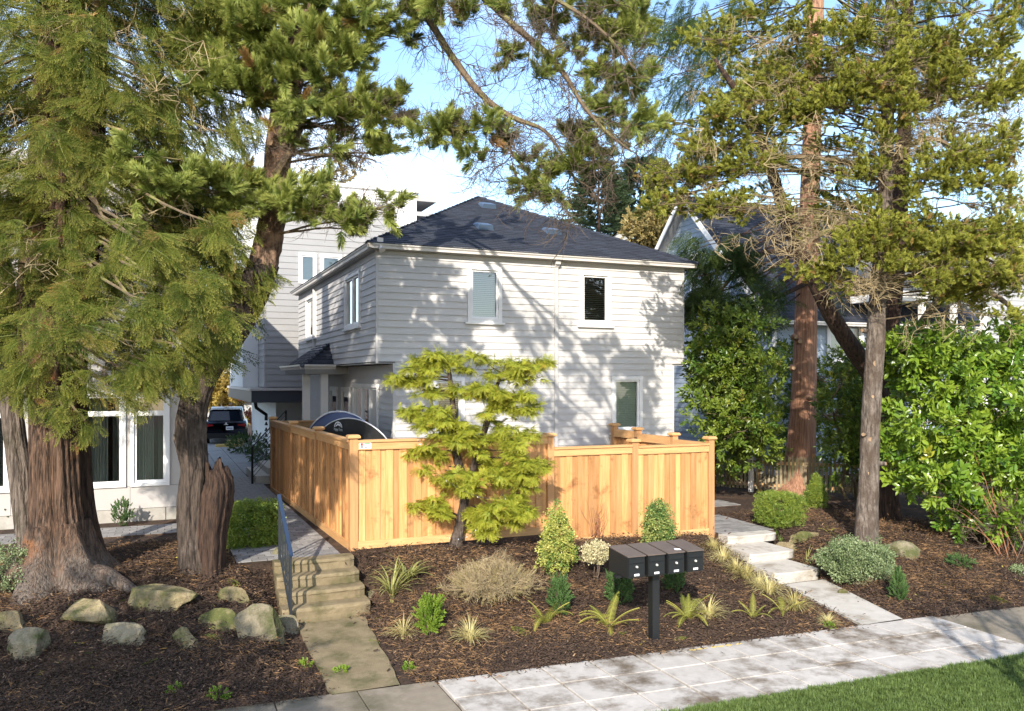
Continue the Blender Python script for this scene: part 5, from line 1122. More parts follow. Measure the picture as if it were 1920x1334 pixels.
pads += [(40, 710, 11.2, 40, 30), (250, 700, 11.0, 45, 35), (160, 720, 11.1, 40, 30, .8), (270, 690, 11, 40, 40), (330, 700, 11.3, 40, 30), (370, 660, 11.5, 45, 40), (120, 770, 11.15, 18, 22, .6), (160, 790, 11.1, 20, 20, .6), (240, 745, 11.1, 35, 22, .7), (285, 715, 11.2, 30, 22), (60, 750, 11.2, 25, 20, .6),
         (420, 520, 12.2, 30, 35), (455, 540, 12.3, 40, 24), (490, 515, 12.3, 30, 28), (440, 480, 12.4, 30, 30), (400, 590, 12, 35, 40), (415, 440, 12.6, 25, 40, .5), (430, 250, 13, 30, 50, .5), (400, 330, 13, 40, 60, .6)]
pads += [(rg.uniform(250, 410), rg.uniform(360, 590), rg.uniform(9.7, 10.5), 42, 34, .9) for _ in range(10)]  # nearer pads added to cast shade on the left side of the fence
C.pads_cedar(pads, skel, ax, n=66, size=.76, down=.8)
C.bare_twigs([W(rg.uniform(0, 400), rg.uniform(0, 650), rg.uniform(11.0, 11.8)) for _ in range(60)], 1)
C.finish(ce, P_CEDAR, mt['limb'], P_TWIGP, 1.0)
b = MB(); pts = [W(px, py, 11.05) for px, py in ((108, 170), (150, 195), (195, 232), (232, 246))]; b.tube(catmull(pts, 4), [.018] * 13, 5); b.build('dead_branch', mt['twig_pale'], ce)
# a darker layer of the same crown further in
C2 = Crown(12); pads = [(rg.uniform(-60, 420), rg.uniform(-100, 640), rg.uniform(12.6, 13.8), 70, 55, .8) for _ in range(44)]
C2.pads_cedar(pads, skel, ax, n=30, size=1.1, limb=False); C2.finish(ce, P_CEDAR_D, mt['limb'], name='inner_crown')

# ---- leaning pine beside it
pi_ = thing('leaning_pine', 'pine with thick grey foot and trunk leaning to the right', 'tree', tuple(G(375, 1105, -.35)))
tr2 = trunk('trunk', mt['bark_old'], [(372, 1150, 12.5, 112), (372, 1095, 12.5, 76), (366, 1030, 12.5, 58), (358, 950, 12.5, 50), (364, 880, 12.5, 48), (357, 820, 12.5, 54), (364, 755, 12.5, 50), (388, 690, 12.5, 52), (432, 620, 12.5, 60), (470, 555, 12.5, 58), (497, 490, 12.5, 52)], pi_, k=64, lobes=((5, .14, 1), (3, .06, 0), (8, .05, 0), (19, .03, 0)), rough=.025, seed=8, foot=-.7, sub=8)
tr2b = trunk('upper_trunk', mt['bark_pine'], [(494, 498, 12.5, 54), (508, 430, 12.5, 50), (518, 330, 12.45, 48), (528, 240, 12.4, 48), (545, 160, 12.35, 44), (572, 70, 12.3, 40), (600, 0, 12.2, 36), (625, -90, 12.2, 32), (650, -220, 12.2, 24), (660, -400, 12.2, 10)], pi_, k=18, lobes=((3, .05, 0),), rough=.05, seed=9)
trunk('dead_stump', mt['bark_dark'], [(398, 1150, 12.4, 74), (396, 1080, 12.4, 46), (398, 1000, 12.4, 46), (406, 940, 12.4, 50), (410, 905, 12.4, 44), (403, 874, 12.4, 32)], pi_, k=44, lobes=((3, .18, 0), (7, .10, 0), (13, .06, 0)), rough=.05, seed=10, foot=-.7, jag=.11)
def knot(parent, px, py, d, dirv, r0, ln=.05, mat='bark_grey'):
    p = W(px, py, d); dirv = unit(np.array(dirv)); b = MB(); b.tube([p - dirv * .12, p, p + dirv * ln], [r0 * 1.6, r0 * 1.15, r0], 10, 0, False); kb = b.build('branch_stub', mt[mat], parent, smooth=True)
    b = MB(); b.tube([p + dirv * (ln - .012), p + dirv * (ln + .003)], [r0 * .97, r0 * .95], 10); b.build('cut_face', mt['cut'], kb)
knot(pi_, 433, 604, 12.28, -CF * .8 + CR * .3 + CU * .1, .075, .06); knot(pi_, 512, 268, 12.2, -CF - CR * .6, .055, .05, 'bark_pine'); knot(pi_, 330, 822, 12.4, -CR - CF * .3, .06, .03); knot(pi_, 545, 170, 12.2, -CF + CR * .2, .04, .04, 'bark_pine')
C = Crown(21); sk2 = [p for p, r_ in tr2b]
pads = [(470, 60, 11.8, 65, 45), (540, 120, 11.7, 60, 50), (450, 150, 11.9, 60, 38), (600, 85, 11.7, 50, 45), (640, 140, 11.6, 60, 45), (560, 185, 11.6, 60, 35), (600, 200, 11.6, 40, 25), (655, 195, 11.6, 45, 28), (705, 220, 11.6, 38, 24), (745, 205, 11.7, 32, 26), (690, 35, 11.8, 45, 35), (745, 25, 11.8, 35, 25), (680, 95, 11.8, 30, 30, .7), (745, 70, 11.9, 25, 25, .6),
        (500, 15, 11.9, 50, 30), (420, 30, 12, 45, 40), (395, 110, 12.1, 45, 40), (480, 160, 11.7, 40, 30), (400, 170, 12, 30, 25), (560, 20, 11.9, 40, 30), (630, 40, 11.9, 35, 30),
        (470, 350, 11.9, 50, 28), (425, 380, 11.9, 40, 28), (520, 385, 11.8, 45, 28), (560, 370, 11.8, 35, 25), (590, 405, 11.8, 40, 25), (640, 395, 11.7, 40, 26), (690, 415, 11.7, 34, 20), (725, 395, 11.7, 20, 16, .7), (660, 430, 11.8, 30, 14, .7), (600, 360, 11.8, 26, 18, .6),
        (250, 295, 11.0, 34, 25, .8), (285, 340, 11.0, 40, 26), (330, 345, 11.1, 36, 22), (370, 350, 11.3, 34, 22), (225, 330, 11.0, 28, 20, .7), (405, 345, 11.5, 30, 22), (540, 265, 12.0, 20, 20, .5), (450, 15, 12.6, 60, 50, .7), (520, 60, 12.8, 60, 50, .6),
        (620, 275, 11.8, 14, 10, .6), (690, 270, 11.8, 20, 12, .7), (720, 288, 11.8, 20, 8, .7), (640, 235, 11.8, 16, 10, .5)]
C.pads_pine(pads, sk2, n=92, size=.92)
C.pads_pine([(rg.uniform(430, 820), rg.uniform(-420, -60), rg.uniform(11.2, 13.4), 55, 40, .7) for _ in range(9)], sk2, n=40, size=1.05)
C.pads_pine([(rg.uniform(380, 640), rg.uniform(-40, 170), rg.uniform(12.7, 13.6), 55, 40, .6) for _ in range(10)], sk2, n=40, size=1.05)
# overhanging boughs reaching right across the top
bo = [C.path([(640, -160, 12.2, 16), (740, -70, 12.0, 15), (800, 30, 11.8, 14), (850, 110, 11.7, 13), (905, 180, 11.6, 12), (960, 220, 11.5, 10), (1020, 245, 11.4, 7), (1060, 300, 11.3, 5), (1080, 345, 11.3, 3)]),
      C.path([(640, -190, 12.2, 16), (800, -90, 11.6, 14), (900, -10, 11.4, 13), (965, 50, 11.3, 12), (1040, 115, 11.2, 11), (1095, 200, 11.1, 8), (1140, 250, 11.0, 6), (1185, 285, 11.0, 4)]),
      C.path([(905, 180, 11.6, 8), (930, 240, 11.5, 6), (970, 300, 11.5, 5), (1010, 345, 11.5, 3)]), C.path([(800, -90, 11.6, 12), (960, -40, 11.2, 10), (1060, 10, 11.0, 8), (1130, 60, 10.9, 6), (1190, 130, 10.9, 4)]),
      C.path([(560, 180, 11.9, 10), (620, 190, 11.7, 8), (690, 190, 11.6, 7), (760, 230, 11.5, 6), (830, 245, 11.5, 4), (890, 245, 11.5, 3)]), C.path([(525, 270, 12.2, 9), (570, 290, 12.0, 6), (640, 290, 11.9, 4), (700, 300, 11.9, 3)]), C.path([(535, 220, 12.2, 8), (580, 230, 12.0, 6), (640, 250, 11.9, 4), (680, 230, 11.9, 2)]),
      C.path([(518, 330, 12.3, 20), (552, 270, 12.1, 13), (568, 220, 12.0, 10), (572, 170, 11.9, 8)]), C.path([(515, 360, 12.3, 9), (580, 385, 11.9, 7), (650, 400, 11.7, 5), (735, 385, 11.7, 3)])]
for q in bo[:4]:
    for i in range(5, len(q) - 1):
        for _ in range(1):
            dv = unit(unit(q[i + 1] - q[i]) * .7 + C.rng.normal(size=3) * [.7, .7, .55] - CU * .25); L_s = C.rng.uniform(.35, .95); pl = C.limb(q[i], q[i] + dv * L_s, .008, .003, sag=C.rng.uniform(-.12, .12), n=6, jit=.25, k=4)
            C.tp += [pl[2], pl[4], pl[5], pl[6]]; C.tg += [unit(dv + C.rng.normal(size=3) * .6) for _ in range(4)]
for q in bo[4:]: C.bare_twigs(q[3:], 3, 1.0)
tips = [(830, 235, 24, 14), (870, 245, 26, 16), (905, 240, 30, 16), (800, 265, 20, 10), (890, 285, 16, 10), (930, 262, 18, 10), (985, 300, 22, 14), (1020, 320, 20, 12), (1010, 362, 20, 8), (1045, 365, 14, 6), (985, 345, 12, 8), (1095, 300, 28, 12), (1075, 320, 22, 9), (1110, 265, 30, 16), (1060, 255, 18, 10), (1170, 270, 20, 14), (1190, 225, 24, 24), (1150, 200, 30, 26), (1185, 140, 30, 30), (1130, 130, 30, 24), (1165, 70, 36, 28), (1110, 50, 34, 28), (1060, 80, 26, 18, .6), (1195, 40, 28, 30), (1040, 20, 40, 22), (960, 10, 40, 16, .7), (1010, 150, 20, 12, .4), (940, 100, 24, 14, .4), (1130, 10, 40, 20), (820, 250, 22, 10), (1100, 190, 20, 14, .6), (880, 20, 34, 20, .8), (830, 10, 30, 20)]
allb = [p for q in bo for p in q]
C.pads_pine([(t[0], t[1], 11.35, t[2], t[3], (t[4] if len(t) > 4 else 1.0)) for t in tips], allb, n=140, size=.85, twr=.005, limb_r=.009)
C.finish(pi_, P_PINE, mt['limb'], P_TWIG, 1.0)

# ---- reddish cedar trunk on the right
c3 = thing('red_trunk_cedar', 'tall cedar with smooth reddish trunk behind the clipped box ball', 'tree', tuple(G(1500, 915, -.25)))
tr3 = trunk('trunk', mt['bark_red'], [(1490, 940, 22.9, 92), (1495, 900, 22.9, 60), (1501, 840, 22.9, 51), (1507, 740, 22.9, 44), (1510, 640, 22.9, 41), (1512, 540, 22.9, 39), (1516, 440, 22.9, 37), (1521, 300, 23, 34), (1526, 120, 23, 30), (1530, -80, 23, 30), (1532, -400, 23, 14)], c3, k=22, lobes=((5, .07, 1), (9, .025, 0)), rough=.02, seed=13, foot=-.5)
for px, py in ((1492, 632), (1500, 640), (1520, 746), (1488, 690)): knot(c3, px, py, 22.1, -CF, .06, .02, 'bark_red')
C = Crown(31); sk3 = [p for p, r_ in tr3]; ax3 = np.array([*tr3[3][0][:2], 0])
pads = [(1235, 60, 21, 40, 60), (1215, 160, 21.5, 30, 60), (1240, 240, 21.5, 30, 50), (1290, 150, 21, 50, 60), (1330, 60, 21, 60, 50), (1400, 30, 21, 60, 40), (1300, 470, 21, 30, 40), (1350, 480, 21, 40, 40), (1400, 470, 21, 40, 40), (1430, 520, 21, 40, 30), (1370, 540, 20.8, 50, 30), (1320, 555, 20.8, 40, 40), (1300, 520, 20.6, 20, 50), (1440, 560, 21, 40, 24), (1390, 580, 20.6, 50, 24), (1470, 280, 22, 40, 50, .6), (1560, 330, 22, 40, 50, .6), (1570, 420, 22, 30, 40, .5), (1560, 560, 22, 20, 40, .6), (1720, 470, 20, 40, 45), (1750, 520, 20, 40, 24), (1300, 320, 22, 40, 40, .5), (1620, 20, 23, 60, 50, .7), (1710, 60, 23, 60, 50, .6), (1500, 130, 22.5, 60, 60, .6), (1720, 420, 20, 30, 30), (1190, 90, 22, 20, 60, .6), (1270, 40, 22, 40, 60)] + [(rg.uniform(1250, 1960), rg.uniform(-40, 330), rg.uniform(22, 24.5), 60, 50, .6) for _ in range(26)] + [(rg.uniform(1290, 1480), rg.uniform(420, 600), rg.uniform(20.8, 22), 36, 28, .9) for _ in range(14)] + [(rg.uniform(1690, 1800), rg.uniform(400, 540), rg.uniform(19.8, 21), 30, 26, .9) for _ in range(8)]
C.pads_cedar(pads, sk3, ax3, n=30, size=1.25, down=1.0); 
for spec in ([(1515, 480, 22.6, 14), (1460, 470, 22, 10), (1400, 490, 21.4, 8), (1340, 560, 21, 5)], [(1515, 530, 22.6, 10), (1450, 560, 22, 8), (1380, 580, 21.2, 6), (1330, 595, 21, 4)], [(1520, 330, 22.6, 12), (1440, 300, 22, 8), (1360, 310, 21.4, 6), (1300, 330, 21, 4)]): C.bare_twigs(C.path(spec)[4:], 1)
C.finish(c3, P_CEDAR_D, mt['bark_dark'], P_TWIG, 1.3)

# ---- grey trunk pine with pruned stubs, and a dark forked pine behind it
c4 = thing('grey_trunk_pine', 'shore pine with grey trunk full of pruned stubs on the right', 'tree', tuple(G(1625, 1020, -.35)))
tr4 = trunk('trunk', mt['bark_grey'], [(1622, 1050, 16, 58), (1624, 1010, 16, 44), (1626, 960, 16, 39), (1630, 880, 16, 35), (1632, 800, 16, 34), (1637, 720, 16, 33), (1642, 640, 16, 33), (1646, 560, 16, 30), (1653, 470, 16, 28), (1660, 360, 16, 26), (1664, 230, 16, 23), (1668, 90, 16, 20), (1672, -60, 16, 16), (1674, -260, 16, 8)], c4, k=22, lobes=((3, .05, 0), (5, .04, 1)), rough=.045, seed=15, foot=-.7)
for i, (px, py, sx) in enumerate(((1633, 568, -.2), (1636, 682, 0), (1632, 798, 0), (1630, 744, -.1), (1626, 824, -.3), (1629, 856, .1), (1624, 888, 0), (1617, 815, -1), (1660, 870, 1), (1615, 620, -1))): knot(c4, px + (6 if sx > -.5 else 2) * (0 if sx > .5 else 1), py, 15.86, -CF + CR * sx, (.055, .06, .040, .030, .042, .035, .038, .036, .034, .036)[i], .012)
C = Crown(41); sk4 = [p for p, r_ in tr4 if p[2] > 3.5]
pads = [(1560, 90, 15.2, 70, 34), (1500, 55, 15.5, 60, 34), (1620, 60, 15, 60, 34), (1640, 150, 14.8, 70, 36), (1560, 190, 15, 60, 36), (1600, 170, 15, 50, 30), (1490, 190, 15.4, 50, 40), (1440, 215, 15.6, 50, 40), (1400, 250, 15.6, 50, 40), (1360, 215, 15.8, 45, 35), (1320, 270, 15.8, 50, 40), (1280, 320, 15.8, 45, 35), (1250, 370, 15.9, 40, 34), (1330, 330, 15.8, 50, 30), (1390, 310, 15.6, 45, 30), (1440, 290, 15.6, 40, 30), (1240, 330, 16, 36, 30, .7), (1300, 390, 15.9, 40, 20, .7), (1370, 370, 15.8, 40, 22), (1400, 400, 15.8, 30, 16, .6), (1340, 200, 15.8, 35, 30), (1420, 150, 15.8, 40, 24, .7), (1460, 110, 15.8, 40, 28, .7),
        (1720, 110, 14.8, 60, 36), (1770, 70, 14.8, 60, 34), (1820, 110, 14.6, 60, 34), (1870, 80, 14.6, 50, 34), (1890, 150, 14.6, 40, 36), (1780, 150, 14.7, 60, 30), (1850, 175, 14.6, 50, 26), (1700, 200, 14.8, 50, 34), (1650, 250, 14.9, 40, 30, .8), (1600, 260, 15, 40, 24, .6),
        (1780, 290, 14.8, 60, 30), (1740, 330, 14.8, 55, 34), (1830, 300, 14.7, 60, 36), (1880, 270, 14.6, 40, 34), (1800, 340, 14.7, 50, 24), (1860, 345, 14.6, 45, 24), (1720, 370, 14.9, 36, 20, .7), (1650, 320, 15, 40, 26, .8), (1610, 330, 15.1, 30, 22, .6),
        (1640, 400, 14.9, 40, 30), (1670, 430, 14.8, 50, 34), (1620, 440, 14.9, 50, 34), (1580, 470, 15, 44, 30), (1560, 500, 15, 40, 24), (1530, 515, 15.1, 36, 18), (1600, 490, 14.9, 50, 24), (1650, 480, 14.9, 40, 24), (1490, 510, 15.3, 24, 12, .7), (1710, 470, 14.9, 40, 22), (1760, 460, 14.9, 50, 24), (1810, 450, 14.8, 50, 28), (1860, 460, 14.7, 44, 34), (1900, 500, 14.6, 36, 34), (1840, 510, 14.7, 50, 20), (1890, 430, 14.6, 40, 28), (1790, 505, 14.8, 40, 16, .7), (1570, 540, 15, 24, 14, .6), (1470, 395, 15.6, 16, 12, .5)]
pads += [(rg.uniform(1690, 1930), rg.uniform(400, 570), rg.uniform(14.6, 15.6), 40, 22, .9) for _ in range(20)] + [(rg.uniform(1800, 1940), rg.uniform(500, 640), rg.uniform(15, 16), 34, 22, .8) for _ in range(9)] + [(rg.uniform(1350, 1930), rg.uniform(10, 250), rg.uniform(14.8, 16), 44, 26, .9) for _ in range(16)]
pads += [(rg.uniform(1210, 1400), rg.uniform(60, 400), rg.uniform(15, 16), 36, 24, .8) for _ in range(12)]
C.pads_pine(pads, sk4, n=160, size=.66, per=9, up=.35, limb_r=.013)
C.pads_pine([(rg.uniform(1260, 1960), rg.uniform(-260, -20), rg.uniform(14, 17.5), 70, 40, .7) for _ in range(12)], sk4, n=50, size=.85)
C.pads_pine([(rg.uniform(1400, 1920), rg.uniform(-20, 420), rg.uniform(16.2, 17.8), 50, 34, .5) for _ in range(30)], sk4, n=90, size=.75)
tw = [W(rg.uniform(1450, 1650), rg.uniform(390, 470), 15.1) for _ in range(20)] + [W(rg.uniform(1560, 1660), rg.uniform(510, 560), 15.2) for _ in range(34)] + [W(rg.uniform(1300, 1920), rg.uniform(20, 480), rg.uniform(14.8, 16)) for _ in range(230)] + [W(rg.uniform(1700, 1900), rg.uniform(120, 280), rg.uniform(15, 16)) for _ in range(60)] + [W(rg.uniform(1690, 1900), rg.uniform(500, 620), rg.uniform(15, 16)) for _ in range(34)]
C.bare_twigs(tw, 1)
for spec in ([(1655, 450, 16, 12), (1600, 420, 15.6, 9), (1540, 440, 15.3, 7), (1480, 480, 15.2, 4)], [(1660, 330, 16, 12), (1560, 300, 15.7, 9), (1450, 300, 15.7, 7), (1340, 350, 15.8, 5), (1240, 370, 15.9, 3)], [(1662, 300, 16, 12), (1740, 260, 15.3, 9), (1820, 290, 15, 6), (1900, 280, 14.7, 4)], [(1650, 540, 16, 10), (1760, 500, 15.3, 8), (1830, 480, 15, 6), (1910, 520, 14.7, 4)], [(1665, 180, 16, 10), (1560, 130, 15.5, 8), (1460, 180, 15.5, 5)]): C.bare_twigs(C.path(spec), 2)
C.finish(c4, P_PINE_O, mt['limb'], P_TWIGP, 1.15)
c5 = thing('dark_forked_tree', 'dark barked forked tree just behind the grey pine trunk', 'tree', tuple(G(1668, 960, -.3)))
tr5 = trunk('trunk', mt['bark_dark'], [(1668, 975, 18.5, 46), (1667, 900, 18.5, 32), (1668, 800, 18.5, 28), (1670, 700, 18.5, 26), (1675, 600, 18.5, 25), (1682, 480, 18.5, 32), (1690, 330, 18.5, 28), (1700, 150, 18.5, 22), (1705, -60, 18.5, 14)], c5, k=16, lobes=((3, .06, 0),), rough=.05, seed=18, foot=-.5)
trunk('leaning_limb', mt['bark_dark'], [(1664, 760, 18.4, 26), (1630, 700, 18.2, 31), (1590, 640, 18, 32), (1555, 585, 17.9, 29), (1510, 490, 17.8, 26), (1478, 420, 17.8, 25), (1462, 370, 17.8, 22), (1440, 300, 17.8, 20), (1410, 220, 17.8, 14), (1340, 110, 17.6, 8)], c5, k=14, lobes=((3, .06, 0),), rough=.05, seed=19)
trunk('side_limb', mt['limb'], [(1680, 668, 18.4, 20), (1720, 618, 17.6, 18), (1760, 565, 17.2, 17), (1800, 530, 17, 14), (1850, 545, 16.8, 11), (1900, 580, 16.6, 8), (1940, 620, 16.5, 4)], c5, k=9, lobes=(), rough=.06, seed=20)
C = Crown(51); sk5 = [p for p, r_ in tr5 if p[2] > 4]
C.pads_pine([(1730, 180, 18, 60, 40, .6), (1650, 90, 18.5, 60, 40, .6), (1800, 220, 18, 60, 40, .5), (1860, 380, 18, 50, 40, .6), (1440, 120, 18, 50, 40, .6), (1380, 140, 18, 50, 40, .6), (1340, 60, 18, 50, 36, .6), (1810, 30, 18, 60, 36, .6), (1900, 20, 18, 50, 36, .6), (1780, 560, 17, 24, 12, .5), (1420, 20, 18, 60, 36, .6)], sk5, n=110, size=.95)
C.bare_twigs([W(rg.uniform(1690, 1920), rg.uniform(130, 330), 18.2) for _ in range(90)], 1); C.finish(c5, P_PINE_O, mt['bark_dark'], P_TWIG, 1.3)

# ---- golden cloud-pruned cypress before the fence
g0 = GP(857, 1026, -.1)
gc = thing('golden_cypress', 'golden cloud pruned cypress standing before the cedar fence', 'tree', tuple(g0))
dg = float(g0[0] * SA + g0[1] * CA)
tg_ = trunk('trunk', mt['bark_old'], [(853, 1036, dg, 30), (858, 1005, dg, 22), (868, 960, dg, 18), (872, 915, dg, 17), (860, 870, dg, 16), (850, 820, dg, 13), (850, 770, dg, 10), (845, 720, dg, 10), (842, 690, dg, 6)], gc, k=14, lobes=((3, .08, 0),), rough=.06, seed=22, foot=g0[2] - .1)
tg2 = trunk('second_stem', mt['bark_old'], [(868, 930, dg, 15), (887, 880, dg, 13), (898, 840, dg, 12), (914, 790, dg, 12), (925, 745, dg, 9), (940, 700, dg, 6)], gc, k=10, lobes=(), rough=.06, seed=23)
C = Crown(61); skg = [p for p, r_ in tg_ + tg2]
pads = [(820, 682, 0, 40, 15), (848, 680, .05, 28, 13), (800, 690, .1, 20, 12), (925, 688, 0, 40, 17), (960, 690, -.1, 30, 15), (992, 688, -.2, 26, 19), (985, 712, -.2, 22, 10, .7), (760, 712, 0, 26, 14), (785, 708, -.1, 28, 15), (800, 732, .1, 24, 10, .7), (880, 730, -.2, 34, 15), (920, 738, -.3, 36, 15), (955, 752, -.35, 36, 15), (985, 772, -.35, 22, 15), (930, 760, -.3, 30, 12), (770, 778, 0, 30, 13), (800, 785, -.15, 34, 15), (835, 795, -.25, 30, 15), (860, 812, -.3, 30, 18), (868, 838, -.3, 24, 16), (925, 825, -.2, 34, 16), (955, 845, -.35, 40, 26), (985, 865, -.4, 32, 26), (945, 875, -.3, 36, 22), (1000, 900, -.4, 20, 18), (960, 900, -.3, 22, 14, .6), (775, 838, -.1, 26, 14), (805, 848, -.15, 24, 13), (790, 880, 0, 24, 10, .6), (815, 872, .1, 14, 8, .6), (850, 895, -.35, 26, 13), (885, 900, -.35, 26, 13), (868, 912, -.35, 20, 10), (800, 955, -.15, 30, 18), (820, 968, -.2, 18, 16), (905, 965, -.3, 34, 24), (945, 955, -.4, 36, 22), (975, 960, -.4, 26, 24), (910, 995, -.3, 24, 16), (895, 735, .2, 26, 12, .5), (930, 790, .2, 26, 12, .5)]
for (px, py, dd, rx, ry, *o) in pads:
    d = dg + dd; c = W(px, py, d); m = d / F; rad = np.array([rx * m, rx * m * .85, ry * m]); ry *= 1.25; N = int((o[0] if o else 1) * 210 * rx * ry / 500); rad[2] = ry * m
    pl = C.limb(C.near(skg, c, .8), c - CU * .03, .018, .007, sag=-.05, k=5)
    for _ in range(6):
        o_ = C.rng.normal(size=3) * .58; cs = c + CR * o_[0] * rad[0] + CF * o_[1] * rad[1] + CU * o_[2] * rad[2] * .8; rs2 = rad * C.rng.uniform(.32, .66); C.limb(pl[-2], cs, .007, .003, n=4, jit=.2, k=3)
        v = unit(C.rng.normal(size=(N // 8, 3))); v[:, 2] = np.where(v[:, 2] < -.35, -v[:, 2] * .5, v[:, 2])
        for e in v * (.35 + .65 * C.rng.random((len(v), 1)) ** .5):
            q = cs + CR * e[0] * rs2[0] + CF * e[1] * rs2[1] + CU * e[2] * rs2[2]; out = unit(CR * e[0] + CF * e[1] + CU * .1)
            C.addp(q, unit(out + CU * C.rng.uniform(-.9, .35) + C.rng.normal(size=3) * .35), unit(CU + out * .4 + C.rng.normal(size=3) * .35), C.rng.uniform(.5, 1.0))
C.finish(gc, P_GOLD, mt['bark_dark'])
b = MB(); rs = random.Random(3); lights = MB()
for (x0_, y0_, x1_, y1_) in ((822, 890, 940, 935), (780, 800, 790, 830), (835, 1005, 900, 985), (940, 925, 1000, 960)):
    pts = [W(lerp(x0_, x1_, t), lerp(y0_, y1_, t) + 14 * math.sin(t * 3.1), dg - .5) for t in np.linspace(0, 1, 9)]; b.tube(pts, .003, 3, 0, False)
    for p in pts[1::2]: lights.tube([p, p + [0, 0, -.02]], [.003, .006], 5)
sl_ = thing('string_lights', 'string of small clear bulbs hung through the golden cypress', 'string lights', tuple(W(870, 930, dg - .5))); b.build('wire', mt['ink'], sl_); lights.build('bulbs', mt['label'], sl_)['kind'] = 'stuff'

# ---- laurels
def laurel(name, label, pads, base, protos, limb_mat, seed, n=60, stems=4, size=1.0):
    root = thing(name, label, 'shrub', tuple(base)); C = Crown(seed); r = random.Random(seed); stem_pts = []
    for i in range(stems):
        px, py, d = pads[int(i * len(pads) / stems)][:3]; c = W(px, py, d); p0 = np.array(base) + [r.uniform(-.5, .5), r.uniform(-.3, .3), -.1]
        stem_pts += C.limb(p0, c, .05, .018, sag=-.06, n=8, jit=.25, k=6)
    for (px, py, d, rx, ry, *o) in pads:
        c = W(px, py, d); m = d / F; rad = np.array([rx * m, rx * m * .8, ry * m]); N = int((o[0] if o else 1) * n * rx * ry / 3000 * (d / 16) ** 2) + 4
        C.limb(C.near(stem_pts, c), c, .014, .006, n=5, jit=.2, k=4)
        v = unit(C.rng.normal(size=(N, 3))); rr_ = .45 + .55 * C.rng.random((N, 1)) ** .6
        for e in v * rr_:
            q = c + CR * e[0] * rad[0] + CF * e[1] * rad[1] + CU * e[2] * rad[2]; out = unit(CR * e[0] + CF * e[1] + CU * e[2])
            C.addp(q, unit(out + CU * .35 + C.rng.normal(size=3) * .4), unit(CU * .6 - CF * .7 + C.rng.normal(size=3) * .4), size * C.rng.uniform(.7, 1.15))
    C.finish(root, protos, limb_mat, name='leaves'); return root
rl = random.Random(9)
pads = []
for x in range(1690, 1960, 48):
    for y in range(660, 1000, 50):
        if y > np.interp(x, [1690, 1740, 1800, 1870, 1960], [900, 950, 975, 985, 960]): continue
        pads.append((x + rl.uniform(-16, 16), y + rl.uniform(-16, 16), 16.2 + rl.uniform(-.6, .5) + abs(y - 820) * .0018 + max(0, 1760 - x) * .006, rl.uniform(30, 46), rl.uniform(26, 38), rl.uniform(.7, 1.1)))
pads += [(1725, 650, 17.4, 34, 24), (1700, 690, 17.2, 30, 30), (1820, 650, 17, 40, 24, .8), (1880, 670, 17, 40, 30)]
laurel('laurel_hedge', 'large glossy yellow green laurel shrub at the right edge', pads, GP(1790, 985, -.3), P_LAUREL, mt['limb'], 71, n=88, size=1.28)
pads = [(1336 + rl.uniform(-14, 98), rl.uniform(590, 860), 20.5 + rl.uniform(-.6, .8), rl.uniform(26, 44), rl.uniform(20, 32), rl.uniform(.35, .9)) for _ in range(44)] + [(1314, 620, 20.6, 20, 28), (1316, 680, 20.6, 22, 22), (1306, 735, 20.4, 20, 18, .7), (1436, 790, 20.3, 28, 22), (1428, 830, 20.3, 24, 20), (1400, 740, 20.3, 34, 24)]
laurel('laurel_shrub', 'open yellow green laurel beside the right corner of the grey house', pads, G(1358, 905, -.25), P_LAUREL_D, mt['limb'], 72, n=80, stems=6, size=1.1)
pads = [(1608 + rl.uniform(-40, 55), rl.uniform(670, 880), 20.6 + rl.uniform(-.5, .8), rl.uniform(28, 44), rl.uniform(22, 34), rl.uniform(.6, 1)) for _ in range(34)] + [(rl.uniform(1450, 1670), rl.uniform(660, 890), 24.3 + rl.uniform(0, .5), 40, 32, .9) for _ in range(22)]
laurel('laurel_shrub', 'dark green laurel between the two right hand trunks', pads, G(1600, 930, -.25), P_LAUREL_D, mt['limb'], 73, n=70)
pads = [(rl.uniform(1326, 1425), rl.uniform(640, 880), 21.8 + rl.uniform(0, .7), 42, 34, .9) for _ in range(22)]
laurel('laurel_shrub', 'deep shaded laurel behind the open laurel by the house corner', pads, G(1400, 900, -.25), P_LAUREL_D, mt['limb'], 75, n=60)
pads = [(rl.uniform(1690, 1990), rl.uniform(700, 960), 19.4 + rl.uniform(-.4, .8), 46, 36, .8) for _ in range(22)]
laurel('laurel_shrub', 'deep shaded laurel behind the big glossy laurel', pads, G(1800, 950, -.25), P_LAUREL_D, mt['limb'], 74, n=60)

# ---- background trees
def fir(name, label, px, ptop, pbase, d, w, seed, protos=P_FIR, n=900, size=1.0, mat='bark_dark'):
    top, base = W(px, ptop, d), W(px, pbase, d); base[2] = -.5; root = thing(name, label, 'tree', tuple(base)); b = MB(); b.tube([base, top], [.32, .03], 8); b.build('trunk', mt[mat], root); C = Crown(seed)
    z0 = W(px, pbase, d)[2]; H = top[2] - z0
    for i in range(n):
        t = C.rng.random() ** .8; az = C.rng.uniform(0, 6.283); R0 = w * (1 - t) ** .85 * (1 + .35 * math.sin(az * 3 + t * 25)) + .15; rad_ = R0 * C.rng.random() ** .5
        dirh = np.array([math.cos(az), math.sin(az), 0]); p = np.array([base[0], base[1], z0 + H * t]) + dirh * rad_ + CU * (-.12 * rad_ + C.rng.normal() * .15)
        C.addp(p, unit(dirh + CU * C.rng.uniform(-.1, .45)), unit(CU + C.rng.normal(size=3) * .3), size * C.rng.uniform(.7, 1.3))
    C.finish(root, protos, mt['bark_dark'])
fir('distant_fir', 'dark distant fir rising behind the hip roof', 1122, 305, 445, 60, 3.0, 81, n=900, size=1.3)
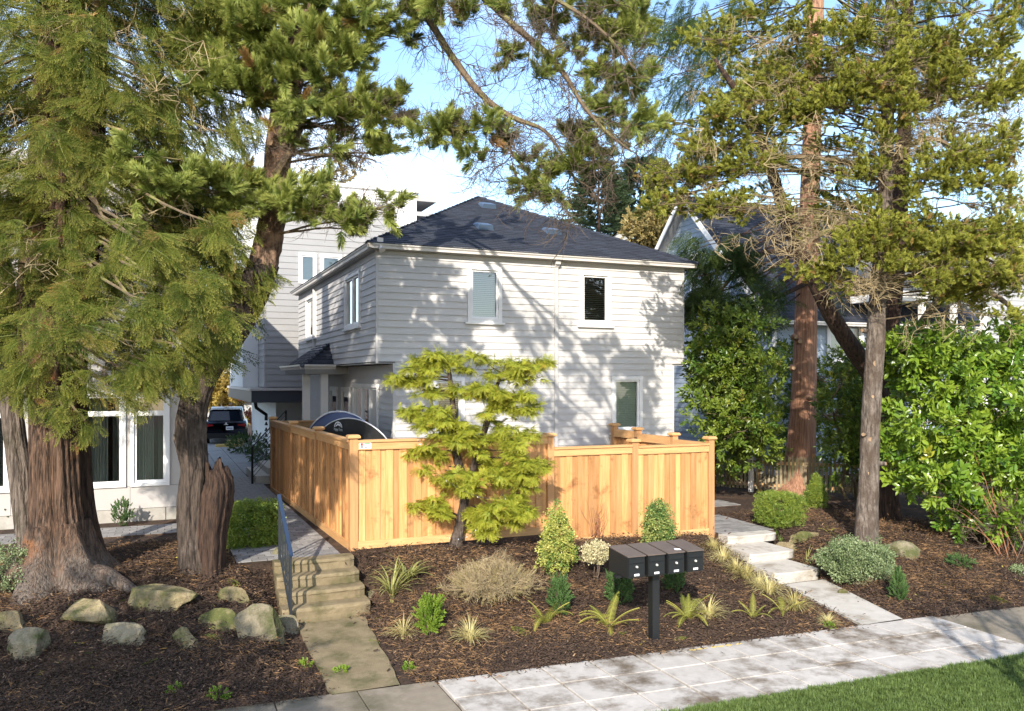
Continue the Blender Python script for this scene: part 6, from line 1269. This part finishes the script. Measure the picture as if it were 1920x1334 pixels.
fir('distant_fir', 'grey green distant fir partly behind the olive pine boughs', 1200, 300, 450, 66, 4.0, 82, n=1000, size=1.4)
def round_tree(name, label, px, py, d, rx, ry, seed, protos, n, size, cat='tree'):
    c = W(px, py, d); base = c.copy(); base[2] = -.4; root = thing(name, label, cat, tuple(base)); b = MB(); b.tube([base, c], [.22, .08], 7); b.build('trunk', mt['bark_dark'], root); C = Crown(seed); m = d / F
    for i in range(9):
        e = C.rng.normal(size=3) * .55; cc_ = c + CR * e[0] * rx * m + CF * e[1] * rx * m * .7 + CU * e[2] * ry * m; C.limb(c - CU * .3, cc_, .05, .015)
        P_, V_ = blob_points(cc_, (rx * m * .5, rx * m * .5, ry * m * .42), n // 9, C.rng, .3)
        for p, v in zip(P_, V_): C.addp(p, unit(v + C.rng.normal(size=3) * .4), unit(C.rng.normal(size=3)), size * C.rng.uniform(.7, 1.3))
    C.finish(root, protos, mt['bark_dark'])
P_TAN = [p_small(i + 60, L_TAN, .16, .09, 16, .5) for i in range(2)]; P_AUT = [p_small(i + 64, L_AUT, .16, .09, 16, .5) for i in range(2)]; P_DK = [p_small(i + 68, L_CEDAR_D, .16, .09, 16, .5) for i in range(2)]
round_tree('tan_tree', 'tan winter foliage tree between the fir and the blue gable', 1215, 425, 44, 55, 45, 91, P_TAN, 900, 1.0)
round_tree('autumn_tree', 'yellow leaved small tree at the end of the driveway', 425, 730, 52, 50, 55, 92, P_AUT, 700, 1.0)
round_tree('distant_tree', 'distant dark tree behind the grey building on the left', 405, 500, 60, 45, 90, 93, P_DK, 500, 1.3)
round_tree('distant_tree', 'sparse brown treetop above the grey building roof', 610, 320, 50, 45, 26, 94, P_TAN, 130, .8)
round_tree('distant_shrub', 'reddish hedge beyond the parked car', 430, 790, 55, 40, 14, 95, [p_small(70, LM('red_hedge_leaf', (.20, .06, .04), (.32, .12, .06)), .12, .07, 16, .4)], 300, 1.0, 'shrub')
# ---- street trees on the near side: the ones whose shade falls on the lawn, the garden and the house
def bare_tree(name, label, x, y, h, seed, r0=.13):
    root = thing(name, label, 'tree', (x, y, ZS)); C = Crown(seed); r = random.Random(seed)
    def grow(p, d, ln, ra, dep):
        pts = [p]; dd = d
        for i in range(5): dd = unit(dd + np.array([r.gauss(0, .10), r.gauss(0, .10), r.gauss(.04, .06)])); pts.append(pts[-1] + dd * ln / 5)
        C.br.tube(pts, [lerp(ra, ra * .62, i / 5) for i in range(6)], 7 if dep > 2 else 4, 0, False)
        if dep:
            for k in range(3 if dep > 1 else 4):
                az = r.uniform(0, 6.28); q = pts[-1 - (k % 3)]; grow(q, unit(dd * .8 + np.array([math.cos(az), math.sin(az), r.uniform(.0, .5)]) * .62), ln * r.uniform(.6, .8), ra * .58, dep - 1)
    grow(np.array([x, y, ZS - .1]), np.array([0, 0, 1.0]), h * .36, r0, 4); C.finish(root, P_TWIG, mt['bark_grey']); return root
bare_tree('street_tree', 'young leafless street tree standing on the lawn strip', 6.3, 1.6, 7.0, 5)
def street_evergreen(label, x, y, h0, h1, rad, seed, n, size=1.25):
    root = thing('street_tree', label, 'tree', (x, y, ZS)); C = Crown(seed); b = MB(); b.tube([(x, y, ZS - .1), (x + .1, y, h0), (x, y + .1, h1)], [.28, .2, .05], 10); b.build('trunk', mt['bark_grey'], root)
    for i in range(34):
        az = C.rng.uniform(0, 6.28); t = C.rng.random(); rr2 = rad * (.35 + .65 * C.rng.random()) * (1 - .25 * t); c = np.array([x + math.cos(az) * rr2, y + math.sin(az) * rr2, lerp(h0, h1, t)])
        C.limb((x, y, c[2] - .6), c, .05, .015); P_, V_ = blob_points(c, (.55, .55, .4), n // 34, C.rng, .2)
        for p, v in zip(P_, V_): C.addp(p, unit(v + C.rng.normal(size=3) * .5), unit(C.rng.normal(size=3)), size * C.rng.uniform(.7, 1.2))
    C.finish(root, P_LAUREL_D, mt['limb'])
street_evergreen('broad leafy street tree on the near side at the far left', -5.0, 3.2, 1.9, 5.6, 2.5, 101, 1150)
# ================================================================ shrubs, grasses, ferns
def bush(name, label, px, py, w, h, protos, n, size=1.0, shape='ball', seed=0, stems=5, up=.35, z=None, cat='shrub', stem_mat='twig', lift=.0):
    p = GP(px, py) if z is None else np.append(G(px, py, z)[:2], z); root = thing(name, label, cat, tuple(p)); C = Crown(seed + 200); r = random.Random(seed)
    c = p + CU * (lift + h * (.5 if shape != 'cone' else .42))
    for i in range(stems):
        e = unit(C.rng.normal(size=3)) * [.7, .7, .3]; C.limb(p + [r.uniform(-.04, .04), r.uniform(-.04, .04), -.03], c + e * [w * .4, w * .4, h * .45] + CU * h * .1, .010, .004, n=5, jit=.15, k=4)
    v = unit(C.rng.normal(size=(n, 3))); 
    if shape == 'box': v = v / (np.max(np.abs(v), 1, keepdims=True) ** .78)
    rr_ = .55 + .45 * C.rng.random((n, 1)) ** .5
    for e in v * rr_:
        q = e * [w / 2, w / 2, h / 2]; a3 = math.atan2(e[1], e[0])
        if shape != 'box': q = q * (1 + .20 * math.sin(3 * a3 + seed) * math.sin(4 * e[2] + seed * 2) + .14 * math.sin(7 * a3 + 5 * e[2] + seed) + (C.rng.uniform(.1, .3) if C.rng.random() < .06 else 0))
        if shape == 'loose': q = q * [1, 1, 1.08] * (1 + .22 * math.sin(5 * a3 + 6 * e[2])); q[:2] *= 1.05 - .45 * (e[2] + 1) / 2
        if shape == 'cone': k = np.clip(1.0 - (e[2] + 1) / 2 * .85, .1, 1); q[0] *= k * 1.15; q[1] *= k * 1.15
        C.addp(c + q, unit(e * [1, 1, .8] + CU * up + C.rng.normal(size=3) * .35), unit(C.rng.normal(size=3) + CU * .8), size * C.rng.uniform(.65, 1.15))
    C.finish(root, protos, mt[stem_mat], name='foliage'); return root
P_EUON = [p_cluster(i + 80, L_EUON, .036, .022, 18, .06) for i in range(3)]; P_EUG = [p_cluster(i + 84, L_EUON_G, .036, .022, 18, .06) for i in range(3)]
P_CREAM = [p_cluster(i + 88, L_CREAM, .042, .028, 14, .05) for i in range(2)]; P_GREYG = [p_cluster(i + 92, L_GREYGREEN, .036, .022, 18, .065) for i in range(3)]
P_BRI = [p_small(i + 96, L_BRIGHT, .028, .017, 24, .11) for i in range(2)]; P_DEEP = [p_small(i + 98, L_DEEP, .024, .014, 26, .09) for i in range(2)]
P_WEED = [p_small(105, L_BRIGHT, .03, .02, 14, .05)]
bush('box_hedge', 'clipped green box hedge beside the handrail and paved walk', 476, 1030, .95, .82, P_BOX, 1300, 1.35, 'box', 1, z=-.10)
bush('box_ball', 'clipped round box by the reddish cedar trunk', 1462, 985, .86, .70, P_BOX, 1500, .9, 'box', 2, z=-.26)
bush('box_shrub', 'loose upright box shrub right of the clipped ball', 1530, 950, .66, .85, P_BOX, 800, 1.1, 'cone', 3, z=-.26, up=.7)
bush('variegated_shrub', 'yellow green variegated shrub left of the bare red twigs', 1045, 1072, .66, .95, P_EUON, 560, .95, 'loose', 4, up=.6)
bush('variegated_shrub', 'greener variegated shrub behind the mailboxes', 1234, 1026, .66, .80, P_EUG, 470, .95, 'loose', 5, up=.6)
bush('cream_shrub', 'small cream leaved standard shrub left of the mailboxes', 1118, 1088, .46, .34, P_CREAM, 210, .9, 'ball', 6, lift=.28)
bush('leafy_shrub', 'grey green leafy shrub at the foot of the grey pine trunk', 1606, 1085, 1.22, .64, P_GREYG, 1150, 1.0, 'ball', 7, up=.5)
bush('young_conifer', 'young upright conifer right of the grey green shrub', 1684, 1125, .28, .52, P_DEEP, 240, .9, 'cone', 8, up=1.2)
bush('bright_shrub', 'small bright green upright shrub right of the yucca', 806, 1190, .27, .48, P_BRI, 190, 1.0, 'ball', 9, up=1.2)
bush('green_shrub', 'upright green shrub behind the leftmost fern', 1050, 1155, .24, .55, P_DEEP, 230, 1.0, 'ball', 10, up=1.2)
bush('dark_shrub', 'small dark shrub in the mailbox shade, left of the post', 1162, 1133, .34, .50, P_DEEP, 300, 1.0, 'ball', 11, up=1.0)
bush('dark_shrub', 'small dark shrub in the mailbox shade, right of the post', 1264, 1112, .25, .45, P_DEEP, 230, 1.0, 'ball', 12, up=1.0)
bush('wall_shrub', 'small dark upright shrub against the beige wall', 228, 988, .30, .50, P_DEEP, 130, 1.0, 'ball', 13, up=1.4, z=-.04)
bush('wall_shrub', 'thin shrub against the beige wall at the left edge', 18, 990, .34, .50, P_DEEP, 90, 1.0, 'ball', 14, up=1.4, z=-.04)
bush('spreading_shrub', 'arching small leaved shrub at the left edge by the cedar foot', 12, 1130, 1.0, .75, P_GREYG, 330, .9, 'ball', 15, z=-.3)
bush('ivy_clump', 'ground ivy clump under the laurel', 1800, 1062, .42, .16, P_DEEP, 90, 1.0, 'ball', 16)
bush('weed_clump', 'pale weed in the right bed near the edge', 1908, 1078, .25, .15, P_GREYG, 40, .9, 'ball', 17)
for i, (px, py, s, lab) in enumerate(((410, 1311, .22, 'green weed on the old sidewalk edge at the lower left'), (640, 1262, .16, 'small green weed right of the brown path edge'), (330, 1296, .12, 'tiny weed in the mulch at the lower left'), (768, 1255, .16, 'green weed near the corner of the pale sidewalk'), (1556, 1178, .14, 'small green plant beside the pale path near the sidewalk'), (572, 1250, .16, 'mossy weed on the left side of the brown path'))):
    bush('weed_clump', lab, px, py, s, s * .4, P_WEED, 26, .8, 'ball', 20 + i, stems=0, cat='weed')
p0 = GP(1862, 1010); bush('green_shrub', 'low leafy shrub under the bare arching stems at the right edge', 1880, 1010, 1.2, .8, P_BOX, 420, 1.3, 'ball', 30)
ar = thing('arching_bush', 'bare bush of long arching reddish stems before the laurel', 'shrub', tuple(GP(1900, 1050))); r = random.Random(77)
for i in range(20):
    b = MB(); p = GP(1900, 1050) + [r.uniform(-.2, .5), r.uniform(-.2, .3), -.05]; a = r.uniform(-.75, .5); L = r.uniform(1.2, 2.4)
    pts = [p + CR * a * L * t * 1.1 - CF * r.uniform(.0, .1) * t + CU * L * (1.15 * t - .75 * t * t * abs(a) * 1.2) for t in np.linspace(0, 1, 10)]; b.tube(pts, [.009 * (1 - .8 * k / 9) + .002 for k in range(10)], 4, 0, False); b.build('stem', mt['twig_red' if i % 3 else 'twig'], ar)
C = Crown(301); q0 = GP(1900, 1050)
C.bare_twigs([q0 + CR * r.uniform(-1.2, .5) + CU * r.uniform(.3, 1.5) for _ in range(26)], 1); C.finish(ar, P_TWIG, mt['twig'], P_TWIG, 1.1)
# dry twiggy shrub and red-twigged shrub
ds = thing('dry_shrub', 'large dry straw coloured twiggy shrub in the front bed', 'shrub', tuple(GP(925, 1125))); C = Crown(302); q0 = GP(925, 1128)
for i in range(105):
    az = C.rng.uniform(0, 6.283); ou = C.rng.uniform(.15, 1.0); L = C.rng.uniform(.5, .95); e = q0 + np.array([math.cos(az) * ou * .75, math.sin(az) * ou * .5, L * (.84 - .56 * ou)]); pl = C.limb(q0 + C.rng.normal(size=3) * [.12, .08, .0], e, .0055, .002, sag=-.12, n=6, jit=.25, k=3); C.tp += pl[3:]; C.tg += [unit(pl[-1] - pl[2] + C.rng.normal(size=3) * .3) for _ in pl[3:]]
P_DRY = [p_twigs(i + 30, mt['twig_pale'], .20, 5, .0026) for i in range(3)]
C.finish(ds, P_TWIGP, mt['twig_pale'], P_DRY, 1.0)
P_DRYL = [p_small(120 + i, L_DRY, .03, .006, 26, .12) for i in range(2)]
n_ = 170; v = unit(C.rng.normal(size=(n_, 3))); pp = q0 + CU * .27 + v * [.80, .5, .27] * (.5 + .5 * C.rng.random((n_, 1))); scatter('dry_sprays', pp, unit(v + CU * .5), v + CU, .9, P_DRYL, ds, C.rng)
rs_ = thing('red_twig_shrub', 'leafless shrub of thin upright red twigs against the fence', 'shrub', tuple(GP(1120, 1012))); C = Crown(303); q0 = GP(1120, 1014)
for i in range(22):
    az = C.rng.uniform(0, 6.283); ou = C.rng.uniform(.05, .4); C.limb(q0 + C.rng.normal(size=3) * [.05, .05, 0], q0 + np.array([math.cos(az) * ou, math.sin(az) * ou * .6, C.rng.uniform(.45, .85)]), .006, .002, n=6, jit=.2, k=4)
C.finish(rs_, P_TWIG, mt['twig_red'])
# sedges
def clump(name, label, px, py, mesh, s, cat, rz, group=None, z=None):
    p = GP(px, py) if z is None else np.append(G(px, py, z)[:2], z); o = bpy.data.objects.new(name, mesh); COL.objects.link(o); o.location = p - np.array([0, 0, .02]); o.rotation_euler = (0, 0, rz); o.scale = (s, s, s); return tag(o, label, cat, group)
SED = [p_blades(i, L_SEDGE, 170, .40, .0048, 1.0, .62, 5).mesh('sedge', L_SEDGE, False, True) for i in range(3)]
for i, (px, py, s, lab) in enumerate(((757, 1196, .9, 'pale tufted sedge below the yucca'), (882, 1204, .95, 'pale tufted sedge below the dry shrub'), (1328, 1160, 1.0, 'pale sedge clump right of the mailbox fern'), (1338, 1034, .85, 'sedge clump nearest the cedar fence end in the row by the steps'), (1354, 1055, 1.05, 'second sedge clump from the fence in the row by the steps'), (1398, 1088, 1.0, 'third sedge clump from the fence in the row by the steps'), (1442, 1116, 1.05, 'fourth sedge clump from the fence in the row by the steps'), (1490, 1146, 1.1, 'sedge clump lowest in the row beside the pale path'), (1552, 1172, .6, 'small sedge clump near the sidewalk beside the pale path'), (1380, 1074, .9, 'sedge clump squeezed between the second and third of the row'), (1422, 1103, .8, 'sedge clump squeezed between the third and fourth of the row'))):
    clump('sedge_clump', lab, px, py, SED[i % 3], s, 'grass', i * 1.3, 'pale sedge clumps')
YUC = p_blades(50, L_YUCCA, 46, .62, .016, .95, .42, 6); n0 = YUC.n; Y2 = p_blades(51, L_YUCCA, 40, .58, .016, 1.0, .45, 6); YUC.add([(x + .30, y + .1, z + .16) for x, y, z in Y2.v], Y2.f, 0, Y2.tip); YUC.tube([(0, 0, -.1), (.02, 0, .02)], .03, 6); YUC.tube([(.28, .1, -.3), (.30, .1, .16)], .03, 6)
yo = clump('yucca', 'yucca with two heads of long striped blades near the mossy steps', 735, 1130, YUC.mesh('yucca', L_YUCCA, False, True), 1.0, 'yucca', .2); yo.location.z += .12
clump('strap_plant', 'strap leaved plant among the rocks by the pale steps', 1512, 1052, p_blades(52, L_YUCCA, 16, .42, .013, 1.1, .55, 5).mesh('strap_plant', L_YUCCA, False, True), 1.0, 'plant', 0)
SPR = p_blades(53, L_BRIGHT, 14, .22, .008, .45, .1, 4).mesh('bulb_shoots', L_BRIGHT, False, True)
clump('bulb_shoots', 'green bulb shoots beside the top pale step', 1464, 1022, SPR, 1.0, 'plant', 0, 'bulb shoots'); clump('bulb_shoots', 'green bulb shoots by the clipped box ball', 1455, 1002, SPR, .9, 'plant', 1.0, 'bulb shoots')
# ferns
def frond_mesh(seed, L=.50, droop=.5):
    r = random.Random(seed); b = MB(); n = 34; p = np.zeros(3); d = unit(np.array([.30, 0, 1.0])); pts = []
    for i in range(n): pts.append(p.copy()); p = p + d * L / n; d = unit(d + np.array([.020, 0, -droop * .050]))
    b.tube(pts[::3], [.004] * len(pts[::3]), 3, 0, False)
    for i in range(3, n):
        t = i / n; ln = .058 * math.sin(math.pi * min(1, .22 + t * .78)) ** .8 + .006; dd = unit(pts[i] - pts[i - 1])
        for s in (-1, 1):
            e = pts[i] + np.array([0, s, 0]) * ln + dd * ln * .35; q = dd * .0048
            b.add([pts[i] - q, pts[i] + q, e + q * .3 + [0, 0, -.01], e - q * .3 + [0, 0, -.01]], [(0, 1, 2, 3)], 0, [.2, .2, .8, .8])
    return b.mesh('frond', L_FERN, False, True)
FR = [frond_mesh(i, .56, .3 + .5 * i) for i in range(3)]
for i, (px, py, n, s, lab) in enumerate(((1022, 1172, 9, .95, 'fern in front of the upright green shrub'), (1140, 1178, 11, 1.0, 'fern left of the mailbox post'), (1290, 1164, 13, 1.05, 'spreading fern right of the mailbox post'), (1412, 1160, 6, .7, 'small two fronded fern before the row of sedges'), (1468, 1150, 6, .75, 'brownish fern beside the lowest sedge clump'), (1556, 1000, 4, .6, 'small fern between the two right hand trunks'))):
    p = GP(px, py); root = thing('fern', lab, 'fern', tuple(p), 'ferns in the front bed'); r = random.Random(i + 5)
    for k in range(n):
        o = bpy.data.objects.new('frond', FR[r.randrange(3)]); link(o, root); o.location = p - np.array([0, 0, .02]); o.rotation_euler = (0, r.uniform(-.1, .6), 6.283 * k / n + r.uniform(-.3, .3)); q = s * r.uniform(.75, 1.15); o.scale = (q, q, q)

# ================================================================ lawn blades, mulch chips and fallen needles
rg2 = np.random.default_rng(9)
GB = [proto('grass_tuft', p_blades(i, L_GRASS, 16, .055, .0035, .8, .35, 2), L_GRASS) for i in range(3)]
n = 26000; x = rg2.uniform(4.2, 12.5, n); v = rg2.uniform(0, 2.7, n) ** 1.0; y = edge(x) - SW - .015 - v
scatter_l = scatter('grass', np.stack([x, y, np.full(n, ZS + .008)], 1), np.tile([1.0, 0, 0], (n, 1)) + rg2.normal(size=(n, 3)) * [1, 1, .05], np.tile([0, 0, 1.0], (n, 1)) + rg2.normal(size=(n, 3)) * .15, rg2.uniform(.7, 1.3, n), GB, None, rg2); tag(scatter_l, 'short green lawn grass in the lower right corner', 'grass', kind='stuff')
def p_chips(seed, mat, n=14, s=.03, spread=.10, thin=.35):
    r = random.Random(seed); b = MB()
    for i in range(n):
        c = np.array([r.gauss(0, spread), r.gauss(0, spread), r.uniform(.0, .02)]); a = r.uniform(0, 3.14); L = s * r.uniform(.5, 1.6); w_ = L * r.uniform(thin * .6, thin * 1.4); u = np.array([math.cos(a), math.sin(a), r.uniform(-.45, .45)]) * L; q = np.array([-math.sin(a), math.cos(a), r.uniform(-.4, .4)]) * w_
        b.add([c - u - q, c + u - q * .6, c + u * .8 + q, c - u * .9 + q * .7, c + [0, 0, .006]], [(0, 1, 4), (1, 2, 4), (2, 3, 4), (3, 0, 4)])
    return proto('chips', b, mat, False)
def litter(name, label, n, protos, size, seed, wt=None):
    g = np.random.default_rng(seed); x = g.uniform(-3.4, 15.5, n * 4); y = g.uniform(9.0, 15.8, n * 4); e = y - edge(x)
    ok = (e > .03) & ~((x > 1.72) & (x < 2.9) & (y < 13.7)) & ~((np.abs(x - pathR_x(y)) < .55) & (y < 14.0)) & ~((x > 2.85) & (x < 10.4) & (y > 13.62)) & ~((x > 1.0) & (x < 2.9) & (y > 13.4)) & ~((x > 10.3) & (x < 12) & (y > 13.5))
    if wt is not None: ok &= g.random(n * 4) < wt(x, y)
    x, y = x[ok][:n], y[ok][:n]; N = len(x); z = ground_z(x, y) + .004
    o = scatter(name, np.stack([x, y, z], 1), np.stack([g.normal(size=N), g.normal(size=N), g.normal(size=N) * .12], 1), np.tile([0, 0, 1.0], (N, 1)) + g.normal(size=(N, 3)) * .18, size * g.uniform(.6, 1.3, N), protos, None, g); return tag(o, label, 'litter', kind='stuff')
litter('mulch_chips', 'dark bark chips covering the garden beds', 19000, [p_chips(i, mt['chip_d'], 20, .018) for i in range(3)], 1.0, 1)
litter('wood_chips', 'scattered pale bark chips on the dark mulch', 3600, [p_chips(i + 5, mt['chip_l'], 3, .016) for i in range(3)], 1.0, 2)
blot = lambda x, y: np.clip(.25 + .9 * np.sin(x * 1.3 + 2 * np.sin(y * 1.1)) * np.sin(y * 1.9 + x * .6), .04, 1)
litter('dry_needles', 'drifts of reddish dry conifer needles on the mulch', 6000, [p_chips(i + 9, mt['needle_dry'], 12, .040, .12, .06) for i in range(3)], 1.0, 3, blot)
litter('fallen_leaves', 'few yellow and orange fallen leaves on the mulch', 260, [p_chips(i + 14, mt['leaf_dry'], 1, .035, .01, .55) for i in range(3)], 1.0, 4)
g = np.random.default_rng(6); sp = [GP(px, py) for px, py in ((160, 1232), (380, 1195), (300, 1240), (240, 1130), (700, 1165), (690, 1205), (960, 1180), (870, 1180), (430, 1090), (600, 1260), (250, 1170), (1290, 1200), (1180, 1190), (260, 1095), (520, 1220), (100, 1250), (1340, 1110), (1760, 1100), (1850, 1120))]
fo = scatter('fallen_fronds', np.array(sp) + [0, 0, .04], np.stack([g.normal(size=len(sp)), g.normal(size=len(sp)), np.zeros(len(sp))], 1), np.tile([0, 0, 1.0], (len(sp), 1)) + g.normal(size=(len(sp), 3)) * .1, g.uniform(.35, .75, len(sp)), P_CEDAR, None, g); tag(fo, 'fallen cedar fronds lying on the mulch', 'litter', kind='stuff')
# low planting by the entry
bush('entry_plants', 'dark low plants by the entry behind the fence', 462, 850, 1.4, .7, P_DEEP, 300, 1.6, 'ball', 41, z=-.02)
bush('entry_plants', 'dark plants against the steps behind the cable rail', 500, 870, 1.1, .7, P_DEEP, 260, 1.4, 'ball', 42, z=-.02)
bush('entry_grass', 'pale grassy tuft at the edge of the driveway', 441, 842, .6, .4, [p_small(130, L_SEDGE, .12, .01, 20, .05)], 60, 1.0, 'ball', 43, z=-.02, up=1.5, cat='grass')
